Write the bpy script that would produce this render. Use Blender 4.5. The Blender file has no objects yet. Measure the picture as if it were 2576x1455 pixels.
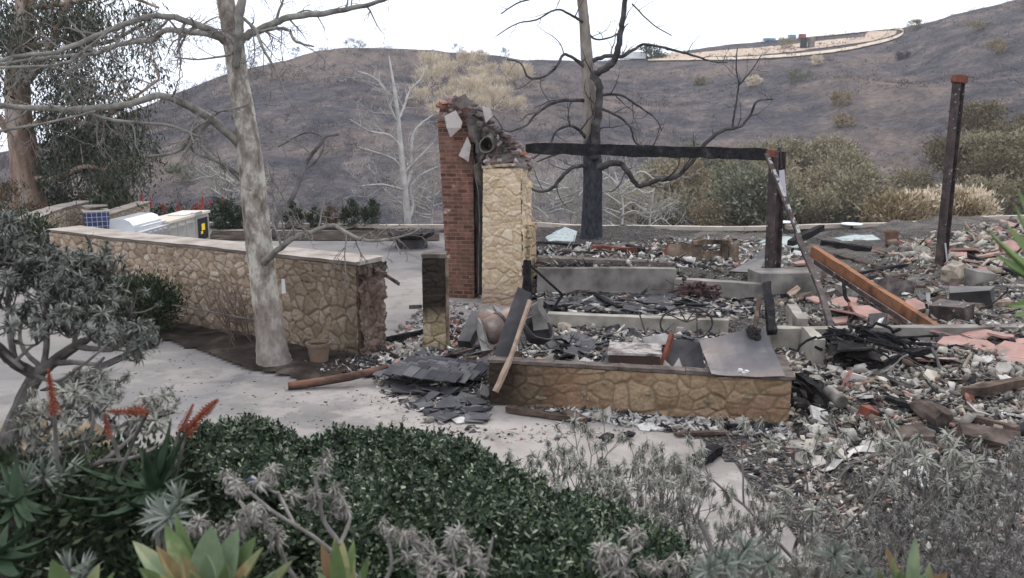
import bpy, math, random
import numpy as np
from mathutils import Vector, Matrix, Euler, noise
scene = bpy.context.scene
COL = scene.collection
R = math.radians

# ---------------------------------------------------------------- camera
F, CX, CY, CAMH = 2146.7, 1288.0, 727.5, 3.55
PITCH = R(10.73)
CP, SP = math.cos(PITCH), math.sin(PITCH)
cam_d = bpy.data.cameras.new('camera')
cam = bpy.data.objects.new('camera', cam_d)
COL.objects.link(cam)
cam.location = (0, 0, CAMH)
cam.rotation_euler = (R(90) - PITCH, 0, 0)
cam_d.sensor_width = 36
cam_d.lens = 36 * F / 2576
cam_d.clip_start = 0.05
cam_d.clip_end = 3000
cam_d.dof.use_dof = True
cam_d.dof.focus_distance = 12.5
cam_d.dof.aperture_fstop = 2.8
scene.camera = cam

# ---------------------------------------------------------------- sky and light: bright overcast
SUN_EL, SUN_ROT = R(48), R(200)
w = bpy.data.worlds.new('World')
scene.world = w
w.use_nodes = True
nt = w.node_tree
bg = nt.nodes['Background']
sky = nt.nodes.new('ShaderNodeTexSky')
sky.sky_type = 'NISHITA'
sky.sun_disc = False
sky.sun_elevation = SUN_EL
sky.sun_rotation = SUN_ROT
sky.air_density = 1.0
sky.dust_density = 3.0
hsv = nt.nodes.new('ShaderNodeHueSaturation')
hsv.inputs['Saturation'].default_value = 0.4
nt.links.new(sky.outputs[0], hsv.inputs['Color'])
# cloud deck: an even white layer with soft brighter and darker banks
tc = nt.nodes.new('ShaderNodeTexCoord')
cn = nt.nodes.new('ShaderNodeTexNoise')
cn.inputs['Scale'].default_value = 2.2
cn.inputs['Detail'].default_value = 5
nt.links.new(tc.outputs['Generated'], cn.inputs['Vector'])
cr = nt.nodes.new('ShaderNodeValToRGB')
cr.color_ramp.elements[0].position = .3
cr.color_ramp.elements[0].color = (10.1, 11.1, 13.1, 1)
cr.color_ramp.elements[1].position = .7
cr.color_ramp.elements[1].color = (13.0, 13.6, 14.8, 1)
nt.links.new(cn.outputs['Fac'], cr.inputs['Fac'])
mx = nt.nodes.new('ShaderNodeMixRGB')
mx.inputs['Fac'].default_value = .8
nt.links.new(hsv.outputs[0], mx.inputs['Color1'])
nt.links.new(cr.outputs[0], mx.inputs['Color2'])
nt.links.new(mx.outputs[0], bg.inputs['Color'])
bg.inputs['Strength'].default_value = 0.075
sun_d = bpy.data.lights.new('sun', 'SUN')
sun_d.energy = 1.3
sun_d.angle = R(18)
sun_d.color = (1, .95, .88)
sun = bpy.data.objects.new('sun', sun_d)
COL.objects.link(sun)
sun.rotation_euler = (R(90) - SUN_EL, 0, R(160))
vs = scene.view_settings
vs.view_transform = 'Standard'
vs.look = 'None'
vs.exposure = 0.85
vs.gamma = 1
scene.cycles.max_bounces = 6
scene.cycles.diffuse_bounces = 3
scene.cycles.transparent_max_bounces = 4

# ---------------------------------------------------------------- measured directions -> points in the place
def ray(px, py):
    u = (px - CX) / F; v = (CY - py) / F
    return (u, CP + v * SP, v * CP - SP)
def at(px, py, Y):
    d = ray(px, py); t = Y / d[1]
    return Vector((d[0] * t, Y, CAMH + d[2] * t))
def G(px, py, z=0.0):
    d = ray(px, py); t = (z - CAMH) / d[2]
    return Vector((d[0] * t, d[1] * t, z))
def rad(wpx, p):                         # half of a width in pixels at point p, in metres
    zc = p[1] * CP - (p[2] - CAMH) * SP
    return .5 * wpx * zc / F

# ---------------------------------------------------------------- mesh helpers
class MB:
    def __init__(s): s.v = []; s.f = []; s.m = []; s.uv = {}
    def add(s, verts, faces, mat=0):
        o = len(s.v)
        s.v.extend([tuple(v) for v in verts])
        for f in faces:
            s.f.append(tuple(i + o for i in f)); s.m.append(mat)
    def box(s, c, size, rot=(0, 0, 0), mat=0, taper=1.0, jit=0, rng=random):
        hx, hy, hz = size[0] / 2, size[1] / 2, size[2] / 2
        q = Euler(rot).to_matrix() if not isinstance(rot, Matrix) else rot
        vs_ = []
        for z, t in ((-hz, 1), (hz, taper)):
            for x, y in ((-hx, -hy), (hx, -hy), (hx, hy), (-hx, hy)):
                p = Vector((x * t, y * t, z))
                if jit: p += Vector((rng.uniform(-jit, jit), rng.uniform(-jit, jit), rng.uniform(-jit, jit)))
                vs_.append(Vector(c) + q @ p)
        s.add(vs_, [(3, 2, 1, 0), (4, 5, 6, 7), (0, 1, 5, 4), (1, 2, 6, 5), (2, 3, 7, 6), (3, 0, 4, 7)], mat)
    def bar(s, a, b, wd, th, up=(0, 0, 1), mat=0, jit=0, rng=random, seg=1):
        a, b = Vector(a), Vector(b); d = (b - a); L = d.length; d.normalize()
        u = Vector(up); x = d.cross(u)
        if x.length < 1e-4: x = d.cross(Vector((1, 0, 0)))
        x.normalize(); u = x.cross(d)
        vs_ = []
        for i in range(seg + 1):
            c = a + d * (L * i / seg)
            for sx, su in ((-1, -1), (1, -1), (1, 1), (-1, 1)):
                p = c + x * (sx * wd / 2) + u * (su * th / 2)
                if jit: p += Vector((rng.uniform(-jit, jit), rng.uniform(-jit, jit), rng.uniform(-jit, jit)))
                vs_.append(p)
        fs = [(3, 2, 1, 0)]
        for i in range(seg):
            o = 4 * i
            for k in range(4): fs.append((o + k, o + (k + 1) % 4, o + 4 + (k + 1) % 4, o + 4 + k))
        o = 4 * seg; fs.append((o, o + 1, o + 2, o + 3))
        s.add(vs_, fs, mat)
    def slab(s, corners, th, mat=0):            # a polygon plate with thickness th along its own normal
        c = [Vector(p) for p in corners]; n = len(c)
        nr = (c[1] - c[0]).cross(c[2] - c[0]).normalized() * th
        s.add(c + [p + nr for p in c], [tuple(range(n - 1, -1, -1)), tuple(range(n, 2 * n))] + [(i, (i + 1) % n, n + (i + 1) % n, n + i) for i in range(n)], mat)
    def tube(s, pts, radii, sides=6, mat=0, cap=True, wob=0, rng=random):
        pts = [Vector(p) for p in pts]; n = len(pts)
        if n < 2: return
        vs_ = []; t0 = (pts[1] - pts[0]).normalized()
        ref = t0.orthogonal().normalized()
        for i in range(n):
            t = (pts[min(i + 1, n - 1)] - pts[max(i - 1, 0)])
            if t.length < 1e-7: t = t0
            t = t.normalized()
            ref = (ref - t * ref.dot(t))
            if ref.length < 1e-5: ref = t.orthogonal()
            ref.normalize(); b = t.cross(ref)
            for k in range(sides):
                a = 2 * math.pi * k / sides
                r = radii[i] * (1 + (rng.uniform(-wob, wob) if wob else 0))
                vs_.append(pts[i] + ref * (math.cos(a) * r) + b * (math.sin(a) * r))
        fs = []
        for i in range(n - 1):
            for k in range(sides):
                k2 = (k + 1) % sides
                fs.append((i * sides + k, i * sides + k2, (i + 1) * sides + k2, (i + 1) * sides + k))
        if cap:
            fs.append(tuple(range(sides - 1, -1, -1)))
            fs.append(tuple((n - 1) * sides + k for k in range(sides)))
        s.add(vs_, fs, mat)
    def lathe(s, c, prof, sides=20, mat=0, rot=None):
        c = Vector(c); vs_ = []; n = len(prof)
        for r, z in prof:
            for k in range(sides):
                a = 2 * math.pi * k / sides
                p = Vector((r * math.cos(a), r * math.sin(a), z))
                if rot is not None: p = rot @ p
                vs_.append(c + p)
        fs = []
        for i in range(n - 1):
            for k in range(sides):
                k2 = (k + 1) % sides
                fs.append((i * sides + k, i * sides + k2, (i + 1) * sides + k2, (i + 1) * sides + k))
        if prof[0][0] > 1e-6: fs.append(tuple(range(sides - 1, -1, -1)))
        if prof[-1][0] > 1e-6: fs.append(tuple((n - 1) * sides + k for k in range(sides)))
        s.add(vs_, fs, mat)
    def build(s, name, mats, parent=None, smooth=False, boxuv=False):
        me = bpy.data.meshes.new(name)
        me.from_pydata(s.v, [], s.f)
        return finish(me, name, mats, s.m, parent, smooth, boxuv)

def finish(me, name, mats, midx, parent=None, smooth=False, boxuv=False):
    if not isinstance(mats, (list, tuple)): mats = [mats]
    for m in mats: me.materials.append(m)
    n = len(me.polygons)
    if midx is not None and len(mats) > 1: me.polygons.foreach_set('material_index', np.asarray(midx, dtype=np.int32))
    if smooth: me.polygons.foreach_set('use_smooth', np.ones(n, dtype=bool))
    me.update()
    if boxuv:
        uvl = me.uv_layers.new(name='UVMap')
        for p in me.polygons:
            nr = p.normal; a = max(range(3), key=lambda i: abs(nr[i]))
            hz = Vector((nr.x, nr.y, 0))
            tdir = Vector((-hz.y, hz.x, 0)).normalized() if hz.length > .2 else Vector((1, 0, 0))
            for li in p.loop_indices:
                co = me.vertices[me.loops[li].vertex_index].co
                if abs(nr.z) > .8: uvl.data[li].uv = (co.x, co.y)
                else: uvl.data[li].uv = (co.dot(tdir), co.z)
    o = bpy.data.objects.new(name, me)
    COL.objects.link(o)
    if parent is not None: adopt(o, parent)
    return o
def adopt(o, parent):
    o.parent = parent
    o.matrix_parent_inverse = Matrix.LocRotScale(parent.location, parent.rotation_euler, parent.scale).inverted()
def np_mesh(name, V, Fq, mats, midx=None, parent=None, smooth=False):
    """V (n,3), Fq (m,4) or (m,3) int arrays"""
    V = np.asarray(V, dtype=np.float32); Fq = np.asarray(Fq, dtype=np.int32)
    me = bpy.data.meshes.new(name)
    k = Fq.shape[1]
    me.vertices.add(len(V)); me.vertices.foreach_set('co', V.ravel())
    me.loops.add(Fq.size); me.loops.foreach_set('vertex_index', Fq.ravel())
    me.polygons.add(len(Fq)); me.polygons.foreach_set('loop_start', np.arange(0, Fq.size, k, dtype=np.int32))
    me.update(calc_edges=True)
    return finish(me, name, mats, midx, parent, smooth)
def tag(o, label=None, cat=None, group=None, kind=None):
    if label: o['label'] = label
    if cat: o['category'] = cat
    if group: o['group'] = group
    if kind: o['kind'] = kind
    return o
def thing(name, label, cat, loc=(0, 0, 0), group=None, kind=None):
    o = bpy.data.objects.new(name, None); COL.objects.link(o)
    o.location = loc; o.empty_display_size = .2
    return tag(o, label, cat, group, kind or 'thing')
def dup(root, loc=None, rotz=None, scale=None, label=None, group=None, rot=None):
    def cp(o, par):
        c = o.copy(); COL.objects.link(c)
        if par is not None: c.parent = par; c.matrix_parent_inverse = o.matrix_parent_inverse.copy()
        for ch in kids.get(o.name, ()): cp(ch, c)
        return c
    kids = {}
    def walk(o):
        kids[o.name] = list(o.children)
        for ch in kids[o.name]: walk(ch)
    walk(root)
    r = cp(root, None)
    if loc is not None: r.location = loc
    if rot is not None: r.rotation_euler = rot
    elif rotz is not None: r.rotation_euler = (root.rotation_euler.x, root.rotation_euler.y, rotz)
    if scale is not None: r.scale = scale if isinstance(scale, (tuple, list, Vector)) else (scale,) * 3
    return tag(r, label, None, group)
def spline(pts, rs, n=6):                # Catmull-Rom through points with radii
    P = [Vector(p) for p in pts]; out = []; ro = []
    for i in range(len(P) - 1):
        p0 = P[max(i - 1, 0)]; p1 = P[i]; p2 = P[i + 1]; p3 = P[min(i + 2, len(P) - 1)]
        for k in range(n):
            t = k / n
            out.append(.5 * ((2 * p1) + (p2 - p0) * t + (2 * p0 - 5 * p1 + 4 * p2 - p3) * t * t + (3 * p1 - p0 - 3 * p2 + p3) * t ** 3))
            ro.append(rs[i] * (1 - t) + rs[i + 1] * t)
    out.append(P[-1]); ro.append(rs[-1])
    return out, ro
def rand_rot(n, rng):                    # n random rotation matrices
    q = rng.normal(size=(n, 4)); q /= np.linalg.norm(q, axis=1)[:, None]
    w_, x, y, z = q.T
    return np.stack([np.stack([1 - 2 * (y * y + z * z), 2 * (x * y - z * w_), 2 * (x * z + y * w_)], -1),
                     np.stack([2 * (x * y + z * w_), 1 - 2 * (x * x + z * z), 2 * (y * z - x * w_)], -1),
                     np.stack([2 * (x * z - y * w_), 2 * (y * z + x * w_), 1 - 2 * (x * x + y * y)], -1)], 1)
def euler_rot(rx, ry, rz):               # arrays -> matrices Rz*Ry*Rx
    cx, sx, cy, sy, cz, sz = np.cos(rx), np.sin(rx), np.cos(ry), np.sin(ry), np.cos(rz), np.sin(rz)
    return np.stack([np.stack([cz * cy, cz * sy * sx - sz * cx, cz * sy * cx + sz * sx], -1),
                     np.stack([sz * cy, sz * sy * sx + cz * cx, sz * sy * cx - cz * sx], -1),
                     np.stack([-sy, cy * sx, cy * cx], -1)], 1)
def inst(tv, tf, rots, scales, locs):    # template copies -> V, F arrays
    n = len(locs); tv = np.asarray(tv, float); tf = np.asarray(tf)
    sc = np.asarray(scales, float)
    if sc.ndim == 1: sc = sc[:, None].repeat(3, 1)
    V = np.einsum('nij,nkj->nki', rots, tv[None] * sc[:, None, :]) + np.asarray(locs)[:, None, :]
    Fo = tf[None] + (np.arange(n) * len(tv))[:, None, None]
    return V.reshape(-1, 3), Fo.reshape(-1, tf.shape[1])
def dir_rots(dirs, rng, roll=True):      # matrices whose z axis is dirs
    d = np.asarray(dirs, float); d = d / np.linalg.norm(d, axis=1)[:, None]
    a = rng.normal(size=d.shape); x = np.cross(a, d); x /= np.linalg.norm(x, axis=1)[:, None]
    y = np.cross(d, x)
    return np.stack([x, y, d], -1)

# ---------------------------------------------------------------- material helpers
class Mat:
    def __init__(s, name, rough=.9, spec=.2, metal=0):
        s.m = bpy.data.materials.new(name); s.m.use_nodes = True
        s.t = s.m.node_tree; s.b = s.t.nodes['Principled BSDF']
        s.b.inputs['Roughness'].default_value = rough
        s.b.inputs['Specular IOR Level'].default_value = spec * (.25 if rough > .65 and metal < .2 else .55 if metal < .2 else 1)
        s.b.inputs['Metallic'].default_value = metal
        s.tc = s.t.nodes.new('ShaderNodeTexCoord')
        s.co = s.tc.outputs['Object']
    def n(s, typ, **kw):
        x = s.t.nodes.new(typ)
        for k, v in kw.items(): setattr(x, k, v)
        return x
    def l(s, a, b): s.t.links.new(a, b)
    def mapped(s, scale=(1, 1, 1), rot=(0, 0, 0), co=None):
        m = s.n('ShaderNodeMapping'); s.l(co or s.co, m.inputs['Vector'])
        m.inputs['Scale'].default_value = scale; m.inputs['Rotation'].default_value = rot
        return m.outputs[0]
    def noise(s, scale, detail=4, rough=.55, co=None, dist=0):
        x = s.n('ShaderNodeTexNoise'); s.l(co or s.co, x.inputs['Vector'])
        x.inputs['Scale'].default_value = scale; x.inputs['Detail'].default_value = detail
        x.inputs['Roughness'].default_value = rough; x.inputs['Distortion'].default_value = dist
        return x.outputs['Fac']
    def noisec(s, scale, detail=2, co=None):
        x = s.n('ShaderNodeTexNoise'); s.l(co or s.co, x.inputs['Vector'])
        x.inputs['Scale'].default_value = scale; x.inputs['Detail'].default_value = detail
        return x.outputs['Color']
    def vor(s, scale, feat='F1', co=None, rnd=1, dim='3D'):
        x = s.n('ShaderNodeTexVoronoi', feature=feat, voronoi_dimensions=dim); s.l(co or s.co, x.inputs['Vector'])
        x.inputs['Scale'].default_value = scale; x.inputs['Randomness'].default_value = rnd
        return x
    def ramp(s, fac, stops, interp='LINEAR'):
        r = s.n('ShaderNodeValToRGB'); cr_ = r.color_ramp; cr_.interpolation = interp
        while len(cr_.elements) < len(stops): cr_.elements.new(.5)
        for e, (p, c) in zip(cr_.elements, stops):
            e.position = p; e.color = (*c, 1) if not isinstance(c, (int, float)) else (c, c, c, 1)
        s.l(fac, r.inputs['Fac']); return r.outputs[0]
    def mix(s, fac, a, b, mode='MIX'):
        x = s.n('ShaderNodeMixRGB', blend_type=mode)
        for i, v in ((0, fac), (1, a), (2, b)):
            if isinstance(v, (int, float)): x.inputs[i].default_value = v if i == 0 else (v, v, v, 1)
            elif isinstance(v, tuple): x.inputs[i].default_value = (*v, 1)
            else: s.l(v, x.inputs[i])
        return x.outputs[0]
    def math(s, op, a, b=0.0, c=None, clamp=False):
        x = s.n('ShaderNodeMath', operation=op); x.use_clamp = clamp
        for i, v in ((0, a), (1, b), (2, c)):
            if v is None: continue
            if isinstance(v, (int, float)): x.inputs[i].default_value = v
            else: s.l(v, x.inputs[i])
        return x.outputs[0]
    def island(s):
        return s.n('ShaderNodeNewGeometry').outputs['Random Per Island']
    def xyz(s, co=None):
        x = s.n('ShaderNodeSeparateXYZ'); s.l(co or s.co, x.inputs[0]); return x.outputs
    def color(s, c):
        if isinstance(c, tuple): s.b.inputs['Base Color'].default_value = (*c, 1)
        else: s.l(c, s.b.inputs['Base Color'])
        return s
    def rough(s, v): s.l(v, s.b.inputs['Roughness']); return s
    def bump(s, h, strength=.5, dist=.02):
        b = s.n('ShaderNodeBump'); b.inputs['Strength'].default_value = strength; b.inputs['Distance'].default_value = dist
        s.l(h, b.inputs['Height']); s.l(b.outputs[0], s.b.inputs['Normal']); return s

def simple(name, stops, scale=4, detail=5, rough=.9, spec=.2, bump=.3, bscale=None, bdist=.01, metal=0, isl=0, islstops=None):
    m = Mat(name, rough, spec, metal)
    nf = m.noise(scale, detail)
    c = m.ramp(nf, [(.3 + .4 * i / (len(stops) - 1), q) for i, q in enumerate(stops)])
    if islstops:
        c = m.mix(isl, c, m.ramp(m.island(), [(i / len(islstops), q) for i, q in enumerate(islstops)], 'CONSTANT'))
    m.color(c)
    if bump: m.bump(m.noise(bscale or scale * 5, 5), bump, bdist)
    return m.m
# ================================================================ MATERIALS
def stone_mat(name, stops, mortar, scale, mort=.06, bump=.8, bdist=.03, rnd=.9, soot=None, tint=None, flat=False, rough=.92):
    """rubble masonry on the UV layer (metres): cells of different colour in a recessed mortar"""
    m = Mat(name, rough, .15)
    uv = m.tc.outputs['UV']
    warp = m.n('ShaderNodeVectorMath', operation='SCALE'); m.l(m.noisec(scale * 1.1, 2, uv), warp.inputs[0]); warp.inputs['Scale'].default_value = .42 / scale
    ad = m.n('ShaderNodeVectorMath', operation='ADD'); m.l(uv, ad.inputs[0]); m.l(warp.outputs[0], ad.inputs[1])
    co = m.mapped((1, 1.25, 1), co=ad.outputs[0])
    cell = m.vor(scale, 'F1', co, rnd, '2D'); edge = m.vor(scale, 'DISTANCE_TO_EDGE', co, rnd, '2D')
    sep = m.n('ShaderNodeSeparateColor'); m.l(cell.outputs['Color'], sep.inputs[0])
    c = m.ramp(sep.outputs[0], [(i / (len(stops) - 1), q) for i, q in enumerate(stops)])
    gr = m.noise(22, 6, .65)
    c = m.mix(.55, c, m.ramp(gr, [(.3, .25), (.7, 1.0)]), 'MULTIPLY')
    big = m.noise(.9, 3)
    if tint: c = m.mix(m.ramp(big, [(.45, 0.0), (.65, tint[0])]), c, tint[1])
    ed = m.math('ADD', edge.outputs['Distance'], m.math('MULTIPLY', m.math('SUBTRACT', gr, .5), .05))
    mk = m.ramp(ed, [(mort * .35, 0.0), (mort, 1.0)])
    c = m.mix(mk, m.mix(.5, mortar, m.ramp(gr, [(.3, .3), (.7, 1.0)]), 'MULTIPLY'), c)
    if soot: c = soot(m, c)
    m.color(c)
    h = m.math('MULTIPLY', m.ramp(ed, [(0, 0.0), (mort * 1.2, .6), (mort * 4, 1.0)], 'EASE'), 1.0)
    h = m.math('ADD', h, m.math('MULTIPLY', gr, .45))
    h = m.math('ADD', h, m.math('MULTIPLY', sep.outputs[1], .5))
    m.bump(h, bump, bdist)
    return m.m
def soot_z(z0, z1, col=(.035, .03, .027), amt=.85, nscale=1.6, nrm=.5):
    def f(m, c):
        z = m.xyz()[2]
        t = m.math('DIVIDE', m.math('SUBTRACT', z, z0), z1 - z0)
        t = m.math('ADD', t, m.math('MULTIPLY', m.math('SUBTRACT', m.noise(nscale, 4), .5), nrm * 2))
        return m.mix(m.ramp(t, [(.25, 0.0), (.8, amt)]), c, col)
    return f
def soot_x(x0, x1, col=(.03, .026, .024), amt=.9, nscale=1.5, nrm=.45, axis=0):
    def f(m, c):
        t = m.math('DIVIDE', m.math('SUBTRACT', m.xyz()[axis], x0), x1 - x0)
        t = m.math('ADD', t, m.math('MULTIPLY', m.math('SUBTRACT', m.noise(nscale, 4), .5), nrm * 2))
        return m.mix(m.ramp(t, [(.25, 0.0), (.8, amt)]), c, col)
    return f
def chain(*fs):
    def f(m, c):
        for g in fs: c = g(m, c)
        return c
    return f

# ---- ground materials
def ground_mats():
    m = Mat('driveway_concrete', .93, .15)
    big = m.noise(.35, 4); mid = m.noise(1.6, 5); fine = m.noise(60, 4, .7)
    c = m.ramp(mid, [(.3, (.265, .235, .215)), (.7, (.36, .325, .30))])
    xy = m.xyz()
    # grey sooty drifts of ash on the drive
    reg = m.math('MULTIPLY', m.ramp(m.noise(.62, 4, .6, m.mapped((1, 1.5, 1), (0, 0, .5))), [(.47, 0.0), (.56, 1.0)]), m.ramp(m.math('MULTIPLY', xy[0], -1.0), [(0, 0.0), (1, 0.0)]))
    dr = m.math('MULTIPLY', m.ramp(m.noise(1.15, 6, .66, m.mapped((1, 1.4, 1), (0, 0, .6))), [(.46, 0.0), (.52, 1.0)]), m.ramp(m.math('MULTIPLY_ADD', xy[0], -.25, -.25), [(.0, 0.0), (.3, 1.0)]))
    gran = m.ramp(fine, [(.40, 0.0), (.56, 1.0)])
    c = m.mix(m.math('MULTIPLY', m.math('MULTIPLY', dr, m.math('MULTIPLY_ADD', gran, .6, .4)), m.math('MULTIPLY', m.ramp(m.math('MULTIPLY_ADD', xy[1], -.25, 3.6), [(0, .15), (.5, .9)]), .92)), c, (.13, .126, .13))
    # soot beyond the wall, round the burnt round table
    far = m.ramp(m.math('ADD', m.math('MULTIPLY_ADD', xy[1], .09, -1.55), m.math('MULTIPLY', m.math('SUBTRACT', mid, .5), .9)), [(.15, 0.0), (.5, 1.0)])
    c = m.mix(m.math('MULTIPLY', far, m.ramp(m.math('MULTIPLY_ADD', xy[0], .2, 1.9), [(.3, 0.15), (.8, .9)])), c, (.085, .082, .09))
    near = m.ramp(m.math('MULTIPLY_ADD', xy[0], .35, m.math('MULTIPLY', m.math('SUBTRACT', mid, .5), 1.4)), [(-.1, 0.0), (.9, .55)])
    c = m.mix(m.math('MULTIPLY', near, m.ramp(m.noise(3.1, 5), [(.42, 0.0), (.6, 1.0)])), c, (.17, .155, .15))
    c = m.mix(m.ramp(big, [(.42, 0.0), (.62, .35)]), c, (.41, .375, .345))
    lf = m.ramp(m.math('MULTIPLY_ADD', xy[0], -.22, -.35), [(0, 0.0), (.6, .75)])  # shade over the left of the drive painted into the colour, with grey staining
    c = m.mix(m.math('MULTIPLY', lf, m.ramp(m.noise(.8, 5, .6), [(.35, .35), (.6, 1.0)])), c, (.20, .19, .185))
    spk = m.vor(9, 'F1')
    c = m.mix(m.ramp(spk.outputs['Distance'], [(.05, .85), (.09, 0.0)]), c, (.06, .052, .05))
    st = m.noise(2.3, 6, .7, m.mapped((1, 1, 1), (0, 0, 1.1)))
    c = m.mix(m.ramp(st, [(.52, 0.0), (.64, .5)]), c, (.16, .145, .135))
    c = m.mix(.25, c, m.ramp(fine, [(.3, .45), (.7, 1.0)]), 'MULTIPLY')
    m.color(c).bump(m.math('ADD', fine, m.math('MULTIPLY', mid, 2)), .25, .006)
    D = m.m
    m = Mat('ash_ground', .97, .05)
    mid = m.noise(1.2, 6, .62); fine = m.noise(24, 5, .7); big = m.noise(.45, 3)
    c = m.ramp(mid, [(.28, (.022, .020, .021)), (.42, (.052, .046, .044)), (.56, (.105, .094, .088)), (.7, (.20, .182, .168))])
    c = m.mix(m.ramp(big, [(.45, 0.0), (.6, .5)]), c, (.075, .06, .052))
    v = m.vor(34, 'F1'); sp = m.n('ShaderNodeSeparateColor'); m.l(v.outputs['Color'], sp.inputs[0])
    c = m.mix(.5, c, m.ramp(sp.outputs[0], [(0, (.02, .018, .02)), (.35, (.05, .047, .047)), (.62, (.13, .122, .118)), (.9, (.34, .325, .31)), (1, (.2, .12, .1))]), 'MIX')
    c = m.mix(.5, c, m.ramp(fine, [(.3, .25), (.7, 1.1)]), 'MULTIPLY')
    rt = m.ramp(m.math('MULTIPLY_ADD', m.xyz()[0], .25, -.9), [(0, 0.0), (.5, .5)])
    c = m.mix(m.math('MULTIPLY', rt, m.ramp(mid, [(.4, 0.3), (.6, 1.0)])), c, (.255, .23, .205))
    m.color(c).bump(m.math('ADD', m.math('MULTIPLY', v.outputs['Distance'], 1.4), fine), .9, .04)
    A = m.m
    m = Mat('bed_soil', .98, .05)
    mid = m.noise(2.2, 6, .65); fine = m.noise(45, 4, .7)
    c = m.ramp(mid, [(.3, (.022, .018, .016)), (.55, (.06, .048, .04)), (.72, (.13, .11, .095))])
    c = m.mix(m.ramp(fine, [(.66, 0.0), (.74, .8)]), c, (.32, .29, .27))
    m.color(c).bump(fine, .8, .03)
    B = m.m
    m = Mat('bank_soil', .98, .05)
    mid = m.noise(3, 6, .65); fine = m.noise(40, 4, .7)
    c = m.ramp(mid, [(.3, (.018, .015, .012)), (.6, (.055, .046, .036)), (.75, (.10, .085, .065))])
    m.color(c).bump(fine, .8, .03)
    return D, A, B, m.m
M_drive, M_ash, M_bed, M_bank = ground_mats()

# ================================================================ GROUND
def sst(a, b, x): 
    t = np.clip((np.asarray(x, float) - a) / (b - a), 0, 1); return t * t * (3 - 2 * t)
def nz(x, y, s=1.0, seed=0):
    return noise.noise(Vector((x * s + seed * 7.3, y * s - seed * 3.1, seed * 1.7)))
EDGE_X = [-40, -14, -3, 0, 2, 7, 12, 16, 40]
EDGE_Y = [33, 31.5, 30.2, 28.4, 26.4, 25.6, 26.2, 28.5, 34]
def yedge(x): return float(np.interp(x, EDGE_X, EDGE_Y))
def bank(x, y):
    b = float(np.interp(y, [-6, 1.2, 2.0, 3.0, 4.0, 5.0, 5.9, 6.6], [1.95, 1.85, 1.7, 1.32, .84, .42, .12, -.03]))
    k = .16 * nz(x, y, .9, 2) * float(sst(6.6, 4.8, y)) + .05 * nz(x, y, 4, 3) * float(sst(6.4, 5.2, y))
    L = float(sst(-1.05, -1.9, x)) * float(sst(6.3, 5.4, y)) * float(sst(2.2, 3.6, y))
    return b + k + .62 * L
def gz(x, y):
    z = bank(x, y) if y < 6.8 else -.03
    ye = yedge(x)
    if y > ye + .35:
        d = y - ye - .35
        z = z - .35 - d * .42 + .5 * nz(x, y, .25, 5) * min(1, d * .2)
        z = max(z, -13 + .5 * nz(x, y, .1, 1))
    return z
def grid_mesh(name, xs, ys, zf, mat, keep=None, smooth=True):
    nx, ny = len(xs), len(ys)
    V = np.array([(x, y, zf(x, y)) for y in ys for x in xs])
    i = np.arange(nx - 1); j = np.arange(ny - 1); I, J = np.meshgrid(i, j); a = (J * nx + I).ravel()
    Q = np.stack([a, a + 1, a + nx + 1, a + nx], 1)
    if keep is not None:
        cen = V[Q].mean(1); Q = Q[np.array([keep(c[0], c[1]) for c in cen])]
        u, inv = np.unique(Q, return_inverse=True); V = V[u]; Q = inv.reshape(-1, 4)
    return np_mesh(name, V, Q, mat, smooth=smooth)
def lin(a, b, s): return list(np.arange(a, b + 1e-6, s))
xs_ = lin(-60, -16, 3) + lin(-15.6, 18, .4) + lin(20, 62, 3)
ys_ = lin(-8, 0, 1) + lin(.25, 7, .25) + lin(8, 24, 1) + lin(24.4, 36, .4) + lin(37, 70, 2)
ground = tag(grid_mesh('ground', xs_, ys_, gz, M_bank), 'bare dark soil of the planted bank and the canyon slope beyond the terrace', 'ground', kind='structure')
# the concrete drive and patio, one sheet 1 cm proud of the soil
def in_poly(x, y, P):
    c = False; n = len(P); j = n - 1
    for i in range(n):
        if (P[i][1] > y) != (P[j][1] > y) and x < (P[j][0] - P[i][0]) * (y - P[i][1]) / (P[j][1] - P[i][1]) + P[i][0]: c = not c
        j = i
    return c
def flat_poly(name, pts, z, mat):
    b = MB(); b.add([(p[0], p[1], z) for p in pts], [tuple(range(len(pts)))])
    o = b.build(name, mat); 
    if o.data.polygons[0].normal.z < 0: o.data.flip_normals()
    return o
drive_pts = [(-18, 5.2)] + [(.2, 5.2), (3.2, 5.6)] + [tuple(G(*p)[:2]) for p in ((2100, 1440), (2040, 1340), (1975, 1270), (1880, 1170), (1790, 1105))] + [(3.6, 10.2), (3.6, 13), (.8, 17), (.6, 25), (-.2, 27.6), (-3, 29.4), (-14, 30.6), (-18, 30.8)]
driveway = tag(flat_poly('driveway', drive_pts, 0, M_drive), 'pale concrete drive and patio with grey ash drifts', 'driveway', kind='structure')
# planting bed between the drive and the stone wall
bed_px = [(150, 735), (215, 775), (280, 790), (400, 855), (540, 897), (620, 932), (700, 945), (770, 962), (840, 955), (900, 930), (900, 890), (760, 830), (560, 790), (430, 745), (200, 690)]
bed_xy = [tuple(G(*p)[:2]) for p in bed_px]
def bed_z(x, y): return .035 + .05 * nz(x, y, 1.4, 4) + .02 * nz(x, y, 6, 6)
xs2, ys2 = lin(-11, -1.8, .12), lin(11.2, 20, .12)
tag(grid_mesh('planting_bed', xs2, ys2, bed_z, M_bed, keep=lambda x, y: in_poly(x, y, bed_xy)), 'dark burnt soil bed along the foot of the stone wall', 'planting bed', kind='structure')
# burnt bed along the far edge of the patio
far_xy = [tuple(G(*p)[:2]) for p in ((520, 606), (1105, 607), (1105, 584), (535, 583))]
tag(flat_poly('far_bed', far_xy, .03, M_bed), 'blackened soil strip below the far kerb of the patio', 'planting bed', kind='structure')

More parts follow.
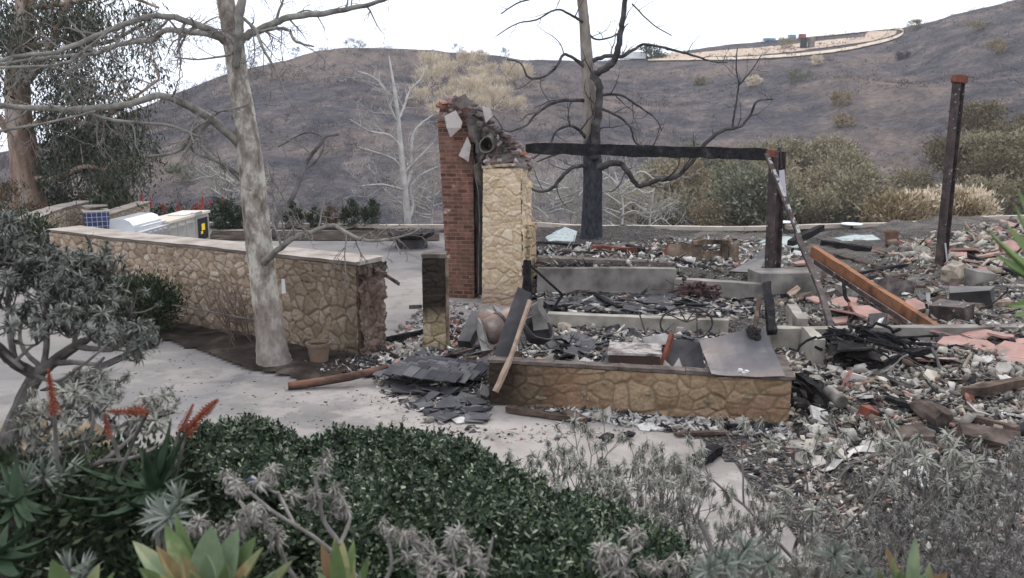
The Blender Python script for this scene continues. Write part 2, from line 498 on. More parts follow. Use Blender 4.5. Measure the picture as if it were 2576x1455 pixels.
# ---- the burnt house plot: floors, heaps, ash
def fz(x, y):
    front = float(np.interp(x, [-.4, 3.35], [10.78, 10.05]))
    lv = .12
    lv = lv + .12 * float(sst(14.2, 14.8, y)) + .30 * float(sst(16.95, 17.15, y))
    inside = float(sst(front - .02, front + .12, y)) if x < 3.4 else 1.0
    left = float(sst(-1.1, .5, x - (.35 if y > 15 else 0)))
    heap = .0
    if x > 3.2:
        heap = .22 * float(sst(3.3, 5.6, x)) * (.55 + .9 * max(0, nz(x, y, .42, 8) + .15)) * float(sst(7.2, 10.5, y)) * (1 - .85 * float(sst(14, 20, y)))
        lvr = np.interp(y, [6, 8.6, 10.5, 13, 16, 19, 22, 27], [.0, .02, .06, .1, .2, .36, .42, .42])
        lvr = lvr + .28 * float(sst(9.5, 13.5, x)) * float(sst(17, 21, y))
        k = float(sst(3.3, 5.2, x)); lv = lv * (1 - k) + float(lvr) * k
        inside = inside if x < 3.4 else 1
    z = lv * inside * left + heap * left
    amp = (.07 if x < 3.4 else .13) * inside * left
    z += amp * nz(x, y, 1.1, 9) + amp * .6 * nz(x, y, 3.1, 10)
    z += .03 * float(sst(yedge(x) - 3, yedge(x), y))
    return z
plot_poly = [(-.55, 10.75), (.2, 10.45), (3.42, 9.9)] + [tuple(G(*p)[:2]) for p in ((1640, 1080), (1760, 1105), (1845, 1172), (1935, 1272), (1995, 1342), (2050, 1440))] + [(3.1, 6.0), (12, 6.0), (22, 10), (22, 33), (16, 28.4), (12, 26.1), (7, 25.5), (2, 26.3), (.5, 25.5), (.6, 17.6), (-.3, 15.6), (-1.2, 15.8), (-1.5, 13.6), (-1.0, 12.6)]
xs3, ys3 = lin(-1.6, 15, .1), lin(6, 33, .1)
def plot_keep(x, y): return in_poly(x, y, plot_poly)
def plot_z(x, y): return max(fz(x, y), .012 if y > 6.6 else -1, (bank(x, y) + .012) if y < 6.8 else -1)
tag(grid_mesh('ash_floor', xs3, ys3, plot_z, M_ash, keep=plot_keep), 'grey ash and grit over the floors of the burnt house', 'ground', kind='structure')
def top(x, y): return plot_z(x, y) if plot_keep(x, y) else (0.0 if y > 6.6 else gz(x, y))

# ================================================================ FAR HILL
CREST = [(-900, 470, 120), (-300, 440, 130), (60, 372, 140), (200, 330, 145), (370, 265, 150), (470, 225, 158), (560, 190, 165), (640, 170, 172), (720, 152, 180), (800, 128, 186), (870, 120, 190), (960, 121, 195), (1050, 124, 200), (1140, 132, 205), (1230, 138, 210), (1320, 152, 215), (1500, 153, 222), (1590, 150, 228), (1680, 135, 235), (1780, 120, 240), (1900, 106, 245), (2000, 97, 242), (2120, 87, 236), (2260, 72, 228), (2330, 58, 222), (2400, 37, 216), (2480, 18, 210), (2576, -5, 205), (2800, -70, 200), (3400, -160, 190)]
_ca, _cz, _cr = [], [], []
for px, py, r_ in CREST:
    d = ray(px, py); _ca.append(d[0] / d[1]); _cz.append(CAMH + d[2] / d[1] * r_); _cr.append(r_)
FOOT_Y, FOOT_Z = 58.0, -11.0
def hill_ar(a, s):
    Rc = float(np.interp(a, _ca, _cr)); zc = float(np.interp(a, _ca, _cz))
    Y = FOOT_Y + (Rc - FOOT_Y) * s; X = a * Y
    if s <= 1:
        z = FOOT_Z + (zc - FOOT_Z) * (s ** .92)
        k = math.sin(math.pi * min(s, 1)) 
        g = abs(nz(X, Y * .35, .028, 11)) * 5.5 + nz(X, Y, .06, 12) * 1.6 + nz(X, Y, .2, 13) * .45
        z -= k * g * .9
        z += (1 - k) * nz(X, Y, .22, 14) * .25
    else:
        z = zc - (s - 1) ** 1.1 * 60 + nz(X, Y, .1, 14) * .6 * min(1, (s - 1) * 8)
    return X, Y, z
def hill_z(X, Y):
    a = X / Y; Rc = float(np.interp(a, _ca, _cr))
    return hill_ar(a, (Y - FOOT_Y) / (Rc - FOOT_Y))[2]
def on_hill(px, py):
    d = ray(px, py); lo = 66
    Y = lo
    while Y < 260:
        if CAMH + d[2] / d[1] * Y < hill_z(d[0] / d[1] * Y, Y): break
        Y += .5
    return Vector((d[0] / d[1] * Y, Y, hill_z(d[0] / d[1] * Y, Y)))
m = Mat('burnt_hillside', .97, .05)
big = m.noise(.035, 5, .6); mid = m.noise(.16, 6, .68); fine = m.noise(1.1, 6, .7)
streak = m.noise(.3, 4, .6, m.mapped((1, .25, .25)))
c = m.ramp(mid, [(.28, (.042, .041, .050)), (.44, (.088, .084, .095)), (.56, (.138, .122, .125)), (.70, (.255, .205, .178))])
c = m.mix(m.ramp(big, [(.47, 0.0), (.60, .75)]), c, (.235, .185, .158))
c = m.mix(m.ramp(streak, [(.45, 0.0), (.62, .45)]), c, (.075, .073, .086))
c = m.mix(.8, c, m.ramp(fine, [(.3, .42), (.68, 1.15)]), 'MULTIPLY')
m.color(c).bump(fine, 1.0, .6)
M_hill = m.m
A_ = np.linspace(-1.0, 1.0, 300); S_ = list(np.linspace(0, 1, 150)) + [1.02, 1.06, 1.12, 1.2, 1.35]
V = np.array([hill_ar(a, s) for s in S_ for a in A_]); nx_ = len(A_)
I, J = np.meshgrid(np.arange(nx_ - 1), np.arange(len(S_) - 1)); a_ = (J * nx_ + I).ravel()
tag(np_mesh('hillside', V, np.stack([a_, a_ + 1, a_ + nx_ + 1, a_ + nx_], 1), M_hill, smooth=True), 'burnt grey brown hillside rising across the canyon', 'hill', kind='structure')
def drape(name, px_pts, widths, mat, label, cat, lift=.22, n=10):
    P, Wd = spline([(p[0], p[1], 0) for p in px_pts], widths, n)
    b = MB(); L = []
    for (p, wd) in zip(P, Wd):
        L.append((on_hill(p.x, p.y - wd / 2), on_hill(p.x, p.y), on_hill(p.x, p.y + wd / 2)))
    vs_ = [q + Vector((0, -.1, lift)) for tr in L for q in tr]
    fs = []
    for i in range(len(L) - 1):
        for k in (0, 1): fs.append((3 * i + k, 3 * i + k + 1, 3 * i + k + 4, 3 * i + k + 3))
    b.add(vs_, fs)
    o = b.build(name, mat, smooth=True)
    if sum(p.normal.z for p in o.data.polygons) < 0: o.data.flip_normals()
    return tag(o, label, cat, kind='structure')
M_dirt = simple('graded_dirt', [(.36, .26, .20), (.47, .37, .29), (.42, .30, .24)], .3, 5, bump=.3, bscale=1.5, bdist=.2)
M_track = simple('pale_track', [(.42, .34, .26), (.54, .45, .35)], .4, 4, bump=.2, bscale=2, bdist=.1)
drape('cleared_ground', [(1640, 150), (1700, 141), (1800, 130), (1900, 122), (2000, 112), (2100, 101), (2200, 92), (2255, 83)], [5, 16, 30, 38, 40, 34, 24, 8], M_dirt, 'pinkish graded dirt clearing on the hilltop', 'clearing', .15)
drape('dirt_track', [(1630, 154), (1720, 152), (1850, 150), (1940, 146), (2040, 138), (2120, 128), (2190, 114), (2250, 98), (2272, 84), (2255, 75), (2200, 78), (2120, 88), (2040, 96)], [4, 6, 7, 7, 7, 7, 7, 7, 6, 5, 4, 3, 2], M_track, 'pale dirt track curving round the hilltop clearing', 'dirt track', .3)
# ---------------------------------------------------------------- real stone facings: every stone stands proud of its joint
def vor2(u, v, cu, cv, seed, jit=.49):
    """jittered-cell pattern: returns id, edge distance, offset from the cell centre (in cell units)"""
    rng = np.random.default_rng(seed); N = 257; jx = rng.uniform(-jit, jit, (N, N)); jy = rng.uniform(-jit, jit, (N, N))
    X = u / cu; Y = v / cv; ix = np.floor(X).astype(int); iy = np.floor(Y).astype(int); D = []; I = []; DX = []; DY = []
    for dx in (-1, 0, 1, 2, -2):
        for dy in (-1, 0, 1, 2, -2):
            a = ix + dx; b_ = iy + dy; px = a + .5 + jx[a % N, b_ % N] + .25 * (b_ % 2); py = b_ + .5 + jy[a % N, b_ % N]
            D.append((X - px) ** 2 + (Y - py) ** 2); I.append((a % N) * N + b_ % N); DX.append(X - px); DY.append(Y - py)
    D = np.array(D); I = np.array(I); DX = np.array(DX); DY = np.array(DY); o = np.argsort(D, 0); t = lambda A, k: np.take_along_axis(A, o[k:k + 1], 0)[0]
    f1 = np.sqrt(t(D, 0)); f2 = np.sqrt(t(D, 1))
    sep = np.sqrt((t(DX, 0) - t(DX, 1)) ** 2 + (t(DY, 0) - t(DY, 1)) ** 2) + 1e-6
    return t(I, 0), (f2 ** 2 - f1 ** 2) / (2 * sep), t(DX, 0), t(DY, 0)
def facing(name, posf, L, Hh, cell, depth, mat, parent, seed, res=.02, v0=0.0, joint=.07, rough=.008, tiltk=.03, protr=.022, fade=None):
    nu, nv = max(3, int(L / res)), max(3, int((Hh - v0) / res)); us = np.linspace(0, L, nu + 1); vs_ = np.linspace(v0, Hh, nv + 1); U, Vv = np.meshgrid(us, vs_)
    rng = np.random.default_rng(seed + 5); wx = np.zeros_like(U); wy = np.zeros_like(U); fine = np.zeros_like(U)
    for k in range(5):
        f = (3.1, 5.3, 8.7, 14, 21)[k]; a = cell[0] * (.26, .16, .09, .05, .03)[k]; p1, p2, q1, q2 = rng.uniform(0, 6.28, 4); d1, d2 = rng.uniform(-1, 1, 2)
        wx += a * np.sin(f * U + d1 * f * Vv + p1) ; wy += a * np.sin(f * Vv + d2 * f * U + p2)
    idx, e, dx, dy = vor2(U + wx + 50, Vv + wy + 50, cell[0], cell[1], seed)
    hsh = lambda k: ((idx * (k * 7919 + 104729) + k * 1299721) % 10007) / 10007.0
    pr = hsh(1); tx = hsh(2) - .5; ty = hsh(3) - .5; col = hsh(4); wj = joint * (.6 + .8 * hsh(5))
    s = np.clip((e - wj * .25) / (.15), 0, 1); s = s * (2 - s)
    fine = rng.normal(size=U.shape); fine = (fine + np.roll(fine, 1, 0) + np.roll(fine, 1, 1) + np.roll(fine, -1, 0) + np.roll(fine, -1, 1)) / 5
    h = s * (depth + protr * pr + tiltk * (tx * dx + ty * dy)) + rough * fine * (.4 + .6 * s)
    if fade: h = h * fade(U, Vv)
    P = np.array([[posf(us[i], vs_[j], 0) for i in range(nu + 1)] for j in range(nv + 1)]); N_ = np.array([[posf(us[i], vs_[j], 1) for i in range(nu + 1)] for j in range(nv + 1)])
    edge = np.zeros_like(U); 
    P = P + N_ * h[..., None]
    P[0, :] -= N_[0, :] * .06; P[-1, :] -= N_[-1, :] * .0; P[:, 0] -= N_[:, 0] * .0
    V = P.reshape(-1, 3); I, J = np.meshgrid(np.arange(nu), np.arange(nv)); a = (J * (nu + 1) + I).ravel(); Q = np.stack([a, a + 1, a + nu + 2, a + nu + 1], 1)
    o = np_mesh(name, V, Q, mat, None, parent, smooth=False); at_ = o.data.color_attributes.new('stone', 'FLOAT_COLOR', 'POINT')
    C = np.stack([col, np.clip((e - wj * .3) / (wj * .9 + .02), 0, 1), hsh(6), np.ones_like(col)], -1).reshape(-1, 4).astype(np.float32); at_.data.foreach_set('color', C.ravel()); return o
def fmat(name, stops, mortar, soot=None, tint=None, dirt=.35):
    m = Mat(name, .93, .12); a = m.n('ShaderNodeAttribute'); a.attribute_name = 'stone'; sp = m.n('ShaderNodeSeparateColor'); m.l(a.outputs['Color'], sp.inputs[0])
    c = m.ramp(sp.outputs[0], [(i / (len(stops) - 1), q) for i, q in enumerate(stops)]); g1 = m.noise(7, 6, .62); g2 = m.noise(28, 5, .65)
    c = m.mix(.2 + dirt, c, m.ramp(g1, [(.3, .5), (.68, 1.25)]), 'MULTIPLY'); c = m.mix(m.ramp(m.noise(2.1, 4, .6), [(.5, 0.0), (.68, dirt)]), c, tuple(x * .5 for x in stops[0])); c = m.mix(.4, c, m.ramp(g2, [(.3, .45), (.7, 1.1)]), 'MULTIPLY')
    if tint: c = m.mix(m.ramp(m.noise(.8, 3), [(.5, 0.0), (.66, tint[0])]), c, tint[1])
    c = m.mix(sp.outputs[1], m.mix(.5, mortar, m.ramp(g2, [(.3, .5), (.7, 1.1)]), 'MULTIPLY'), c)
    if soot: c = soot(m, c)
    m.color(c).bump(m.math('ADD', g1, g2), .5, .012); return m.m
# ================================================================ STONE WALLS
SAND = [(.27, .19, .115), (.42, .32, .215), (.34, .245, .15), (.48, .385, .275), (.31, .23, .145), (.50, .415, .32)]
MORT = (.235, .18, .13)
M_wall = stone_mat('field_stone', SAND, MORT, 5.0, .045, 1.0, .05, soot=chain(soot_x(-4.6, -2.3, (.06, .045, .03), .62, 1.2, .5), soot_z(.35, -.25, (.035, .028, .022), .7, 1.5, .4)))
M_wallfar = stone_mat('pale_field_stone', [(.40, .33, .25), (.50, .42, .33), (.36, .28, .2), (.56, .48, .39)], (.25, .2, .16), 4.2, .05, .9, .05)
M_cap = simple('wall_coping', [(.22, .19, .165), (.33, .285, .25), (.42, .37, .33)], 2.5, 6, bump=.8, bscale=14, bdist=.02)
m = Mat('raw_core', .95, .1)
g1 = m.noise(5, 6, .65, m.mapped((1, 1, .35))); g2 = m.noise(22, 5, .7)
c = m.ramp(g1, [(.3, (.15, .10, .08)), (.5, (.29, .205, .165)), (.7, (.40, .305, .25))])
c = soot_z(1.0, 1.6, (.03, .027, .025), .9, 2, .35)(m, c)
c = m.mix(.5, c, m.ramp(g2, [(.3, .35), (.7, 1.1)]), 'MULTIPLY')
m.color(c).bump(m.math('ADD', g1, g2), 1, .06)
M_core = m.m
def ribbon_wall(name, pts, h0, h1, thick, mats, label, cat='stone wall', cap=.07, over=.03, seed=1, zfun=None, endmat=None):
    """masonry wall along pts (front foot line); body is stone, coping a child"""
    rng = random.Random(seed)
    P, _ = spline([(p[0], p[1], 0) for p in pts], [1] * len(pts), 8)
    root = thing(name, label, cat, P[0])
    n = len(P); up = Vector((0, 0, 1)); vs_ = []; u = 0; us = []
    nv = 10
    for i in range(n):
        t = (P[min(i + 1, n - 1)] - P[max(i - 1, 0)]).normalized(); nr = Vector((-t.y, t.x, 0))
        if i: u += (P[i] - P[i - 1]).length
        us.append(u); H_ = h0 + (h1 - h0) * i / (n - 1)
        for k in range(nv + 1):
            vs_.append(P[i] + up * (-.05 + (H_ + .05) * k / nv) + nr * rng.uniform(-.012, .012) * (0 < k < nv))
        for k in range(nv + 1):
            vs_.append(P[i] + nr * thick + up * (H_ - (H_ + .05) * k / nv))
    m_ = 2 * (nv + 1); fs = []; uv = []; mi = []
    for i in range(n - 1):
        for k in range(m_ - 1):
            fs.append((i * m_ + k, i * m_ + k + 1, (i + 1) * m_ + k + 1, (i + 1) * m_ + k)); mi.append(0)
    fs.append(tuple(range(m_))); mi.append(1 if endmat else 0)
    fs.append(tuple((n - 1) * m_ + k for k in range(m_ - 1, -1, -1))); mi.append(0)
    me = bpy.data.meshes.new('masonry'); me.from_pydata([tuple(v) for v in vs_], [], fs)
    o = finish(me, 'masonry', [mats[0]] + ([endmat] if endmat else []), mi, root)
    uvl = me.uv_layers.new(name='UVMap')
    for p in me.polygons:
        for li in p.loop_indices:
            vi = me.loops[li].vertex_index; i, k = divmod(vi, m_)
            if len(p.vertices) == 4: uvl.data[li].uv = (us[i], me.vertices[vi].co.z if k <= nv else 4 + me.vertices[vi].co.z)
            else: uvl.data[li].uv = ((0 if k <= nv else thick), me.vertices[vi].co.z + 8)
    b = MB(); cv = []
    for i in range(n):
        t = (P[min(i + 1, n - 1)] - P[max(i - 1, 0)]).normalized(); nr = Vector((-t.y, t.x, 0)); H_ = h0 + (h1 - h0) * i / (n - 1)
        e = t * (-.02 if i == 0 else .02 if i == n - 1 else 0)
        for (q, z) in ((-over, .003), (-over - .008, cap * .8), (.06, cap), (thick - .04, cap), (thick + over, cap * .8), (thick + over, .003)):
            cv.append(P[i] + e + nr * q + up * (H_ + z + rng.uniform(-.007, .007)))
    fs = []
    for i in range(n - 1):
        for k in range(6): fs.append((i * 6 + k, i * 6 + (k + 1) % 6, (i + 1) * 6 + (k + 1) % 6, (i + 1) * 6 + k))
    fs += [tuple(range(6)), tuple((n - 1) * 6 + k for k in range(5, -1, -1))]
    b.add(cv, fs); b.build('coping', mats[1], root)
    bpy.context.view_layer.update()
    for o_ in root.children:
        import bmesh
        bm = bmesh.new(); bm.from_mesh(o_.data); bmesh.ops.recalc_face_normals(bm, faces=bm.faces); bm.to_mesh(o_.data); bm.free()
    return root, P
wA = G(897, 660, 1.5); wB = G(640, 634, 1.5); wC = G(500, 618, 1.5); wD = G(300, 599, 1.5); wE = G(125, 577, 1.5)
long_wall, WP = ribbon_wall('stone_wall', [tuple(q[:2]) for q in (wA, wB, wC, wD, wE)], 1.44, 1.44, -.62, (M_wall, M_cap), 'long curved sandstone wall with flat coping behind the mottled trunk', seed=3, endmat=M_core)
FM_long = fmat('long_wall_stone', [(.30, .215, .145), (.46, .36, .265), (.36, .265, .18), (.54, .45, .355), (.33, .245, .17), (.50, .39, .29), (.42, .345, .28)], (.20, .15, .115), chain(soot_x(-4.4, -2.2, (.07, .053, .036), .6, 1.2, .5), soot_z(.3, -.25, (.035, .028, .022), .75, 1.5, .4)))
_wl = [0.0]
for i in range(1, len(WP)): _wl.append(_wl[-1] + (WP[i] - WP[i - 1]).length)
def wall_pos(u, v, k):
    i = min(len(WP) - 2, max(0, int(np.searchsorted(_wl, u)) - 1)); t = (u - _wl[i]) / (_wl[i + 1] - _wl[i]); d = (WP[i + 1] - WP[i]).normalized(); n_ = Vector((d.y, -d.x, 0))
    if n_.y > 0: n_ = -n_
    if k: return tuple(n_)
    p = WP[i].lerp(WP[i + 1], t); return (p.x + n_.x * .004, p.y + n_.y * .004, v)
def end_pos(u, v, k):
    e = (WP[1] - WP[0]).normalized(); n_ = -e; q = Vector((-e.y, e.x, 0)) * -.62
    if k: return tuple(n_)
    p = WP[0] + q.normalized() * u + n_ * .01; return (p.x, p.y, v)
facing('broken_end', end_pos, .62, 1.44, (.17, .33), .03, M_core, long_wall, 29, .02, v0=-.04, joint=.1, rough=.03, protr=.06, tiltk=.08)
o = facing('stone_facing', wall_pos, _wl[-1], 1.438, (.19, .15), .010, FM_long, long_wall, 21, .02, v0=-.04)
# proud stones on the long wall
def stones(name, spots, mat, label, group, smin, smax, seed):
    rng = random.Random(seed); first = None; out = []
    for (p, s) in spots:
        b = MB(); rock(b, p, (s * rng.uniform(.8, 1.3), s * rng.uniform(.7, 1.1), s * rng.uniform(.5, .8)), rng)
        o = b.build(name, mat, smooth=False); tag(o, label, 'stone', group); out.append(o)
    return out
_ico = None
def rock(b, c, sz, rng, mat=0, jit=.22):
    global _ico
    if _ico is None:
        import bmesh
        bm = bmesh.new(); bmesh.ops.create_icosphere(bm, subdivisions=2, radius=1)
        _ico = ([v.co.copy() for v in bm.verts], [tuple(v.index for v in f.verts) for f in bm.faces]); bm.free()
    off = Vector((rng.uniform(-50, 50), rng.uniform(-50, 50), rng.uniform(-50, 50)))
    q = Euler((rng.uniform(-.3, .3), rng.uniform(-.3, .3), rng.uniform(0, 6.3))).to_matrix()
    vs_ = []
    for v in _ico[0]:
        k = 1 + jit * 1.6 * noise.noise(v * 1.3 + off)
        p = Vector((max(-.72, min(.72, v.x)) , max(-.72, min(.72, v.y)), max(-.72, min(.72, v.z)))) * k
        vs_.append(Vector(c) + q @ Vector((p.x * sz[0], p.y * sz[1], p.z * sz[2])))
    b.add(vs_, _ico[1], mat)
# low stone walls at the back of the cooking corner
pA = G(106, 556, .55); 
ribbon_wall('low_stone_wall', [tuple(at(238, 585, 27.5)[:2]), tuple(at(190, 585, 26.6)[:2]), tuple(at(140, 585, 25.2)[:2]), tuple(at(95, 585, 23.5)[:2])], 1.15, 1.0, -.5, (M_wallfar, M_cap), 'low pale stone wall left of the blue tiled pedestal', cap=.08, seed=5)
ribbon_wall('low_stone_wall', [tuple(at(382, 585, 29)[:2]), tuple(at(340, 585, 28)[:2]), tuple(at(300, 585, 27.2)[:2]), tuple(at(270, 585, 26.6)[:2])], 1.0, .75, -.45, (M_wallfar, M_cap), 'short pale stone wall rising behind the steel grill hood', cap=.08, seed=6)

# front foundation wall of the house
M_front = stone_mat('front_sandstone', [(.15, .10, .05), (.28, .20, .11), (.22, .15, .08), (.33, .25, .15), (.25, .17, .09)], (.15, .11, .07), 4.3, .04, 1.0, .045, rnd=.95,
    soot=chain(soot_x(.95, -.25, (.028, .022, .018), .92, 1.6, .35), soot_z(.48, .66, (.04, .033, .028), .7, 2.5, .3)), tint=(.55, (.20, .085, .055)))
fA, fB = G(1232, 1016), G(1984, 1068)
fdir = (fB - fA).normalized(); fn = Vector((-fdir.y, fdir.x, 0))
root = thing('garden_wall', 'knee high sandstone wall with sooty left end before the ruin', 'stone wall', fA)
b = MB(); L_ = (fB - fA).length
def wall_box(b, p, q, th, h, z0=-.05, seg=8, rng=random.Random(4), jit=.006):
    d = (q - p).normalized(); nr = Vector((-d.y, d.x, 0)); L = (q - p).length
    vs_ = []; fs = []; K = 4
    for i in range(seg + 1):
        for k in range(K + 1): vs_.append(p + d * (L * i / seg) + Vector((0, 0, z0 + (h - z0) * k / K)) + nr * rng.uniform(-jit, jit))
        for k in range(K + 1): vs_.append(p + d * (L * i / seg) + nr * th + Vector((0, 0, h - (h - z0) * k / K)))
    mm = 2 * K + 2
    for i in range(seg):
        for k in range(mm - 1): fs.append((i * mm + k, (i + 1) * mm + k, (i + 1) * mm + k + 1, i * mm + k + 1))
    fs += [tuple(range(mm)), tuple(seg * mm + k for k in range(mm - 1, -1, -1))]
    b.add(vs_, fs)
wall_box(b, fA, fB, .13, .56)
rB = fB + fn * .132; rC = fB + fn * 1.05
wall_box(b, rB - fdir * .13, rC - fdir * .13, -.13, .55, seg=3)
lB = fA + fn * .132
wall_box(b, lB + fdir * .3, lB + fn * .5 + fdir * .3, .3, .55, seg=3)
b.build('masonry', M_front, root, boxuv=True)
FM_front = fmat('front_wall_stone', [(.24, .165, .10), (.37, .265, .165), (.31, .22, .135), (.41, .30, .20), (.34, .245, .15)], (.22, .16, .105), chain(soot_x(1.0, -.3, (.028, .022, .018), .93, 1.6, .35), soot_z(.46, .66, (.04, .033, .028), .65, 2.5, .3)), (.75, (.22, .10, .07)))
def front_pos(u, v, k):
    if k: return tuple(-fn)
    p = fA + fdir * u - fn * .008; return (p.x, p.y, v)
facing('stone_facing', front_pos, L_, .552, (.25, .17), .009, FM_front, root, 33, .016, v0=-.03, joint=.06, protr=.014)
M_capd = simple('charred_plate', [(.05, .042, .038), (.11, .09, .08), (.18, .155, .14)], 5, 5, bump=.5, bscale=30, bdist=.01)
b = MB(); rng = random.Random(8)
for i in range(9):
    p = fA + fdir * (L_ * i / 9 - (.02 if i == 0 else 0)); q = fA + fdir * (L_ * (i + 1) / 9 + (.03 if i == 8 else -.004))
    b.bar(p + fn * .06 + Vector((0, 0, .583 + rng.uniform(-.004, .004))), q + fn * .06 + Vector((0, 0, .583 + rng.uniform(-.004, .004))), .17, .045, jit=.006, rng=rng, seg=2)
b.bar(rB + fn * .02 + Vector((0, 0, .575)) - fdir * .06, rC + Vector((0, 0, .575)) - fdir * .06, .17, .045)
b.build('sill_plate', M_capd, root)
M_proud = simple('lichened_stone', [(.10, .085, .06), (.20, .17, .12), (.26, .21, .14)], 8, 4, bump=.5, bscale=30)
b = MB()
for (px, py, s) in ((1370, 1000, .1), (1480, 985, .09), (1530, 962, .075), (1490, 1003, .08), (1640, 990, .085), (1790, 1010, .08), (1880, 1000, .09), (1930, 985, .08)):
    tt = (px - 1232) / (1984 - 1232); p = fA + fdir * L_ * tt
    b = MB(); rock(b, p + Vector((0, 0, .56 * (1016 + 52 * tt - py) / 108)) - fn * .02, (s, s * .4, s * .28), rng); b.build('proud_stone', M_proud, root)

# gate pillar
M_pil = stone_mat('sooty_stone', [(.22, .17, .09), (.34, .27, .15), (.42, .35, .21)], (.12, .10, .06), 4.2, .05, 1.0, .05, soot=chain(soot_z(.15, .95, (.022, .018, .016), .95, 2.2, .3)))
pl = G(1066, 880); pr = G(1122, 880); pd = (pr - pl).normalized(); pn = Vector((-pd.y, pd.x, 0))
root = thing('gate_pillar', 'square stone gate pillar blackened at the top', 'pillar', (pl + pr) / 2 + pn * .2)
b = MB(); wall_box(b, pl, pr, .4, 1.5, seg=3); b.build('masonry', M_pil, root, boxuv=True)
FM_pil = fmat('pillar_stone', [(.32, .245, .15), (.43, .34, .22), (.48, .39, .27)], (.27, .21, .14), soot_z(.2, .9, (.02, .017, .015), .96, 2.2, .3))
def pil_pos(u, v, k):
    if k: return tuple(-pn)
    p = pl + pd * u - pn * .008; return (p.x, p.y, v)
facing('stone_facing', pil_pos, (pr - pl).length, 1.498, (.2, .14), .014, FM_pil, root, 44, .016, v0=-.03)
b = MB(); b.bar((pl + pr) / 2 - pd * .19 + pn * .2 + Vector((0, 0, 1.53)), (pl + pr) / 2 + pd * .2 + pn * .2 + Vector((0, 0, 1.53)), .42, .055, jit=.008)
b.build('coping', M_capd, root)
b = MB(); b.bar(pr + pn * .04 + pd * .035 + Vector((0, 0, .02)), pr + pn * .04 + pd * .03 + Vector((0, 0, 1.48)), .05, .05, up=(0, 1, 0))
M_wood = simple('scorched_jamb', [(.05, .04, .035), (.22, .16, .12), (.34, .26, .2)], 6, 5, bump=.4, bscale=40)
b.build('jamb', M_wood, root)
b = MB(); b.bar(at(1060, 772, 13.6), at(1030, 773, 13.5), .04, .06); b.build('hinge_post', M_capd, root)

# ================================================================ CHIMNEY
def brick_mat():
    m = Mat('old_brick', .93, .12)
    t = m.n('ShaderNodeTexBrick'); m.l(m.mapped((1, 1, 1), co=m.tc.outputs['UV']), t.inputs['Vector'])
    t.inputs['Scale'].default_value = 1; t.inputs['Brick Width'].default_value = .215; t.inputs['Row Height'].default_value = .082
    t.inputs['Mortar Size'].default_value = .009; t.inputs['Mortar Smooth'].default_value = .3; t.inputs['Bias'].default_value = -.1
    t.inputs['Color1'].default_value = (.105, .048, .036, 1); t.inputs['Color2'].default_value = (.29, .14, .10, 1); t.inputs['Mortar'].default_value = (.26, .19, .16, 1)
    nf = m.noise(9, 5, .6); c = m.mix(.65, t.outputs['Color'], m.ramp(nf, [(.3, .4), (.7, 1.2)]), 'MULTIPLY')
    c = m.mix(m.ramp(m.noise(1.4, 4), [(.5, 0.0), (.7, .6)]), c, (.16, .10, .075))
    c = m.mix(m.ramp(m.noise(5.5, 2, .4), [(.69, 0.0), (.72, .7)]), c, (.46, .40, .36))
    c = soot_x(-.95, -.62, (.03, .025, .024), .7, 2, .3)(m, c)
    m.color(c).bump(m.math('ADD', m.math('MULTIPLY', t.outputs['Fac'], -1.0), nf), .7, .02)
    return m.m
M_brick = brick_mat()
M_chst = stone_mat('chimney_stone', [(.58, .44, .27), (.66, .53, .35), (.62, .48, .31), (.70, .58, .41)], (.62, .50, .33), 3.9, .045, 1.0, .06, rnd=1, soot=chain(soot_z(.55, .2, (.30, .22, .19), .6, 2, .4), soot_x(.22, .75, (.36, .20, .14), .75, 2.2, .3)))
M_soot = simple('soot_black', [(.012, .011, .011), (.03, .027, .026), (.055, .05, .048)], 5, 5, bump=.6, bscale=20, bdist=.02)
ch = thing('chimney', 'tall broken brick and stone chimney standing alone in the ruin', 'chimney', G(1220, 768))
def frustum(b, foot, topc, mat=0, nz_=10, rng=random.Random(2), jit=.008):
    """foot / topc: 4 corners each (Vector), counter-clockwise"""
    vs_ = []; fs = []
    for k in range(nz_ + 1):
        t = k / nz_
        for i in range(4):
            vs_.append(foot[i].lerp(topc[i], t) + Vector((rng.uniform(-jit, jit), rng.uniform(-jit, jit), 0)))
    for k in range(nz_):
        for i in range(4): fs.append((k * 4 + i, k * 4 + (i + 1) % 4, k * 4 + 4 + (i + 1) % 4, k * 4 + 4 + i))
    fs += [(3, 2, 1, 0), tuple(nz_ * 4 + i for i in range(4))]
    b.add(vs_, fs, mat)
YB = 17.75
def quad_at(x0, x1, py, Y, depth, skew=0):
    p = at(x0, py, Y); q = at(x1, py, Y + skew); d = (q - p).normalized(); n_ = Vector((-d.y, d.x, 0)) * depth
    z = p.z
    return [Vector((v.x, v.y, z)) for v in (p, q, q + n_, p + n_)]
b = MB(); frustum(b, quad_at(1127, 1194, 756, YB, .95, -.12), quad_at(1101, 1189, 312, YB, .95, -.12))
frustum(b, quad_at(1101, 1189, 311, YB + .05, .85, -.1), quad_at(1108, 1190, 268, YB + .12, .7, -.1), nz_=3)
b.build('brick_stack', M_brick, ch, boxuv=True)
b = MB(); frustum(b, quad_at(1096, 1192, 320, YB - .03, 1.0, -.12), quad_at(1096, 1192, 308, YB - .03, 1.0, -.12), nz_=1); b.build('brick_course', M_brick, ch, boxuv=True)
YS = 17.1
b = MB(); frustum(b, quad_at(1213, 1312, 778, YS, .8, -.2), quad_at(1216, 1307, 424, YS, .8, -.2)); b.build('stone_face', M_chst, ch, boxuv=True)
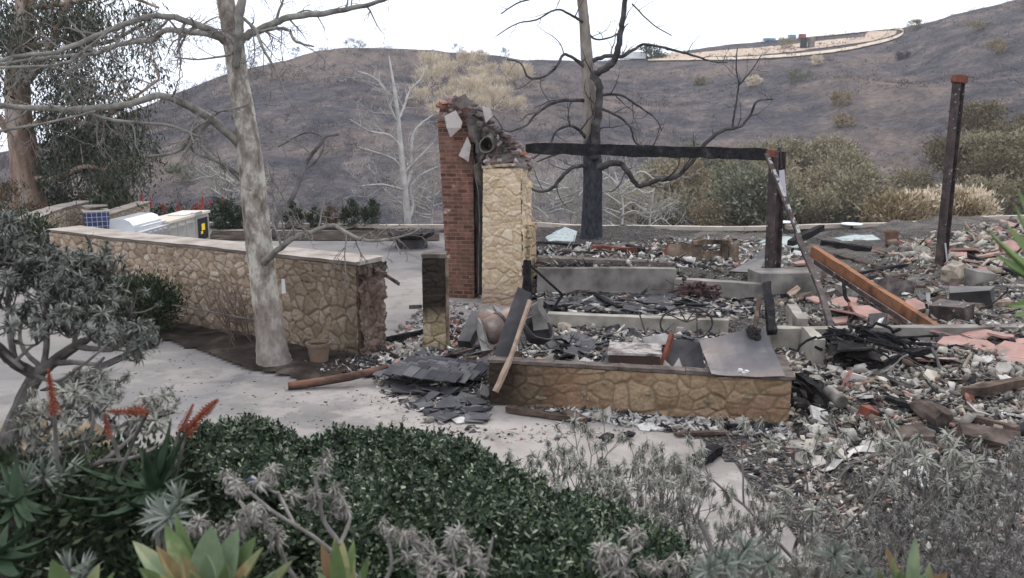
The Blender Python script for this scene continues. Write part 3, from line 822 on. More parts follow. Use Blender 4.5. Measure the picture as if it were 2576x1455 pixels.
FM_ch = fmat('chimney_face_stone', [(.60, .455, .29), (.69, .55, .38), (.63, .49, .33), (.72, .60, .45), (.54, .41, .27), (.66, .515, .36)], (.60, .47, .33), chain(soot_z(.55, .15, (.28, .2, .17), .6, 2, .4), soot_x(.20, .8, (.40, .26, .19), .5, 2.2, .3)), None, .08)
_cf = quad_at(1213, 1312, 778, YS, .8, -.2); _ct = quad_at(1216, 1307, 424, YS, .8, -.2)
def ch_pos(u, v, k, A=0, B=1):
    s_ = v / (_ct[0].z - _cf[0].z); t = u / (_cf[B] - _cf[A]).length; p = _cf[A].lerp(_cf[B], t).lerp(_ct[A].lerp(_ct[B], t), s_); d = (_cf[B] - _cf[A]).normalized(); n_ = Vector((d.y, -d.x, 0))
    return tuple(n_) if k else tuple(p + n_ * .008)
facing('stone_facing', ch_pos, (_cf[1] - _cf[0]).length + .03, _ct[0].z - _cf[0].z, (.24, .15), .010, FM_ch, ch, 55, .018, joint=.05, rough=.012, protr=.026, tiltk=.02)
facing('stone_facing', lambda u, v, k: ch_pos(u - .04, v, k, 1, 2), .86, _ct[0].z - _cf[0].z, (.24, .15), .022, FM_ch, ch, 56, .02, joint=.05, rough=.012, protr=.03)
# the stepped return at the right: lower shoulder that flares out beside the face
b = MB()
p0 = quad_at(1213, 1312, 778, YS, .8, -.2); p1 = quad_at(1216, 1307, 424, YS, .8, -.2)
sd = (p0[1] - p0[0]).normalized(); so = Vector((-sd.y, sd.x, 0))
f0 = [p0[1] + so * .25 + sd * .004, p0[1] + so * .25 + sd * .12, p0[1] + so * .82 + sd * .12, p0[1] + so * .82 + sd * .004]
def lift(ps, z, dx=0): return [Vector((p.x + dx, p.y, z)) for p in ps]
frustum(b, lift(f0, .1), [Vector((p.x - (.06 if i in (0, 3) else 0.0), p.y, 1.62)) for i, p in enumerate(f0)], nz_=5, jit=.02)
b.build('shoulder', M_chst, ch, boxuv=True)
M_pinkst = simple('spalled_stone', [(.32, .2, .165), (.42, .31, .25), (.3, .22, .19)], 6, 5, bump=.8, bscale=16, bdist=.04)
b = MB(); rng = random.Random(31)
for k in range(9): rock(b, at(1322 + rng.uniform(-7, 12), 560 + k * 11, YS + .35), (.1, .1, .09), rng)
b.build('spalled_edge', M_pinkst, ch)
# soot-black gap between the stacks with the metal flue
b = MB()
g0 = [at(1188, 770, YB + .1), at(1217, 770, YS + .25), at(1217, 770, YS + .9), at(1188, 770, YB + .9)]
frustum(b, [Vector((p.x, p.y, .1)) for p in g0], [Vector((p.x, p.y, 3.35)) for p in g0], nz_=6, jit=.03)
b.build('flue_gap', M_soot, ch)
M_zinc = simple('burnt_galvanised', [(.05, .046, .042), (.13, .118, .105), (.24, .215, .185)], 4, 5, rough=.55, spec=.5, metal=.6, bump=.3, bscale=9, bdist=.02)
b = MB()
def ring(b, c, axis, r0, r1, L, sides=20, mat=0):
    ax = Vector(axis).normalized(); q = ax.to_track_quat('Z', 'Y').to_matrix()
    b.lathe(c, [(r1, 0), (r1, L), (r0, L), (r0, L * .1), (0.0, L * .1)], sides, mat, q)
fc = at(1227, 362, 17.2)
ring(b, fc - Vector((-.1, -.5, -.05)), (-.2, -1, -.12), .14, .165, .62)
ring(b, fc - Vector((-.1, -.52, .02)), (-.2, -1, -.12), .17, .20, .42)
b.v = [(x + .05 * noise.noise(Vector((x * 4, y * 3, z * 4))), y, z + .05 * noise.noise(Vector((x * 4, z * 4, y * 3)))) for x, y, z in b.v]
b.build('flue_pipe', M_zinc, ch, smooth=False)
b = MB(); rng = random.Random(9)
for (pts, th) in (([(1196, 395), (1222, 375), (1250, 392), (1240, 412), (1205, 410)], .05), ([(1198, 330), (1212, 318), (1222, 345), (1206, 390), (1196, 380)], .04), ([(1192, 420), (1205, 408), (1216, 430), (1214, 470), (1200, 462)], .04), ([(1245, 345), (1262, 355), (1262, 385), (1240, 385)], .05)):
    b.slab([at(x, y, 17.35 + rng.uniform(-.12, .12)) for x, y in pts], th)
b.tube([at(1193, 400, 17.4), at(1194, 440, 17.42), at(1203, 480, 17.3), at(1207, 560, 17.3), at(1204, 640, 17.3), at(1203, 740, 17.25)], [.008, .014, .011, .014, .011, .011], 5, wob=.2, rng=rng)
b.build('flashing', M_zinc, ch)
# broken crown: leaning brick and mortar chunks
M_render = simple('mortar_render', [(.36, .31, .29), (.5, .45, .42), (.44, .38, .36)], 7, 5, bump=.5, bscale=40, bdist=.01)
M_chunkdk = simple('sooty_mortar', [(.05, .042, .04), (.12, .1, .095), (.2, .17, .155)], 6, 5, bump=.6, bscale=25, bdist=.02)
M_brickchip = simple('brick_chip', [(.16, .08, .06), (.27, .15, .12), (.28, .215, .2)], 8, 4, bump=.5, bscale=30, bdist=.01, isl=.85, islstops=[(.25, .12, .09), (.15, .095, .085), (.32, .26, .24), (.08, .07, .07), (.40, .36, .34), (.2, .16, .15)])
b = MB()
for pts in ([(1119, 292), (1147, 278), (1163, 308), (1160, 322), (1134, 346), (1124, 322)], [(1154, 392), (1176, 344), (1185, 366), (1179, 408), (1166, 398)], [(1212, 266), (1232, 272), (1240, 292), (1222, 310)]):
    b = MB(); b.slab([at(x, y, 17.5 if y < 340 else 17.58) for x, y in pts], -.07); b.build('render_slab', M_render, ch)
b = MB()
for pts in ([(1172, 300), (1190, 292), (1212, 306), (1205, 340), (1194, 362), (1180, 338)], [(1196, 345), (1214, 322), (1228, 345), (1210, 372)], [(1135, 255), (1170, 236), (1188, 262), (1160, 276)]):
    b = MB(); b.slab([at(x, y, 17.52) for x, y in pts], -.06); b.build('sooty_slab', M_chunkdk, ch)
b = MB(); rng = random.Random(12)
def brick_pile(b, n, x0, x1, ytop, ybot, Y0, Y1, rng, s=1.0):
    for k in range(n):
        x = rng.uniform(x0, x1); tt = (x - x0) / (x1 - x0)
        yt = np.interp(tt, [0, .25, .5, .75, 1], ytop); p = at(x, rng.uniform(yt, ybot), rng.uniform(Y0, Y1))
        b.box(p, (rng.uniform(.12, .22) * s, rng.uniform(.08, .12) * s, rng.uniform(.05, .075) * s), (rng.uniform(-.7, .7), rng.uniform(-.7, .7), rng.uniform(0, 3)), jit=.012, rng=rng)
brick_pile(b, 40, 1108, 1222, [262, 240, 240, 256, 290], 300, 17.6, 18.2, rng)
brick_pile(b, 70, 1222, 1330, [415, 345, 340, 362, 392], 420, 17.2, 18.0, rng)
brick_pile(b, 14, 1290, 1332, [395, 385, 385, 390, 400], 450, 17.15, 17.6, rng)
b.build('broken_brick', M_brickchip, ch)['kind'] = 'stuff'
b = MB()
vs2 = quad_at(1220, 1325, 424, YS + .05, .75, -.15); vs3 = quad_at(1262, 1318, 372, YS + .3, .35, .1)
frustum(b, vs2, vs3, nz_=3, jit=.04)
vs4 = quad_at(1112, 1205, 290, YB + .1, .7, -.1); vs5 = quad_at(1135, 1190, 252, YB + .25, .4, 0)
frustum(b, vs4, vs5, nz_=2, jit=.04)
b.slab([at(x, y, YS + .95) for x, y in ((1186, 285), (1224, 288), (1262, 345), (1300, 362), (1326, 392), (1322, 424), (1214, 424), (1192, 380))], .2)
b.build('rubble_core', M_chunkdk, ch)
b = MB(); rng = random.Random(19)
for k in range(26): rock(b, at(rng.uniform(1195, 1300), 0, 17.3) * 0 + at(*(lambda t: (1195 + 125 * t + rng.uniform(-14, 14), 275 + 120 * t + rng.uniform(-16, 18)))(rng.random()), 17.35 + rng.uniform(-.15, .2)), (rng.uniform(.05, .12), rng.uniform(.05, .09), rng.uniform(.03, .07)), rng)
b.build('mortar_lumps', M_chunkdk, ch)
b = MB(); b.bar(at(1214, 421, YS + .02), at(1296, 415, YS - .14), .12, .05, jit=.012, seg=5, rng=rng); b.build('ledge_stone', M_chst, ch, boxuv=True)

# ================================================================ CONCRETE STEM WALLS
M_conc = simple('stem_concrete', [(.14, .125, .108), (.27, .245, .212), (.38, .35, .30)], 2.6, 6, bump=.35, bscale=22, bdist=.01)
M_concd = simple('stained_concrete', [(.075, .068, .062), (.19, .173, .157), (.29, .268, .243)], 1.9, 6, bump=.35, bscale=22, bdist=.01)
def stem(p, q, th, z0, z1, mat, label, seed=0):
    b = MB(); rng = random.Random(seed); p = Vector(p); q = Vector(q)
    c0 = Vector((p.x, p.y, (z0 + z1) / 2)); c1 = Vector((q.x, q.y, (z0 + z1) / 2))
    b.bar(c0, c1, th, z1 - z0, jit=.008, seg=6, rng=rng)
    return tag(b.build('stem_wall', mat), label, 'concrete wall', kind='thing')
e1 = at(1378, 787, 14.6); e2 = at(1832, 806, 14.05)
stem(e1, e2, .2, .05, e1.z, M_conc, 'pale concrete stem wall crossing the middle of the ruined floor')
for i in range(7):
    pass
e3 = at(1352, 672, 17.05); e4 = at(1700, 676, 16.9)
stem(e3, e4, .28, .1, e3.z, M_concd, 'tall stained concrete step wall behind the slate covered floor', 2)
b = MB(); b.bar(at(1352, 655, 17.35) , at(1695, 668, 17.2), .3, .16, jit=.01, seg=6); tag(b.build('scorched_kerb', M_capd), 'scorched timber kerb on top of the tall stained step wall', 'kerb', kind='thing')
e5 = at(1700, 700, 16.8); e6 = at(1915, 712, 16.2); stem(e5, e6, .25, .1, e5.z, M_concd, 'sooty concrete wall leading to the foot of the steel post', 3)
e7 = at(1938, 824, 12.9); e8 = at(2140, 824, 12.9); stem(e7, e8, .2, .05, e7.z, M_conc, 'pale concrete stem wall between bent brace and metal sheet', 4)
e9 = at(2185, 822, 13.2); e10 = at(2640, 826, 13.3); stem(e9, e10, .22, .05, e9.z, M_concd, 'long concrete stem wall behind the pink plaster heap', 5)
e11 = at(1990, 783, 14.2); e12 = at(2052, 826, 12.55); stem(e11, at(2018, 812, 13.05), .16, .1, .6, M_conc, 'short pale stem wall running back beside the charred stud', 6)
stem(at(2030, 832, 12.75), at(2062, 872, 11.9), .16, .05, .55, M_conc, 'short stem wall stub in front of the cross wall', 7)
b = MB(); b.box(at(1968, 713, 16.6), (1.15, .7, .5), (0, 0, .05), jit=.02); tag(b.build('concrete_pier', M_concd), 'square concrete pier under the bolted steel post', 'pier', kind='thing')

# far retaining kerb of the terrace
M_curb = simple('kerb_concrete', [(.36, .31, .26), (.48, .42, .36)], 1.2, 5, bump=.4, bscale=12, bdist=.02)
b = MB(); prev = None
kx = [(-14, .12), (-11, .12), (-8, .12), (-5, .12), (-3, .14), (-1, .3), (.8, .5), (2, .56), (4.5, .58), (7, .6), (9.5, .64), (12, .66), (14, .64), (16, .62), (18.5, .6)]
cp_ = [Vector((x, yedge(x) + .1, z)) for x, z in kx]; cpp, _ = spline(cp_, [1] * len(cp_), 4)
for i in range(len(cpp) - 1):
    a, q = cpp[i], cpp[i + 1]
    b.bar(a + Vector((0, 0, -.055)), q + Vector((0, 0, -.055)), .22, .12, jit=.006, rng=rng)
tag(b.build('retaining_kerb', M_curb), 'long pale retaining kerb along the far edge of the terrace', 'kerb', kind='thing')
# ================================================================ STEEL, BEAMS AND LARGE WRECKAGE
def one(name, b, mats, label, cat, group=None, smooth=False, boxuv=False, kind='thing'):
    return tag(b.build(name, mats, smooth=smooth, boxuv=boxuv), label, cat, group, kind)
M_char = Mat('charred_timber', .9, .15)
_c = M_char.ramp(M_char.noise(7, 6, .65), [(.3, (.010, .0095, .010)), (.6, (.032, .031, .033)), (.75, (.085, .082, .085))])
_v = M_char.vor(26, 'DISTANCE_TO_EDGE')
M_char.color(_c).bump(M_char.math('ADD', _v.outputs['Distance'], M_char.noise(18, 4)), .9, .03); M_char = M_char.m
M_scorch = simple('scorched_board', [(.03, .025, .022), (.085, .06, .048), (.16, .115, .09)], 5, 5, bump=.5, bscale=30, bdist=.01)
m = Mat('rusted_steel', .75, .35, .25)
c = m.ramp(m.noise(5, 6, .6), [(.3, (.022, .018, .018)), (.5, (.058, .043, .041)), (.7, (.12, .082, .074))])
c = m.mix(m.ramp(m.noise(9, 3), [(.66, 0.0), (.70, .9)]), c, (.36, .32, .30))
m.color(c).bump(m.noise(30, 4), .3, .006); M_steel = m.m
m = Mat('dark_steel', .7, .35, .3)
c = m.ramp(m.noise(4, 6, .6), [(.3, (.02, .019, .02)), (.55, (.05, .044, .046)), (.72, (.10, .085, .085))])
m.color(c).bump(m.noise(30, 4), .3, .006); M_steeld = m.m
M_bracket = simple('rust_red_steel', [(.12, .04, .03), (.22, .08, .055)], 6, 4, rough=.8, bump=.3)
m = Mat('orange_rust', .8, .3, .1)
c = m.ramp(m.noise(3, 6, .6, m.mapped((1, 1, 1))), [(.3, (.07, .045, .035)), (.42, (.20, .095, .052)), (.55, (.28, .13, .068)), (.7, (.16, .10, .075))])
c = m.mix(m.ramp(m.noise(14, 4), [(.64, 0.0), (.7, .7)]), c, (.07, .045, .035)); m.color(c).bump(m.noise(40, 4), .3, .005); M_orange = m.m
m = Mat('flaking_white_paint', .8, .25)
c = m.ramp(m.noise(9, 5, .6), [(.47, (.075, .058, .052)), (.53, (.40, .38, .37))]); m.color(c).bump(m.noise(20, 4), .4, .01); M_flake = m.m
M_sheet = Mat('heat_stained_sheet', .55, .4, .3)
m = M_sheet; c = m.ramp(m.noise(1.6, 4, .5), [(.32, (.10, .095, .10)), (.48, (.17, .155, .155)), (.62, (.27, .225, .20)), (.74, (.36, .30, .265))])
c = m.mix(m.ramp(m.noise(3.2, 5), [(.62, 0.0), (.66, .8)]), c, (.33, .24, .22)); m.color(c).bump(m.noise(3, 3), .2, .02); M_sheet = m.m
M_sheetd = simple('sooty_sheet', [(.016, .0155, .017), (.04, .037, .039), (.09, .083, .083)], 2.5, 4, rough=.6, spec=.35, metal=.3, bump=.2, bscale=5, bdist=.02)
M_strip = simple('bare_batten', [(.24, .165, .12), (.38, .28, .215), (.15, .10, .075)], 4, 5, bump=.3, bscale=40)

# steel post with the beam
PY_ = 17.2
root = thing('steel_post', 'thick dark steel post holding up the charred beam end', 'steel post', at(1943, 683, PY_))
def hpost(b, foot, topp, wd, dp, fl=.018, yaw=0.0):
    ax = (topp - foot).normalized(); x = Vector((math.cos(yaw), math.sin(yaw), 0)); x = (x - ax * x.dot(ax)).normalized(); y = ax.cross(x)
    for s in (-1, 1):
        b.bar(foot + x * (s * wd / 2), topp + x * (s * wd / 2), dp, fl, up=x, jit=.003, seg=6)
    b.bar(foot + ax * .002, topp - ax * .002, fl, wd - fl - .004, up=x, seg=2)
b = MB(); hpost(b, at(1943, 684, PY_), at(1957, 382, PY_), .25, .2, yaw=.6); b.build('column', M_steel, root)
b = MB(); b.box(at(1943, 681, PY_) , (.4, .36, .03)); b.build('base_plate', M_steeld, root)
for dx, dy in ((-.16, -.14), (.16, -.14), (-.16, .14), (.16, .14)):
    b = MB(); b.lathe(at(1943, 681, PY_) + Vector((dx, dy, .0)), [(.016, 0), (.016, .06)], 8); b.build('bolt', M_steeld, root)
b = MB(); b.box(at(1938, 387, PY_ - .02), (.24, .2, .14), (0, .05, .2)); b.build('saddle', M_bracket, root)
b = MB(); b.bar(at(1960, 372, PY_ + .1), at(1962, 470, PY_ + .05), .02, .2, up=(0, 1, 0)); b.bar(at(1951, 378, PY_), at(1953, 395, PY_), .06, .06); b.build('top_flange', M_steeld, root)
m_white = simple('chalked_steel', [(.38, .37, .41), (.52, .5, .54)], 3, 4, bump=.2)
b = MB(); b.bar(at(1966, 428, PY_ - .12), at(1972, 498, PY_ - .1), .11, .012, up=(0, -1, .1)); b.build('chalky_plate', m_white, root)
root = thing('charred_beam', 'long charred timber beam spanning from chimney to steel post', 'beam', at(1325, 372, 17.5))
b = MB(); rng = random.Random(4)
n = 26; P = [at(1322 + (1928 - 1322) * i / n, 372 + 15.5 * i / n, 17.5 + (PY_ - 17.5) * i / n) for i in range(n + 1)]
vs_ = []; fs = []
for i, p in enumerate(P):
    h = .105 * min(1, .7 + i * .15); wv = .08
    for sx, sz in ((-1, -1), (1, -1), (1, 1), (-1, 1)): vs_.append(p + Vector((0, sx * -wv, sz * h + (rng.uniform(-.012, .012) if sz > 0 else rng.uniform(-.03, .012)))))
for i in range(n):
    for k in range(4): fs.append((4 * i + k, 4 * i + (k + 1) % 4, 4 * i + 4 + (k + 1) % 4, 4 * i + 4 + k))
fs += [(3, 2, 1, 0), tuple(4 * n + k for k in range(4))]
b.add(vs_, fs); b.build('timber', M_char, root)
# bent brace
bp = [at(1928, 388, 16.9), at(1950, 440, 16.5), at(1978, 512, 16.0), at(2010, 590, 15.4), at(2045, 672, 14.7), at(2072, 742, 14.0), at(2092, 812, 13.3), at(2098, 850, 12.9)]
root = thing('bent_brace', 'thin bent steel brace with flaking white paint at its top', 'brace', bp[-1])
sp_, sr_ = spline(bp, [.05] * 8, 3)
b = MB()
for i in range(0, 9): b.bar(sp_[i], sp_[i + 1] + (sp_[i + 1] - sp_[i]) * .02, .085, .03, up=(0, -1, .3))
b.build('painted_flat', M_flake, root)
b = MB(); off = Vector((-.045, -.035, 0))
for i in range(len(sp_) - 1): b.bar(sp_[i] + off, sp_[i + 1] + off + (sp_[i + 1] - sp_[i]) * .03, .028 if i < 9 else .1, .05 if i < 9 else .06, up=(0, -1, .3))
b.build('bent_angle', M_steel, root)
b = MB(); b.bar(at(1984, 530, 15.85), at(1987, 552, 15.7), .05, .05); b.build('bolt_lug', M_steel, root)
# tall post at the right
YR = 19.6
root = thing('steel_post', 'tall lone rusty steel post leaning right with red bracket', 'steel post', at(2366, 662, YR))
b = MB(); hpost(b, at(2367, 664, YR), at(2412, 208, YR), .17, .2, yaw=.55); b.build('column', M_steel, root)
b = MB(); b.box(at(2414, 200, YR), (.26, .24, .16), (0, .1, .55)); b.bar(at(2402, 203, YR - .1), at(2396, 205, YR - .1), .08, .05); b.build('bracket', M_bracket, root)
b = MB(); b.bar(at(2378, 612, YR - .3), at(2384, 668, YR - .35), .04, .03); b.build('torn_strap', m_white, root)
# orange channel
oa, ob = at(2040, 632, 17.2), at(2352, 836, 13.3)
root = thing('rust_channel', 'fallen orange rusted steel channel lying across the debris', 'steel beam', ob)
ax = (ob - oa).normalized(); 
b = MB()
side = ax.cross(Vector((0, 0, 1))).normalized(); upv = side.cross(ax)
b.bar(oa, ob, .02, .2, up=upv, seg=14, jit=.006)
for s in (-1, 1):
    b.bar(oa + upv * (.1 * s) + side * -.05, ob + upv * (.1 * s) + side * -.05, .12, .02, up=upv, seg=14, jit=.008)
b.build('web', M_orange, root)
for t in (.36, .7):
    p = oa.lerp(ob, t); b = MB(); b.bar(p - side * .055 - upv * .088, p - side * .055 + upv * .088, .09, .012, up=ax); b.build('stiffener', M_steel, root)
b = MB(); b.bar(at(2045, 657, 16.95) - Vector((0, .1, .0)), at(2338, 846, 13.2) - Vector((0, .08, .03)), .03, .09); b.build('bottom_lip', M_steel, root)

# large wreckage by the front wall
def quadplate(name, px, Ys, th, mat, label, cat, kids=()):
    b = MB(); c = [at(x, y, Y) for (x, y), Y in zip(px, Ys)]
    b.slab(c, th); return one(name, b, mat, label, cat)
# buckled sheet with a warped surface
def warped(name, c4, mat, label, cat, nu=10, nv=8, amp=.03, th=.012, seed=0):
    b = MB(); c = [Vector(p) for p in c4]; n = (c[1] - c[0]).cross(c[3] - c[0]).normalized()
    vs_ = []
    for s in (0, 1):
        for j in range(nv + 1):
            for i in range(nu + 1):
                u, v = i / nu, j / nv
                p = (c[0] * (1 - u) + c[1] * u) * (1 - v) + (c[3] * (1 - u) + c[2] * u) * v
                vs_.append(p + n * (amp * noise.noise(Vector((u * 2.2, v * 2.2, seed * 3.3))) + s * th))
    fs = []; N = (nu + 1) * (nv + 1)
    for j in range(nv):
        for i in range(nu):
            a = j * (nu + 1) + i; q = (a, a + 1, a + nu + 2, a + nu + 1)
            fs.append(q[::-1]); fs.append(tuple(k + N for k in q))
    rim = [i for i in range(nu + 1)] + [j * (nu + 1) + nu for j in range(1, nv + 1)] + [nv * (nu + 1) + i for i in range(nu - 1, -1, -1)] + [j * (nu + 1) for j in range(nv - 1, 0, -1)]
    for i in range(len(rim)): a, q = rim[i], rim[(i + 1) % len(rim)]; fs.append((a, q, q + N, a + N))
    b.add(vs_, fs); return one(name, b, mat, label, cat, smooth=False)
fw = lambda px: 10.05 + (1984 - px) / 752 * .75          # depth of the front wall line
warped('metal_sheet', (at(1790, 941, 10.02), at(1974, 951, 9.86), at(1924, 824, 10.35), at(1759, 862, 10.5)), M_sheet, 'square heat stained grey sheet propped on the front wall', 'metal sheet', amp=.06, seed=2)
b = MB(); rng = random.Random(3)
for k in range(7): rock(b, at(1868 + rng.uniform(-12, 12), 936 + rng.uniform(-5, 4), 9.88), (.035, .03, .02), rng)
M_plaster = simple('white_plaster', [(.5, .47, .45), (.66, .63, .61), (.42, .39, .37)], 9, 4, bump=.5, bscale=40, bdist=.01)
one('plaster_crumb', b, M_plaster, 'white plaster crumbs on the lower edge of the stained sheet', 'plaster')
b = MB()
for k in range(6):
    p = at(1895 + rng.uniform(-14, 14), 838 + rng.uniform(-14, 12), 10.3)
    rock(b, p, (.06, .04, .05), rng)
one('burnt_clump', b, M_soot, 'black burnt clump on the top edge of the stained sheet', 'debris')
# tilted dark panel (duct cover) with its batten
root = thing('tilted_panel', 'long black box panel leaning over the left end of the front wall', 'panel', at(1262, 905, 10.9))
b = MB(); q4 = [at(1240, 896, 10.85), at(1279, 910, 10.75), at(1337, 738, 11.35), at(1303, 722, 11.45)]
b.slab(q4, -.09); b.build('cover', M_sheetd, root)
b = MB(); b.bar(at(1242, 899, 10.82), at(1280, 913, 10.72), .03, .04); b.build('edge_trim', M_strip, root)
b = MB(); b.bar(at(1333, 757, 11.2), at(1283, 905, 10.62), .045, .05, jit=.004, seg=5); b.bar(at(1284, 903, 10.62), at(1246, 986, 10.42), .07, .045, jit=.004, seg=4)
one('batten', b, M_strip, 'pale bare batten hanging beside the long black panel', 'batten')
# water tank and ducts left of the panel
M_tank = simple('burnt_tank', [(.10, .065, .05), (.22, .155, .12), (.16, .12, .105), (.30, .24, .20)], 3, 4, rough=.6, spec=.35, metal=.3, bump=.2, bscale=10)
def cyl(name, a, c, r, mat, label, cat, sides=20, dome=.35, parent=None):
    ax = (c - a); L = ax.length; q = ax.to_track_quat('Z', 'Y').to_matrix(); b = MB()
    b.lathe(a, [(0, -r * dome), (r * .5, -r * dome * .8), (r * .85, -r * dome * .4), (r, 0), (r, L), (r * .85, L + r * dome * .4), (r * .5, L + r * dome * .8), (0, L + r * dome)], sides, 0, q)
    if parent: o = b.build(name, mat, parent, smooth=True); return o
    return one(name, b, mat, label, cat, smooth=True)
t_ = thing('water_tank', 'rust brown dented cylinder tank lying by the black panel', 'tank', at(1225, 840, 11.9))
cyl('shell', at(1228, 836, 11.9), at(1290, 805, 12.1), .2, M_tank, '', '', parent=t_)
b = MB(); b.lathe(at(1262, 818, 12.0), [(.208, -.02), (.208, .02)], 20, 0, (at(1290, 805, 12.1) - at(1228, 836, 11.9)).to_track_quat('Z', 'Y').to_matrix()); b.build('seam', M_steel, t_)
t_ = thing('buried_tank', 'ochre domed tank top poking out behind the brown cylinder', 'tank', at(1228, 800, 12.4))
cyl('shell', at(1228, 822, 12.5), at(1226, 800, 12.5), .19, M_tank, '', '', dome=.7, parent=t_)
M_flash = simple('pale_flashing', [(.13, .12, .112), (.28, .262, .245), (.42, .395, .375)], 3, 4, rough=.55, spec=.4, metal=.3, bump=.2, bscale=8)
def sheet_obj(name, px, Y, th, mat, label, cat='sheet metal'):
    b = MB(); b.slab([at(x, y, Y + d) for x, y, d in px], th); return one(name, b, mat, label, cat)
sheet_obj('flashing', [(1240, 766, .0), (1262, 782, 0), (1276, 800, -.1), (1262, 806, -.1), (1245, 790, 0)], 12.6, .02, M_flash, 'pale flashing sheet wedged behind the domed tank')
sheet_obj('torn_duct', [(1200, 800, 0), (1214, 822, -.1), (1222, 862, -.2), (1237, 880, -.2), (1212, 884, -.25), (1203, 850, -.1), (1196, 820, 0)], 11.9, .05, M_flash, 'torn pale duct end standing left of the brown tank', 'duct')
b = MB(); b.bar(at(1168, 868, 12.0), at(1206, 790, 12.6), .2, .12, jit=.012, seg=4); one('sooty_duct', b, M_sheetd, 'sooty flat duct sloping up to the foot of the chimney', 'duct')
# white tub on the right of the panel
root = thing('bent_tub', 'bent white enamel tub with black rim beside the black panel', 'tub', at(1355, 860, 11.6))
b = MB(); q = Euler((.5, .25, .4)).to_matrix()
b.lathe(at(1354, 836, 11.7), [(.08, -.15), (.15, -.14), (.2, -.02), (.23, .08), (.21, .08), (.18, -.01), (.14, -.12), (0, -.13)], 18, 0, q)
tr2 = random.Random(8); b.v = [(x + .05 * noise.noise(Vector((x * 5, y * 5, z * 5))), y, z + .05 * noise.noise(Vector((x * 4, z * 5, 3)))) for x, y, z in b.v]; b.build('bowl', M_sheetd, root, smooth=True)
b = MB(); b.slab([at(x, y, 11.75) for x, y in ((1335, 770), (1352, 760), (1372, 800), (1380, 828), (1342, 832))], .03); b.slab([at(x, y, 11.6) for x, y in ((1352, 752), (1368, 748), (1366, 775), (1384, 806), (1372, 806), (1354, 778))], .04); b.build('torn_lining', M_flash, root)
# bent bar frame
b = MB()
for a, c in (((1332, 666), (1415, 742)), ((1415, 742), (1390, 779)), ((1390, 779), (1336, 735)), ((1334, 655), (1333, 740))):
    b.bar(at(*a, 14.0), at(*c, 13.9), .035, .035)
one('bar_frame', b, M_char, 'bent black bar frame leaning against the stone chimney', 'metal frame')
b = MB(); b.bar(at(1325, 655, 16.3), at(1322, 740, 16.2), .1, .1, jit=.015, seg=4); one('burnt_stud', b, M_char, 'burnt black stud upright on the right edge of the chimney', 'stud')
# metal chest
root = thing('metal_chest', 'dark brown metal chest with flat ashy lid behind the front wall', 'chest', at(1600, 935, 10.55))
c0 = [at(1531, 934, 10.6), at(1660, 940, 10.5)]; d_ = (c0[1] - c0[0]).normalized(); nn = Vector((-d_.y, d_.x, 0))
M_chest = simple('brown_enamel', [(.035, .022, .02), (.07, .042, .036)], 3, 4, rough=.5, spec=.4, bump=.15)
M_ashtop = simple('ash_dusted_top', [(.05, .043, .04), (.15, .125, .115), (.36, .325, .305), (.08, .068, .064)], 6, 6, bump=.5, bscale=25, bdist=.015)
zt = at(1531, 893, 10.6).z; zb = c0[0].z - .12
b = MB(); mid_ = (c0[0] + c0[1]) / 2 + nn * .25
b.box((mid_.x, mid_.y, (zt + zb) / 2), ((c0[1] - c0[0]).length, .5, zt - zb), (0, 0, math.atan2(d_.y, d_.x))); b.build('body', M_chest, root)
b = MB(); b.box((mid_.x, mid_.y, zt + .022), ((c0[1] - c0[0]).length + .03, .54, .035), (0, 0, math.atan2(d_.y, d_.x)), jit=.004); b.build('lid', M_ashtop, root)
for px in (1550, 1641):
    b = MB(); p = c0[0].lerp(c0[1], (px - 1531) / 129.); b.box((p.x - nn.x * .012, p.y - nn.y * .012, zt - .03), (.03, .012, .085), (0, 0, math.atan2(d_.y, d_.x))); b.build('latch', M_steel, root)
b = MB(); b.bar(at(1690, 842, 10.9), at(1660, 938, 10.55), .05, .09, jit=.004, seg=3); one('leaning_angle', b, M_bracket, 'dark red steel angle leaning at the right end of the chest', 'steel angle')
sheet_obj('blued_sheet', [(1684, 852, .3), (1762, 862, .1), (1775, 942, -.1), (1668, 936, 0)], 10.7, .02, M_sheetd, 'blue black panel flat between the chest and the stained sheet')
sheet_obj('tin_sheet', [(1662, 940, 0), (1672, 905, .1), (1692, 925, 0), (1708, 900, .1), (1722, 940, -.05), (1690, 946, -.1)], 10.5, .015, M_flash, 'jagged pale tin scrap beside the metal chest')
sheet_obj('tray', [(1455, 908, .1), (1470, 898, .15), (1528, 926, 0), (1520, 936, -.05)], 10.8, .06, M_flash, 'shallow rusty tin tray left of the metal chest', 'tray')
sheet_obj('grey_board', [(1615, 850, .1), (1672, 838, .2), (1718, 862, .1), (1625, 872, 0)], 11.6, .03, M_flash, 'tilted pale grey board behind the metal chest', 'board')
b = MB(); b.bar(at(1344, 905, 10.9), at(1413, 928, 10.7), .18, .05, jit=.01, seg=3); one('shelf_board', b, M_wood, 'scorched shelf board lying right of the tilted black panel', 'board')
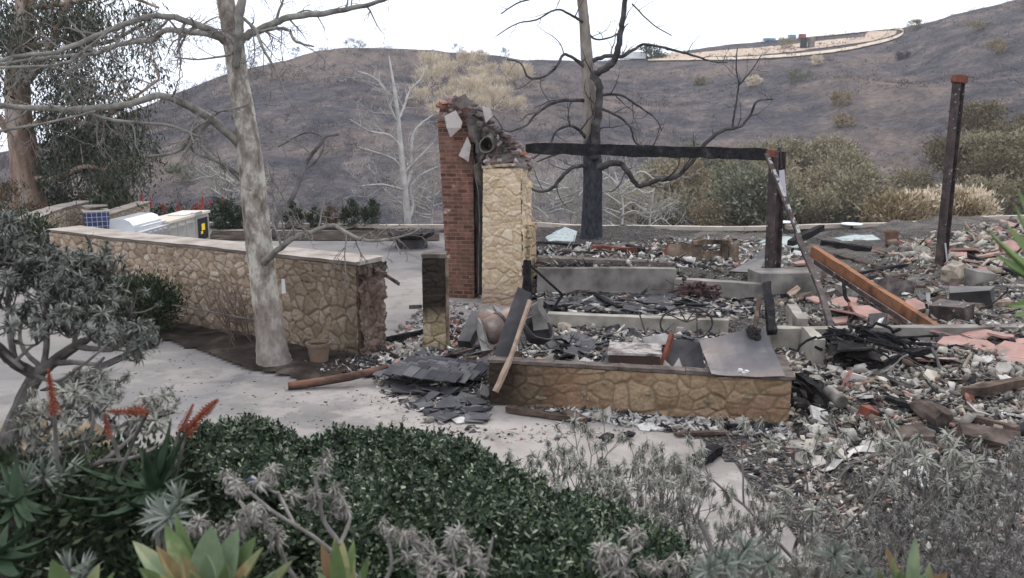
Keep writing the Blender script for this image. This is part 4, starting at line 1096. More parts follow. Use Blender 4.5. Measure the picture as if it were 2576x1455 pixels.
# wheel-like ring over the stem wall
b = MB(); c_ = at(1725, 812, 13.4); pts = [c_ + Vector((.42 * math.cos(a), -.05, .27 * math.sin(a))) for a in np.linspace(-.6, math.pi + .5, 16)]
b.tube(pts, [.016] * 16, 5)
for a in (.6, 1.2, 1.9, 2.5): b.tube([c_ + Vector((0, -.05, .02)), c_ + Vector((.4 * math.cos(a), -.05, .26 * math.sin(a)))], [.014, .01], 4)
b.tube([at(1752, 785, 13.3), at(1755, 850, 13.2)], [.014] * 2, 4)
one('wire_hoop', b, M_steel, 'rusty wire hoop chair back standing over the stem wall', 'wire frame')
b = MB(); b.bar(at(1608, 788, 13.9), at(1625, 842, 13.6), .02, .02); one('rebar_stake', b, M_steel, 'thin rebar stake leaning on the middle stem wall', 'stake')
# charred studs under the steel post
b = MB(); b.bar(at(1928, 712, 13.6), at(1943, 838, 12.6), .13, .1, jit=.02, seg=5); one('charred_stud', b, M_char, 'thick charred stud standing behind the stained sheet', 'stud')
b = MB(); b.bar(at(1912, 745, 13.3), at(1898, 826, 12.6), .06, .06, jit=.012, seg=5); one('charred_lath', b, M_scorch, 'thin scorched lath standing left of the charred stud', 'lath')
# black tangle
root = thing('burnt_tangle', 'black tangle of burnt wire and cloth at the foot of the bent brace', 'debris', at(2140, 890, 12))
b = MB(); rng = random.Random(14)
for k in range(34):
    p = at(rng.uniform(2070, 2190), rng.uniform(820, 890), rng.uniform(11.8, 12.6)); pts = [p]
    dv = Vector((rng.uniform(-.2, .9), rng.uniform(-.4, .2), rng.uniform(-.25, .05)))
    for i in range(7): pts.append(pts[-1] + dv * .22 + Vector((rng.uniform(-.09, .09), rng.uniform(-.09, .09), rng.uniform(-.07, .06))))
    for i in range(len(pts)): pts[i].z = max(pts[i].z, top(pts[i].x, pts[i].y) + .02)
    b.tube(pts, [rng.uniform(.012, .04)] * len(pts), 5, wob=.2, rng=rng)
b.build('wires', M_char, root)
b = MB()
for k in range(9):
    p = at(rng.uniform(2085, 2200), rng.uniform(860, 930), rng.uniform(11.3, 12.0)); p.z = max(top(p.x, p.y), min(p.z, top(p.x, p.y) + .2))
    s_ = rng.uniform(.14, .3); b.slab([p + Vector((s_ * math.cos(a) * rng.uniform(.6, 1.1), s_ * .8 * math.sin(a), rng.uniform(-.02, .16))) for a in np.linspace(0, 5.3, 6)], .03)
b.build('burnt_cloth', M_soot, root)
b = MB(); b.bar(at(2170, 930, 11.2), at(2352, 876, 11.7), .07, .07, jit=.02, seg=7, rng=random.Random(2)); one('charred_pole', b, M_char, 'long charred pole right of the black wire tangle', 'pole')
b = MB(); b.tube([at(2345, 878, 11.6), at(2358, 905, 11.3), at(2366, 935, 11.0), at(2370, 965, 10.8), at(2368, 985, 10.6)], [.022] * 5, 6); one('bent_rod', b, M_steeld, 'bent grey rod curving down at the end of the charred pole', 'rod')
b = MB(); b.bar(at(2010, 948, 10.7), at(2090, 1002, 10.0), .1, .08, jit=.02, seg=5); one('charred_post', b, M_char, 'charred post lying right of the front wall corner', 'post')
cyl('drain_pipe', at(2085, 985, 10.1), at(2118, 1012, 9.75), .08, M_zinc, 'short grey pipe in line with the charred post', 'pipe', dome=.05)
# brown charred partition chunk at the rear
root = thing('wall_fragment', 'broken brown wall fragment standing near the far edge', 'wall fragment', at(1750, 650, 20.4))
m = Mat('scorched_partition', .95, .1); c = m.ramp(m.noise(2.5, 6, .65, m.mapped((1, 1, .5))), [(.3, (.028, .022, .02)), (.45, (.10, .075, .055)), (.6, (.22, .165, .125)), (.75, (.30, .25, .21))])
m.color(c).bump(m.noise(9, 5), .8, .05); M_part = m.m
b = MB(); rng = random.Random(6)
for x0, x1, yt, yb in ((1678, 1742, 612, 655), (1744, 1768, 598, 655), (1768, 1830, 630, 652), (1815, 1832, 604, 652), (1834, 1858, 612, 655)):
    b.slab([at(x0, yb, 20.2), at(x1, yb, 20.2), at(x1 + rng.uniform(-3, 3), yt + rng.uniform(-6, 3), 20.4), at(x0, yt + rng.uniform(-2, 8), 20.4)], -.18)
b.slab([at(1742, 606, 20.35), at(1768, 602, 20.35), at(1830, 604, 20.35), at(1830, 612, 20.35), at(1742, 616, 20.35)], -.1)
b.build('partition', M_part, root)
b = MB(); b.slab([at(1660, 650, 20.0), at(1672, 648, 20.0), at(1684, 612, 20.1), at(1680, 610, 20.1)], .04); one('rust_fin', b, M_bracket, 'curved rusty steel fin left of the brown wall fragment', 'sheet metal')
b = MB(); c4 = [at(1830, 685, 18.0), at(1895, 650, 19.0), at(1925, 618, 19.6), at(1930, 650, 18.6), at(1905, 690, 17.8)]; b.slab(c4, .08); one('fallen_board', b, M_sheetd, 'wide grey board sloping down left of the steel post', 'board')
# red bush of wire
root = thing('burnt_cushion', 'reddish burnt bundle lying in front of the rear step wall', 'debris', at(1760, 735, 16))
b = MB(); rng = random.Random(7)
M_mar = simple('maroon_burnt', [(.025, .02, .022), (.085, .05, .05), (.16, .085, .08)], 6, 4, bump=.8, bscale=25, bdist=.03)
for k in range(44): rock(b, at(rng.gauss(1760, 20), rng.gauss(726, 10), 15.9 + rng.uniform(-.2, .2)), (rng.uniform(.03, .1), rng.uniform(.03, .08), rng.uniform(.02, .06)), rng, jit=.6)
for k in range(16):
    p = at(rng.uniform(1700, 1790), rng.uniform(715, 748), 15.8); b.tube([p, p + Vector((rng.uniform(-.3, .3), rng.uniform(-.1, .1), rng.uniform(-.05, .12))), p + Vector((rng.uniform(-.5, .5), rng.uniform(-.2, .2), rng.uniform(-.1, .1)))], [.014, .012, .008], 4)
b.build('bundle', M_mar, root)
# glass table discs and others at the far edge
M_disc = simple('white_glass', [(.72, .74, .75), (.8, .82, .83)], 2, 2, rough=.25, spec=.5, bump=0)
for (px, py, rr, lab) in ((2143, 564, .3, 'white round table top on a stand at the far kerb'), (1972, 559, .25, 'small white round table top behind the steel post')):
    root = thing('round_table', lab, 'table', at(px, py + 14, 25.6))
    b = MB(); b.lathe(at(px, py, 25.7), [(0, -.02), (rr, -.02), (rr + .012, 0), (rr, .02), (0, .02)], 26); b.build('table_top', M_disc, root)
    b = MB(); c_ = at(px, py, 25.7); b.lathe((c_.x, c_.y, .5), [(.16, 0), (.05, .05), (.03, .1), (.03, c_.z - .53)], 10); b.build('stem', M_steeld, root)
M_teal = simple('melted_glass', [(.12, .155, .155), (.27, .33, .325), (.10, .125, .125)], 5, 4, rough=.5, spec=.4, bump=.5, bscale=12)
def heap_patch(name, pxs, Y, mat, label, cat, h=.12, seed=1):
    """a low crumpled sheet following the ground"""
    rng = random.Random(seed); c = [G(x, y, .5) for x, y in pxs]
    b = MB(); cen = sum(c, Vector()) / len(c); vs_ = []; ring = []
    for s in (1, .66, .33):
        for p in c:
            q = cen.lerp(p, s); vs_.append(Vector((q.x, q.y, top(q.x, q.y) + .012 + h * (1 - s) + rng.uniform(0, .05) * (s < 1))))
    vs_.append(Vector((cen.x, cen.y, top(cen.x, cen.y) + h))); n = len(c); fs = []
    for k in range(2):
        for i in range(n): fs.append((k * n + i, k * n + (i + 1) % n, (k + 1) * n + (i + 1) % n, (k + 1) * n + i))
    for i in range(n): fs.append((2 * n + i, 2 * n + (i + 1) % n, 3 * n))
    for i in range(n):
        v0 = vs_[i]; vs_.append(Vector((v0.x, v0.y, v0.z - .04)))
    for i in range(n): fs.append((3 * n + 1 + i, 3 * n + 1 + (i + 1) % n, (i + 1) % n, i))
    b.add(vs_, fs); return one(name, b, mat, label, cat)
heap_patch('glass_sheet', [(2098, 596), (2130, 603), (2215, 605), (2195, 594), (2150, 590)], 25, M_teal, 'melted pale green glass spread under the round table', 'glass', .06)
heap_patch('glass_sheet', [(1895, 605), (1915, 618), (2010, 618), (2030, 604), (1985, 595), (1930, 596)], 24, M_teal, 'crumpled pale green sheet behind the steel post', 'glass', .12, 2)
heap_patch('green_tarp', [(1372, 600), (1380, 612), (1445, 612), (1452, 590), (1425, 578), (1400, 586)], 24, M_teal, 'crumpled pale green tarp left of the burnt tree', 'tarp', .1, 3)
b = MB(); b.bar(at(1988, 612, 21.5), at(2068, 573, 24.0), .16, .16, jit=.02, seg=5); one('charred_beam', b, M_char, 'charred beam end poking over the far kerb', 'beam')
b = MB(); b.bar(at(2068, 612, 22.6), at(2190, 630, 21.8), .18, .16, jit=.02, seg=5); one('charred_beam', b, M_char, 'charred beam lying left of the small rusty pot', 'beam')
def pot(name, base, r0, r1, h, mat, soil, label, cat='pot'):
    root = thing(name, label, cat, base)
    b = MB(); b.lathe(base, [(r0, 0), (r0 * .7 + r1 * .3, h * .3), (r1 * .97, h * .84), (r1 * 1.08, h * .85), (r1 * 1.1, h), (r1 * .95, h), (r1 * .9, h * .86)], 24); b.build('shell', mat, root, smooth=False)
    b = MB(); b.lathe(base, [(r1 * .9, h * .87), (r1 * .4, h * .9), (0, h * .91)], 16); b.build('potting_soil', soil, root); return root
M_terra = simple('old_terracotta', [(.13, .085, .06), (.22, .15, .11), (.17, .14, .115)], 7, 5, bump=.3, bscale=30)
M_terrar = simple('rusty_terracotta', [(.13, .075, .055), (.2, .12, .09)], 6, 5, bump=.3)
pot('plant_pot', G(803, 912), .13, .18, .32, M_terra, M_bed, 'weathered clay pot at the foot of the long stone wall')
p_ = at(2238, 648, 22.6); pot('plant_pot', Vector((p_.x, p_.y, top(p_.x, p_.y))), .14, .18, .36, M_terrar, M_bed, 'rusty brown pot near the far kerb of the ruin')
# fire pit table
root = thing('fire_table', 'round black burnt fire pit table on the far patio', 'fire pit', G(1035, 622))
c_ = G(1035, 622); b = MB(); b.lathe((c_.x, c_.y, .3), [(.42, -.02), (.62, .03), (.7, .12), (.7, .17), (.5, .2), (0, .2)], 26); b.build('rim', M_soot, root)
b = MB(); b.lathe((c_.x, c_.y, 0), [(.5, 0), (.48, .28), (.0, .28)], 22); b.build('base', M_steeld, root)
b = MB(); rng = random.Random(3)
for k in range(26): a_ = rng.uniform(0, 6.3); r_ = rng.uniform(0, .5); rock(b, Vector((c_.x + r_ * math.cos(a_), c_.y + r_ * math.sin(a_), .52)), (.06, .06, .04), rng)
b.build('lava_rock', M_chunkdk, root)
# thrown items by the gate
b = MB(); b.bar(at(935, 676, 13.4), at(968, 693, 13.0), .07, .09, jit=.012, seg=3); b.bar(at(968, 691, 13.0), at(1004, 715, 12.6), .025, .05); b.bar(at(960, 690, 13.1), at(1000, 709, 12.7), .02, .03); one('torn_gate_arm', b, M_scorch, 'split scorched timber arm sticking out of the wall end', 'timber')
b = MB(); b.tube([G(725, 972, .05), G(800, 962, .08), G(880, 948, .13), G(976, 925, .2)], [.055, .06, .062, .05], 9, wob=.06, rng=random.Random(1))
m = Mat('burnt_log', .9, .15); c = m.ramp(m.noise(4, 5, .6, m.mapped((.35, 1, 1), (0, 0, .3))), [(.35, (.02, .016, .015)), (.5, (.065, .04, .033)), (.62, (.14, .085, .065)), (.75, (.26, .125, .07))]); m.color(c).bump(m.noise(30, 4), .6, .01)
one('burnt_log', b, m.m, 'long reddish burnt log lying on the drive by the slates', 'log', smooth=True)
b = MB(); b.bar(G(962, 857, .06), G(1062, 835, .12), .09, .09, jit=.015, seg=5); one('charred_batten', b, M_char, 'charred batten on the ground between the wall end and pillar', 'batten')
b = MB(); b.bar(at(421, 765, 14.2), at(642, 806, 12.9), .022, .022); one('metal_rod', b, M_zinc, 'long thin grey rod leaning against the mottled trunk', 'rod')
b = MB(); b.slab([at(708, 702, 13.6), at(716, 702, 13.62), at(719, 738, 13.62), at(709, 740, 13.6)], .01); one('paper_notice', b, simple('white_paper', [(.7, .7, .72), (.8, .8, .82)], 3, 2, bump=0), 'white paper notice on the stone wall right of the trunk', 'notice')
# drain grate across the drive
root = thing('drain_grate', 'dark slotted drain grate set across the drive at left', 'drain', G(250, 920))
ga, gb = G(118, 985), G(385, 866); gd = (gb - ga).normalized(); gn = Vector((-gd.y, gd.x, 0)); Lg = (gb - ga).length
b = MB(); b.bar(ga + Vector((0, 0, .006)), gb + Vector((0, 0, .006)), .2, .006); b.build('channel', M_soot, root)
b = MB()
for s in (-1, 1): b.bar(ga + gn * .095 * s + Vector((0, 0, .014)), gb + gn * .095 * s + Vector((0, 0, .014)), .016, .012)
nb_ = int(Lg / .045)
for i in range(nb_): p = ga + gd * (i * .045 + .02); b.bar(p - gn * .087 + Vector((0, 0, .013)), p + gn * .087 + Vector((0, 0, .013)), .018, .01)
b.build('bars', M_steeld, root)
# concrete kerb line along the drive edge of the bed
# ================================================================ RUBBLE, SHINGLES, BOARDS
RUB = dict(grey=(.205, .186, .166), lgrey=(.34, .312, .28), white=(.47, .45, .425), dark=(.032, .03, .032), tan=(.30, .255, .20), slate=(.06, .058, .065), pink=(.36, .21, .175), brick=(.25, .115, .085), brown=(.13, .095, .075), cream=(.42, .385, .32))
M_rub = {k: simple('rubble_' + k, [tuple(x * .62 for x in v), v, tuple(min(.8, x * 1.25) for x in v)], 9, 4, bump=.2, bscale=70, bdist=.004) for k, v in RUB.items()}
CUBE_F = np.array([(3, 2, 1, 0), (4, 5, 6, 7), (0, 1, 5, 4), (1, 2, 6, 5), (2, 3, 7, 6), (3, 0, 4, 7)])
CUBE_V = np.array([(-1, -1, -1), (1, -1, -1), (1, 1, -1), (-1, 1, -1), (-1, -1, 1), (1, -1, 1), (1, 1, 1), (-1, 1, 1)]) * .5
def chunks(name, pts, sizes, kinds, probs, seed, label, flat=(.25, .8), lift=.3, tilt=.5, parent=None):
    rng = np.random.default_rng(seed); n = len(pts); pts = np.asarray(pts, float)
    sx = np.asarray(sizes); dims = np.stack([sx * rng.uniform(.7, 1.3, n), sx * rng.uniform(.45, 1.0, n), sx * rng.uniform(flat[0], flat[1], n)], 1)
    cl = rng.uniform(0, 1, n); fk = cl < .5; sv = cl > .8          # thin flakes, long splinters, and lumps
    dims[fk] *= np.array([1.35, 1.2, .3]); dims[sv] *= np.array([2.3, .32, .35])
    jit = rng.uniform(-.3, .3, (n, 8, 3)); jit[:, 4:] = np.where((rng.uniform(0, 1, n) < .5)[:, None, None], jit[:, :4] + rng.uniform(-.08, .08, (n, 4, 3)), jit[:, 4:]); tv = (CUBE_V[None] + jit) * dims[:, None, :]
    Rm = euler_rot(rng.normal(0, tilt, n), rng.normal(0, tilt, n), rng.uniform(0, 6.28, n))
    V = np.einsum('nij,nkj->nki', Rm, tv) + pts[:, None, :] + np.array([0, 0, 1.0]) * (dims[:, 2:3] * lift)[:, None, :]
    Fq = CUBE_F[None] + (np.arange(n) * 8)[:, None, None]
    mi = rng.choice(len(kinds), n, p=np.array(probs) / sum(probs)).repeat(6)
    o = np_mesh(name, V.reshape(-1, 3), Fq.reshape(-1, 4), [M_rub[k] for k in kinds], mi, parent)
    return tag(o, label, 'rubble', kind='stuff')
def scatter_px(n, poly, z0, seed, yp=1.0):
    """ground points whose picture density is even inside a pixel polygon"""
    rng = np.random.default_rng(seed); xs = [p[0] for p in poly]; ys = [p[1] for p in poly]; out = []
    while len(out) < n:
        x, y = rng.uniform(min(xs), max(xs)), rng.uniform(min(ys), max(ys))
        if not in_poly(x, y, poly): continue
        z = z0
        for _ in range(3): p = G(x, y, z); z = top(p.x, p.y)
        out.append((p.x, p.y, z))
    return out
def sizes_for(pts, lo, hi, seed, p=2.2):
    rng = np.random.default_rng(seed); return lo + (hi - lo) * rng.uniform(0, 1, len(pts)) ** p
ALLK = ['grey', 'lgrey', 'white', 'dark', 'tan', 'pink', 'brick', 'brown', 'cream']
heapP = [(1985, 960), (1930, 840), (1960, 740), (2060, 690), (2250, 650), (2700, 590), (2800, 1300), (2560, 1420), (2300, 1400), (2080, 1330), (1990, 1180), (1880, 1110), (1985, 1075)]
heapN = heapP[:6] + [(2800, 1130), (2560, 1180), (2300, 1180), (2140, 1160), (1990, 1100), (1985, 1075)]
pts = scatter_px(7000, heapP, .3, 1); chunks('grit', pts, sizes_for(pts, .02, .07, 2, 1.5), ALLK, [40, 28, 3, 17, 5, 1, .3, 8, 2], 4, 'fine grey grit and ash crumbs over the right hand plot', flat=(.2, .7))
pts = scatter_px(11000, heapN, .3, 9); chunks('rubble', pts, sizes_for(pts, .02, .105, 2, 2.0), ALLK, [38, 26, 5, 17, 6, 1.2, .4, 9, 4], 3, 'grey and cream broken rubble heaped right of the front wall')
pts = scatter_px(330, heapN, .3, 5); chunks('rubble_chunks', pts, sizes_for(pts, .1, .2, 6, 2), ALLK, [28, 18, 4, 16, 7, 3, 1, 12, 5], 7, 'larger broken masonry lumps through the right hand heap', flat=(.2, .6))
inP = [(1245, 905), (1395, 838), (1830, 842), (1930, 845), (1760, 880), (1780, 945), (1450, 925)]
pts = scatter_px(1500, inP, .15, 11); chunks('debris', pts, sizes_for(pts, .04, .17, 12), ['slate', 'grey', 'dark', 'lgrey', 'white', 'brown', 'pink'], [26, 22, 14, 18, 16, 8, 2], 13, 'slate and ash debris between the front wall and middle stem wall', flat=(.08, .4))
midP = [(1340, 742), (1420, 735), (1900, 735), (1940, 800), (1830, 802), (1390, 785)]
pts = scatter_px(1700, midP, .25, 21); chunks('debris', pts, sizes_for(pts, .04, .2, 22), ['slate', 'grey', 'dark', 'lgrey', 'white', 'tan', 'pink'], [36, 20, 12, 16, 12, 4, 1], 23, 'flat slate debris between the two long concrete walls', flat=(.06, .3), tilt=.25)
rearP = [(1345, 650), (1345, 622), (1680, 605), (1925, 605), (2050, 640), (1925, 690), (1710, 672)]
pts = scatter_px(1700, rearP, .55, 31); chunks('debris', pts, sizes_for(pts, .04, .17, 32), ['grey', 'lgrey', 'white', 'dark', 'tan', 'brown', 'pink'], [20, 24, 26, 22, 5, 8, 2], 33, 'white and black debris on the raised floor behind the chimney', flat=(.1, .5))
farR = [(2230, 610), (2330, 585), (2576, 560), (2700, 560), (2700, 690), (2450, 690), (2250, 660)]
pts = scatter_px(1500, farR, .9, 41); chunks('rubble', pts, sizes_for(pts, .05, .24, 42), ['grey', 'lgrey', 'tan', 'cream', 'pink', 'brown', 'dark'], [18, 14, 22, 18, 10, 8, 8], 43, 'sandy stone rubble heaped below the far kerb at right', flat=(.3, .8))
gateP = [(955, 870), (1060, 775), (1130, 758), (1200, 770), (1215, 800), (1160, 880), (1100, 900), (960, 940)]
pts = scatter_px(900, gateP, .02, 51); chunks('rubble', pts, sizes_for(pts, .03, .13, 52), ['white', 'lgrey', 'grey', 'pink', 'dark', 'brick'], [30, 26, 20, 6, 10, 4], 53, 'white and grey chips strewn round the gate pillar', flat=(.15, .6))
frontP = [(1290, 1035), (1480, 1032), (1740, 1058), (1990, 1072), (2000, 1110), (1900, 1100), (1640, 1080), (1400, 1052)]
pts = scatter_px(1300, frontP, .01, 61); chunks('rubble', pts, sizes_for(pts, .025, .12, 62), ['white', 'lgrey', 'grey', 'dark', 'slate'], [40, 26, 14, 8, 8], 63, 'white flaky chips along the foot of the front wall', flat=(.1, .45))
apron = [(905, 985), (1000, 1010), (1250, 1085), (1400, 1060), (1640, 1090), (1300, 1120), (1100, 1085), (900, 1010)]
pts = scatter_px(260, apron, 0, 71); chunks('chips', pts, sizes_for(pts, .015, .07, 72, 3), ['grey', 'lgrey', 'slate', 'white', 'pink'], [30, 26, 20, 14, 5], 73, 'small stray chips on the drive in front of the slates', flat=(.1, .5))
ashP = [(1830, 1120), (2020, 1090), (2200, 1330), (2040, 1380), (1940, 1260)]
pts = scatter_px(420, ashP, .02, 81); chunks('chips', pts, sizes_for(pts, .015, .09, 82, 3), ALLK, [26, 20, 16, 16, 8, 4, 2, 4, 4], 83, 'grit and chips on the ashy edge of the drive at right')

# bigger separate pieces --------------------------------------------------------
def plate(name, px, py, size, th, mat, label, cat, group, rng, tilt=.35, n=None, z0=.2, up=.4):
    n = n or rng.choice((4, 5, 5, 6)); p = G(px, py, z0)
    for _ in range(3): p = G(px, py, top(p.x, p.y))
    z = top(p.x, p.y)
    b = MB(); a0 = rng.uniform(0, 6.3)
    c = [Vector((size * rng.uniform(.7, 1.15) * math.cos(a0 + 6.283 * i / n) * .5, size * rng.uniform(.7, 1.1) * math.sin(a0 + 6.283 * i / n) * .5, 0)) for i in range(n)]
    q = Euler((rng.uniform(-tilt, tilt) + .08, rng.uniform(-tilt, tilt), 0)).to_matrix(); c = [q @ v for v in c]
    mz = min(v.z for v in c); c = [v + Vector((p.x, p.y, z - mz * up + .012)) for v in c]
    b.slab(c, th); return one(name, b, mat, label, cat, group)
rng = random.Random(77)
M_pink = simple('pink_plaster', [(.22, .175, .155), (.37, .215, .185), (.36, .275, .245)], 4, 5, bump=.4, bscale=25, bdist=.01)
pink_spots = [(2130, 790, .7), (2185, 800, .6), (2235, 790, .55), (2270, 805, .6), (2120, 770, .4), (2330, 830, .5), (2370, 850, .5), (2420, 862, .45), (2470, 840, .5), (2515, 850, .35), (2560, 870, .45), (2545, 900, .6), (2350, 905, .55), (2400, 875, .4), (2590, 905, .5), (2465, 880, .4), (2300, 775, .35), (2045, 760, .3), (2010, 745, .3), (2110, 812, .3)]
for px, py, s in pink_spots: plate('plaster_slab', px, py, s * 1.25, .035, M_pink, 'jagged pink plaster slab lying in the right hand rubble', 'plaster', 'pink plaster slabs in the rubble', rng, .3)
for px, py, s in ((2430, 620, .9), (2480, 630, 1.0), (2540, 618, .8), (2410, 655, .6), (2450, 675, .6), (2020, 665, .5), (2205, 650, .4), (2540, 560, .7)):
    plate('plaster_slab', px, py, s, .05, M_pink, 'pale pink plaster slab in the heap below the far kerb', 'plaster', 'pink slabs near the far kerb', rng, .3, z0=.5)
m = Mat('slate_shingle', .7, .3); oi = m.n('ShaderNodeObjectInfo').outputs['Random']
c = m.ramp(oi, [(0, (.038, .037, .042)), (.35, (.062, .06, .066)), (.7, (.09, .087, .093)), (1, (.125, .12, .122))]); c = m.mix(.5, c, m.ramp(m.noise(9, 5, .6), [(.3, .45), (.7, 1.3)]), 'MULTIPLY')
m.color(c).bump(m.noise(18, 4), .3, .006); M_slate = m.m
# the slid patch of roof shingles: overlapping courses
def shingle(c, ax, ay, nrm, wd, ln, th, label, group, jit=0, rng=rng):
    b = MB(); x = Vector(ax); y = Vector(ay); q = [c - x * wd / 2 - y * ln / 2, c + x * wd / 2 - y * ln / 2, c + x * wd / 2 + y * ln / 2, c - x * wd / 2 + y * ln / 2]
    q = [p + Vector((rng.uniform(-jit, jit), rng.uniform(-jit, jit), rng.uniform(-jit, jit) * .6)) for p in q]
    b.slab(q, th); return one('roof_shingle', b, M_slate, label, 'shingle', group)
sg = 'slate shingles in the heap by the pillar'
sl = 'dark slate shingle in the slipped heap by the gate pillar'
o_ = G(1085, 940, .12)
ca = Vector((.90, -.42, 0)).normalized(); cb = Vector((.42, .90, 0)).normalized()
for r_ in range(7):
    for k in range(8):
        if rng.random() < .08: continue
        u = (k - 3.5) * .165 + (r_ % 2) * .08; v = (r_ - 3.2) * .12
        p = o_ + ca * u + cb * v
        if p.x > -.42 or p.x < -2.0: continue
        h = .14 + .10 * math.sin((u + .7) * 1.8) + .05 * nz(p.x * 2, p.y * 2, 1, 3)
        nr = Vector((rng.uniform(-.06, .06), rng.uniform(-.06, .06) - .12, 1)).normalized()
        ay = (cb - nr * cb.dot(nr)).normalized(); ax_ = ay.cross(nr)
        ay = (ay + nr * .16).normalized()
        shingle(Vector((p.x, p.y, h - r_ * .004 + rng.uniform(-.006, .01))), ax_, ay, nr, .16, .25, .016, sl, sg, .01)
def loose_shingles(n, poly, z0, seed, label, group, s=(.2, .34), tilt=.3):
    rg = random.Random(seed)
    for x, y, z in scatter_px(n, poly, z0, seed):
        wd = rg.uniform(*s); q = Euler((rg.uniform(-tilt, tilt), rg.uniform(-tilt, tilt), rg.uniform(0, 6.3))).to_matrix()
        shingle(Vector((x, y, z + .02 + abs(q[0][2]) * wd * .3 + abs(q[1][2]) * wd * .3)), q @ Vector((1, 0, 0)), q @ Vector((0, 1, 0)), None, wd, wd * rg.uniform(.6, 1.1), .012, label, group, .03, rg)
loose_shingles(46, [(960, 925), (1000, 905), (1130, 890), (1225, 895), (1225, 1020), (1130, 1040), (1060, 1000), (1000, 985)], .03, 5, 'loose slate shingle in the slipped heap beside the front wall', 'loose slates beside the front wall')
loose_shingles(14, [(1060, 1015), (1130, 1035), (1225, 1030), (1200, 1060), (1090, 1060)], 0, 6, 'single slate shingle lying flat on the drive', 'slates scattered on the drive', tilt=.1)
loose_shingles(60, [(1370, 760), (1460, 742), (1700, 750), (1800, 790), (1400, 780)], .25, 7, 'slate shingle lying on the floor behind the middle stem wall', 'slates behind the middle stem wall', (.22, .45), .14)
loose_shingles(45, [(1370, 900), (1390, 850), (1540, 850), (1530, 900), (1480, 915)], .15, 8, 'slate shingle on the floor left of the metal chest', 'slates left of the metal chest', (.18, .34), .3)
loose_shingles(16, [(1690, 845), (1760, 850), (1755, 870), (1690, 870)], .15, 9, 'slate shingle behind the blue black panel', 'slates behind the blue black panel', (.18, .3), .25)
# charred boards
def boards(spots, label, group, seed, mats=(None,)):
    rg = random.Random(seed)
    for k, (x0, y0, x1, y1, wd) in enumerate(spots):
        b = MB(); p = G(x0, y0, .2); q = G(x1, y1, .2)
        for _ in range(3): p = G(x0, y0, top(p.x, p.y) + wd * .5); q = G(x1, y1, top(q.x, q.y) + wd * .5)
        b.bar(p, q, wd, wd * rg.uniform(.35, .8), jit=wd * .1, seg=4, rng=rg)
        one('charred_board', b, mats[k % len(mats)], label, 'board', group)
boards([(1480, 735, 1560, 775, .1), (1560, 770, 1640, 755, .08), (1700, 765, 1760, 748, .09), (1440, 770, 1520, 782, .06), (1630, 775, 1690, 768, .06)], 'charred board on the slate littered middle floor', 'charred boards on the middle floor', 3, (M_char, M_scorch))
boards([(1350, 610, 1460, 618, .12), (1490, 622, 1600, 628, .14), (1400, 632, 1560, 636, .08), (1560, 612, 1620, 630, .1), (1350, 648, 1500, 650, .07)], 'burnt board on the raised floor behind the chimney', 'burnt boards behind the chimney', 4, (M_char, M_bracket, M_scorch))
boards([(1275, 1028, 1430, 1050, .1), (1420, 1042, 1470, 1062, .12), (1700, 1092, 1830, 1088, .07)], 'scorched plank lying along the foot of the front wall', 'scorched planks before the front wall', 5, (M_scorch,))
boards([(1815, 1075, 1935, 1072, .09), (1560, 1098, 1590, 1090, .11), (1755, 1160, 1805, 1130, .13), (1515, 1105, 1535, 1095, .1)], 'black charred block lying on the drive before the front wall', 'charred blocks on the drive', 6, (M_char,))
boards([(2060, 655, 2160, 690, .12), (2100, 640, 2215, 672, .1), (2150, 690, 2280, 665, .11), (2230, 700, 2350, 680, .1), (2430, 640, 2560, 690, .13), (2190, 715, 2330, 722, .08), (2430, 690, 2500, 680, .09)], 'charred board in the debris around the tall rusty post', 'charred boards by the tall rusty post', 7, (M_char, M_scorch))
boards([(2330, 960, 2430, 930, .09), (2430, 985, 2576, 960, .14), (2150, 970, 2240, 950, .07), (2230, 1000, 2310, 1030, .08), (2370, 1120, 2410, 1165, .1), (2280, 1060, 2340, 1045, .07), (2080, 935, 2150, 915, .07), (2440, 1050, 2560, 1080, .09), (2450, 770, 2540, 760, .16), (2310, 760, 2390, 790, .1)], 'charred board tilted in the right hand rubble', 'charred boards in the right hand rubble', 8, (M_char, M_scorch, M_wood))
boards([(1250, 870, 1180, 905, .1), (1130, 893, 1215, 870, .08), (1100, 905, 1190, 880, .07), (960, 880, 1010, 905, .06), (915, 945, 960, 938, .08)], 'sooty split board around the slipped slate heap', 'sooty boards around the slate heap', 9, (M_scorch, M_char))
# lumps
def lump(px, py, sz, mat, label, cat='stone', group=None, rg=random.Random(5), box=False, rot=None):
    p = G(px, py, .1)
    for _ in range(3): p = G(px, py, top(p.x, p.y))
    b = MB()
    if box: b.box((p.x, p.y, top(p.x, p.y) + sz[2] * .28), sz, rot or (rg.uniform(-.2, .2), rg.uniform(-.2, .2), rg.uniform(0, 3)), jit=min(sz) * .2, rng=rg)
    else: rock(b, (p.x, p.y, top(p.x, p.y) + sz[2] * .5), sz, rg)
    return one('masonry_lump' if box else 'broken_stone', b, mat, label, cat, group)
M_brn = simple('brown_block', [(.035, .028, .024), (.085, .064, .054), (.15, .12, .105)], 5, 5, bump=.6, bscale=25, bdist=.02)
M_redb = simple('red_brick_block', [(.14, .05, .035), (.22, .08, .055), (.07, .045, .04)], 6, 4, bump=.4, bscale=30)
lump(2182, 1050, (.15, .12, .16), M_redb, 'red hollow brick block standing in the right rubble', 'brick', box=True, rot=(.2, .3, .5))
lump(2290, 1115, (.42, .3, .2), M_brn, 'brown masonry block left of the long brown block', 'masonry', box=True)
lump(2480, 1120, (.6, .26, .2), M_brn, 'long brown masonry block at the right of the rubble', 'masonry', box=True, rot=(.2, .1, -.25))
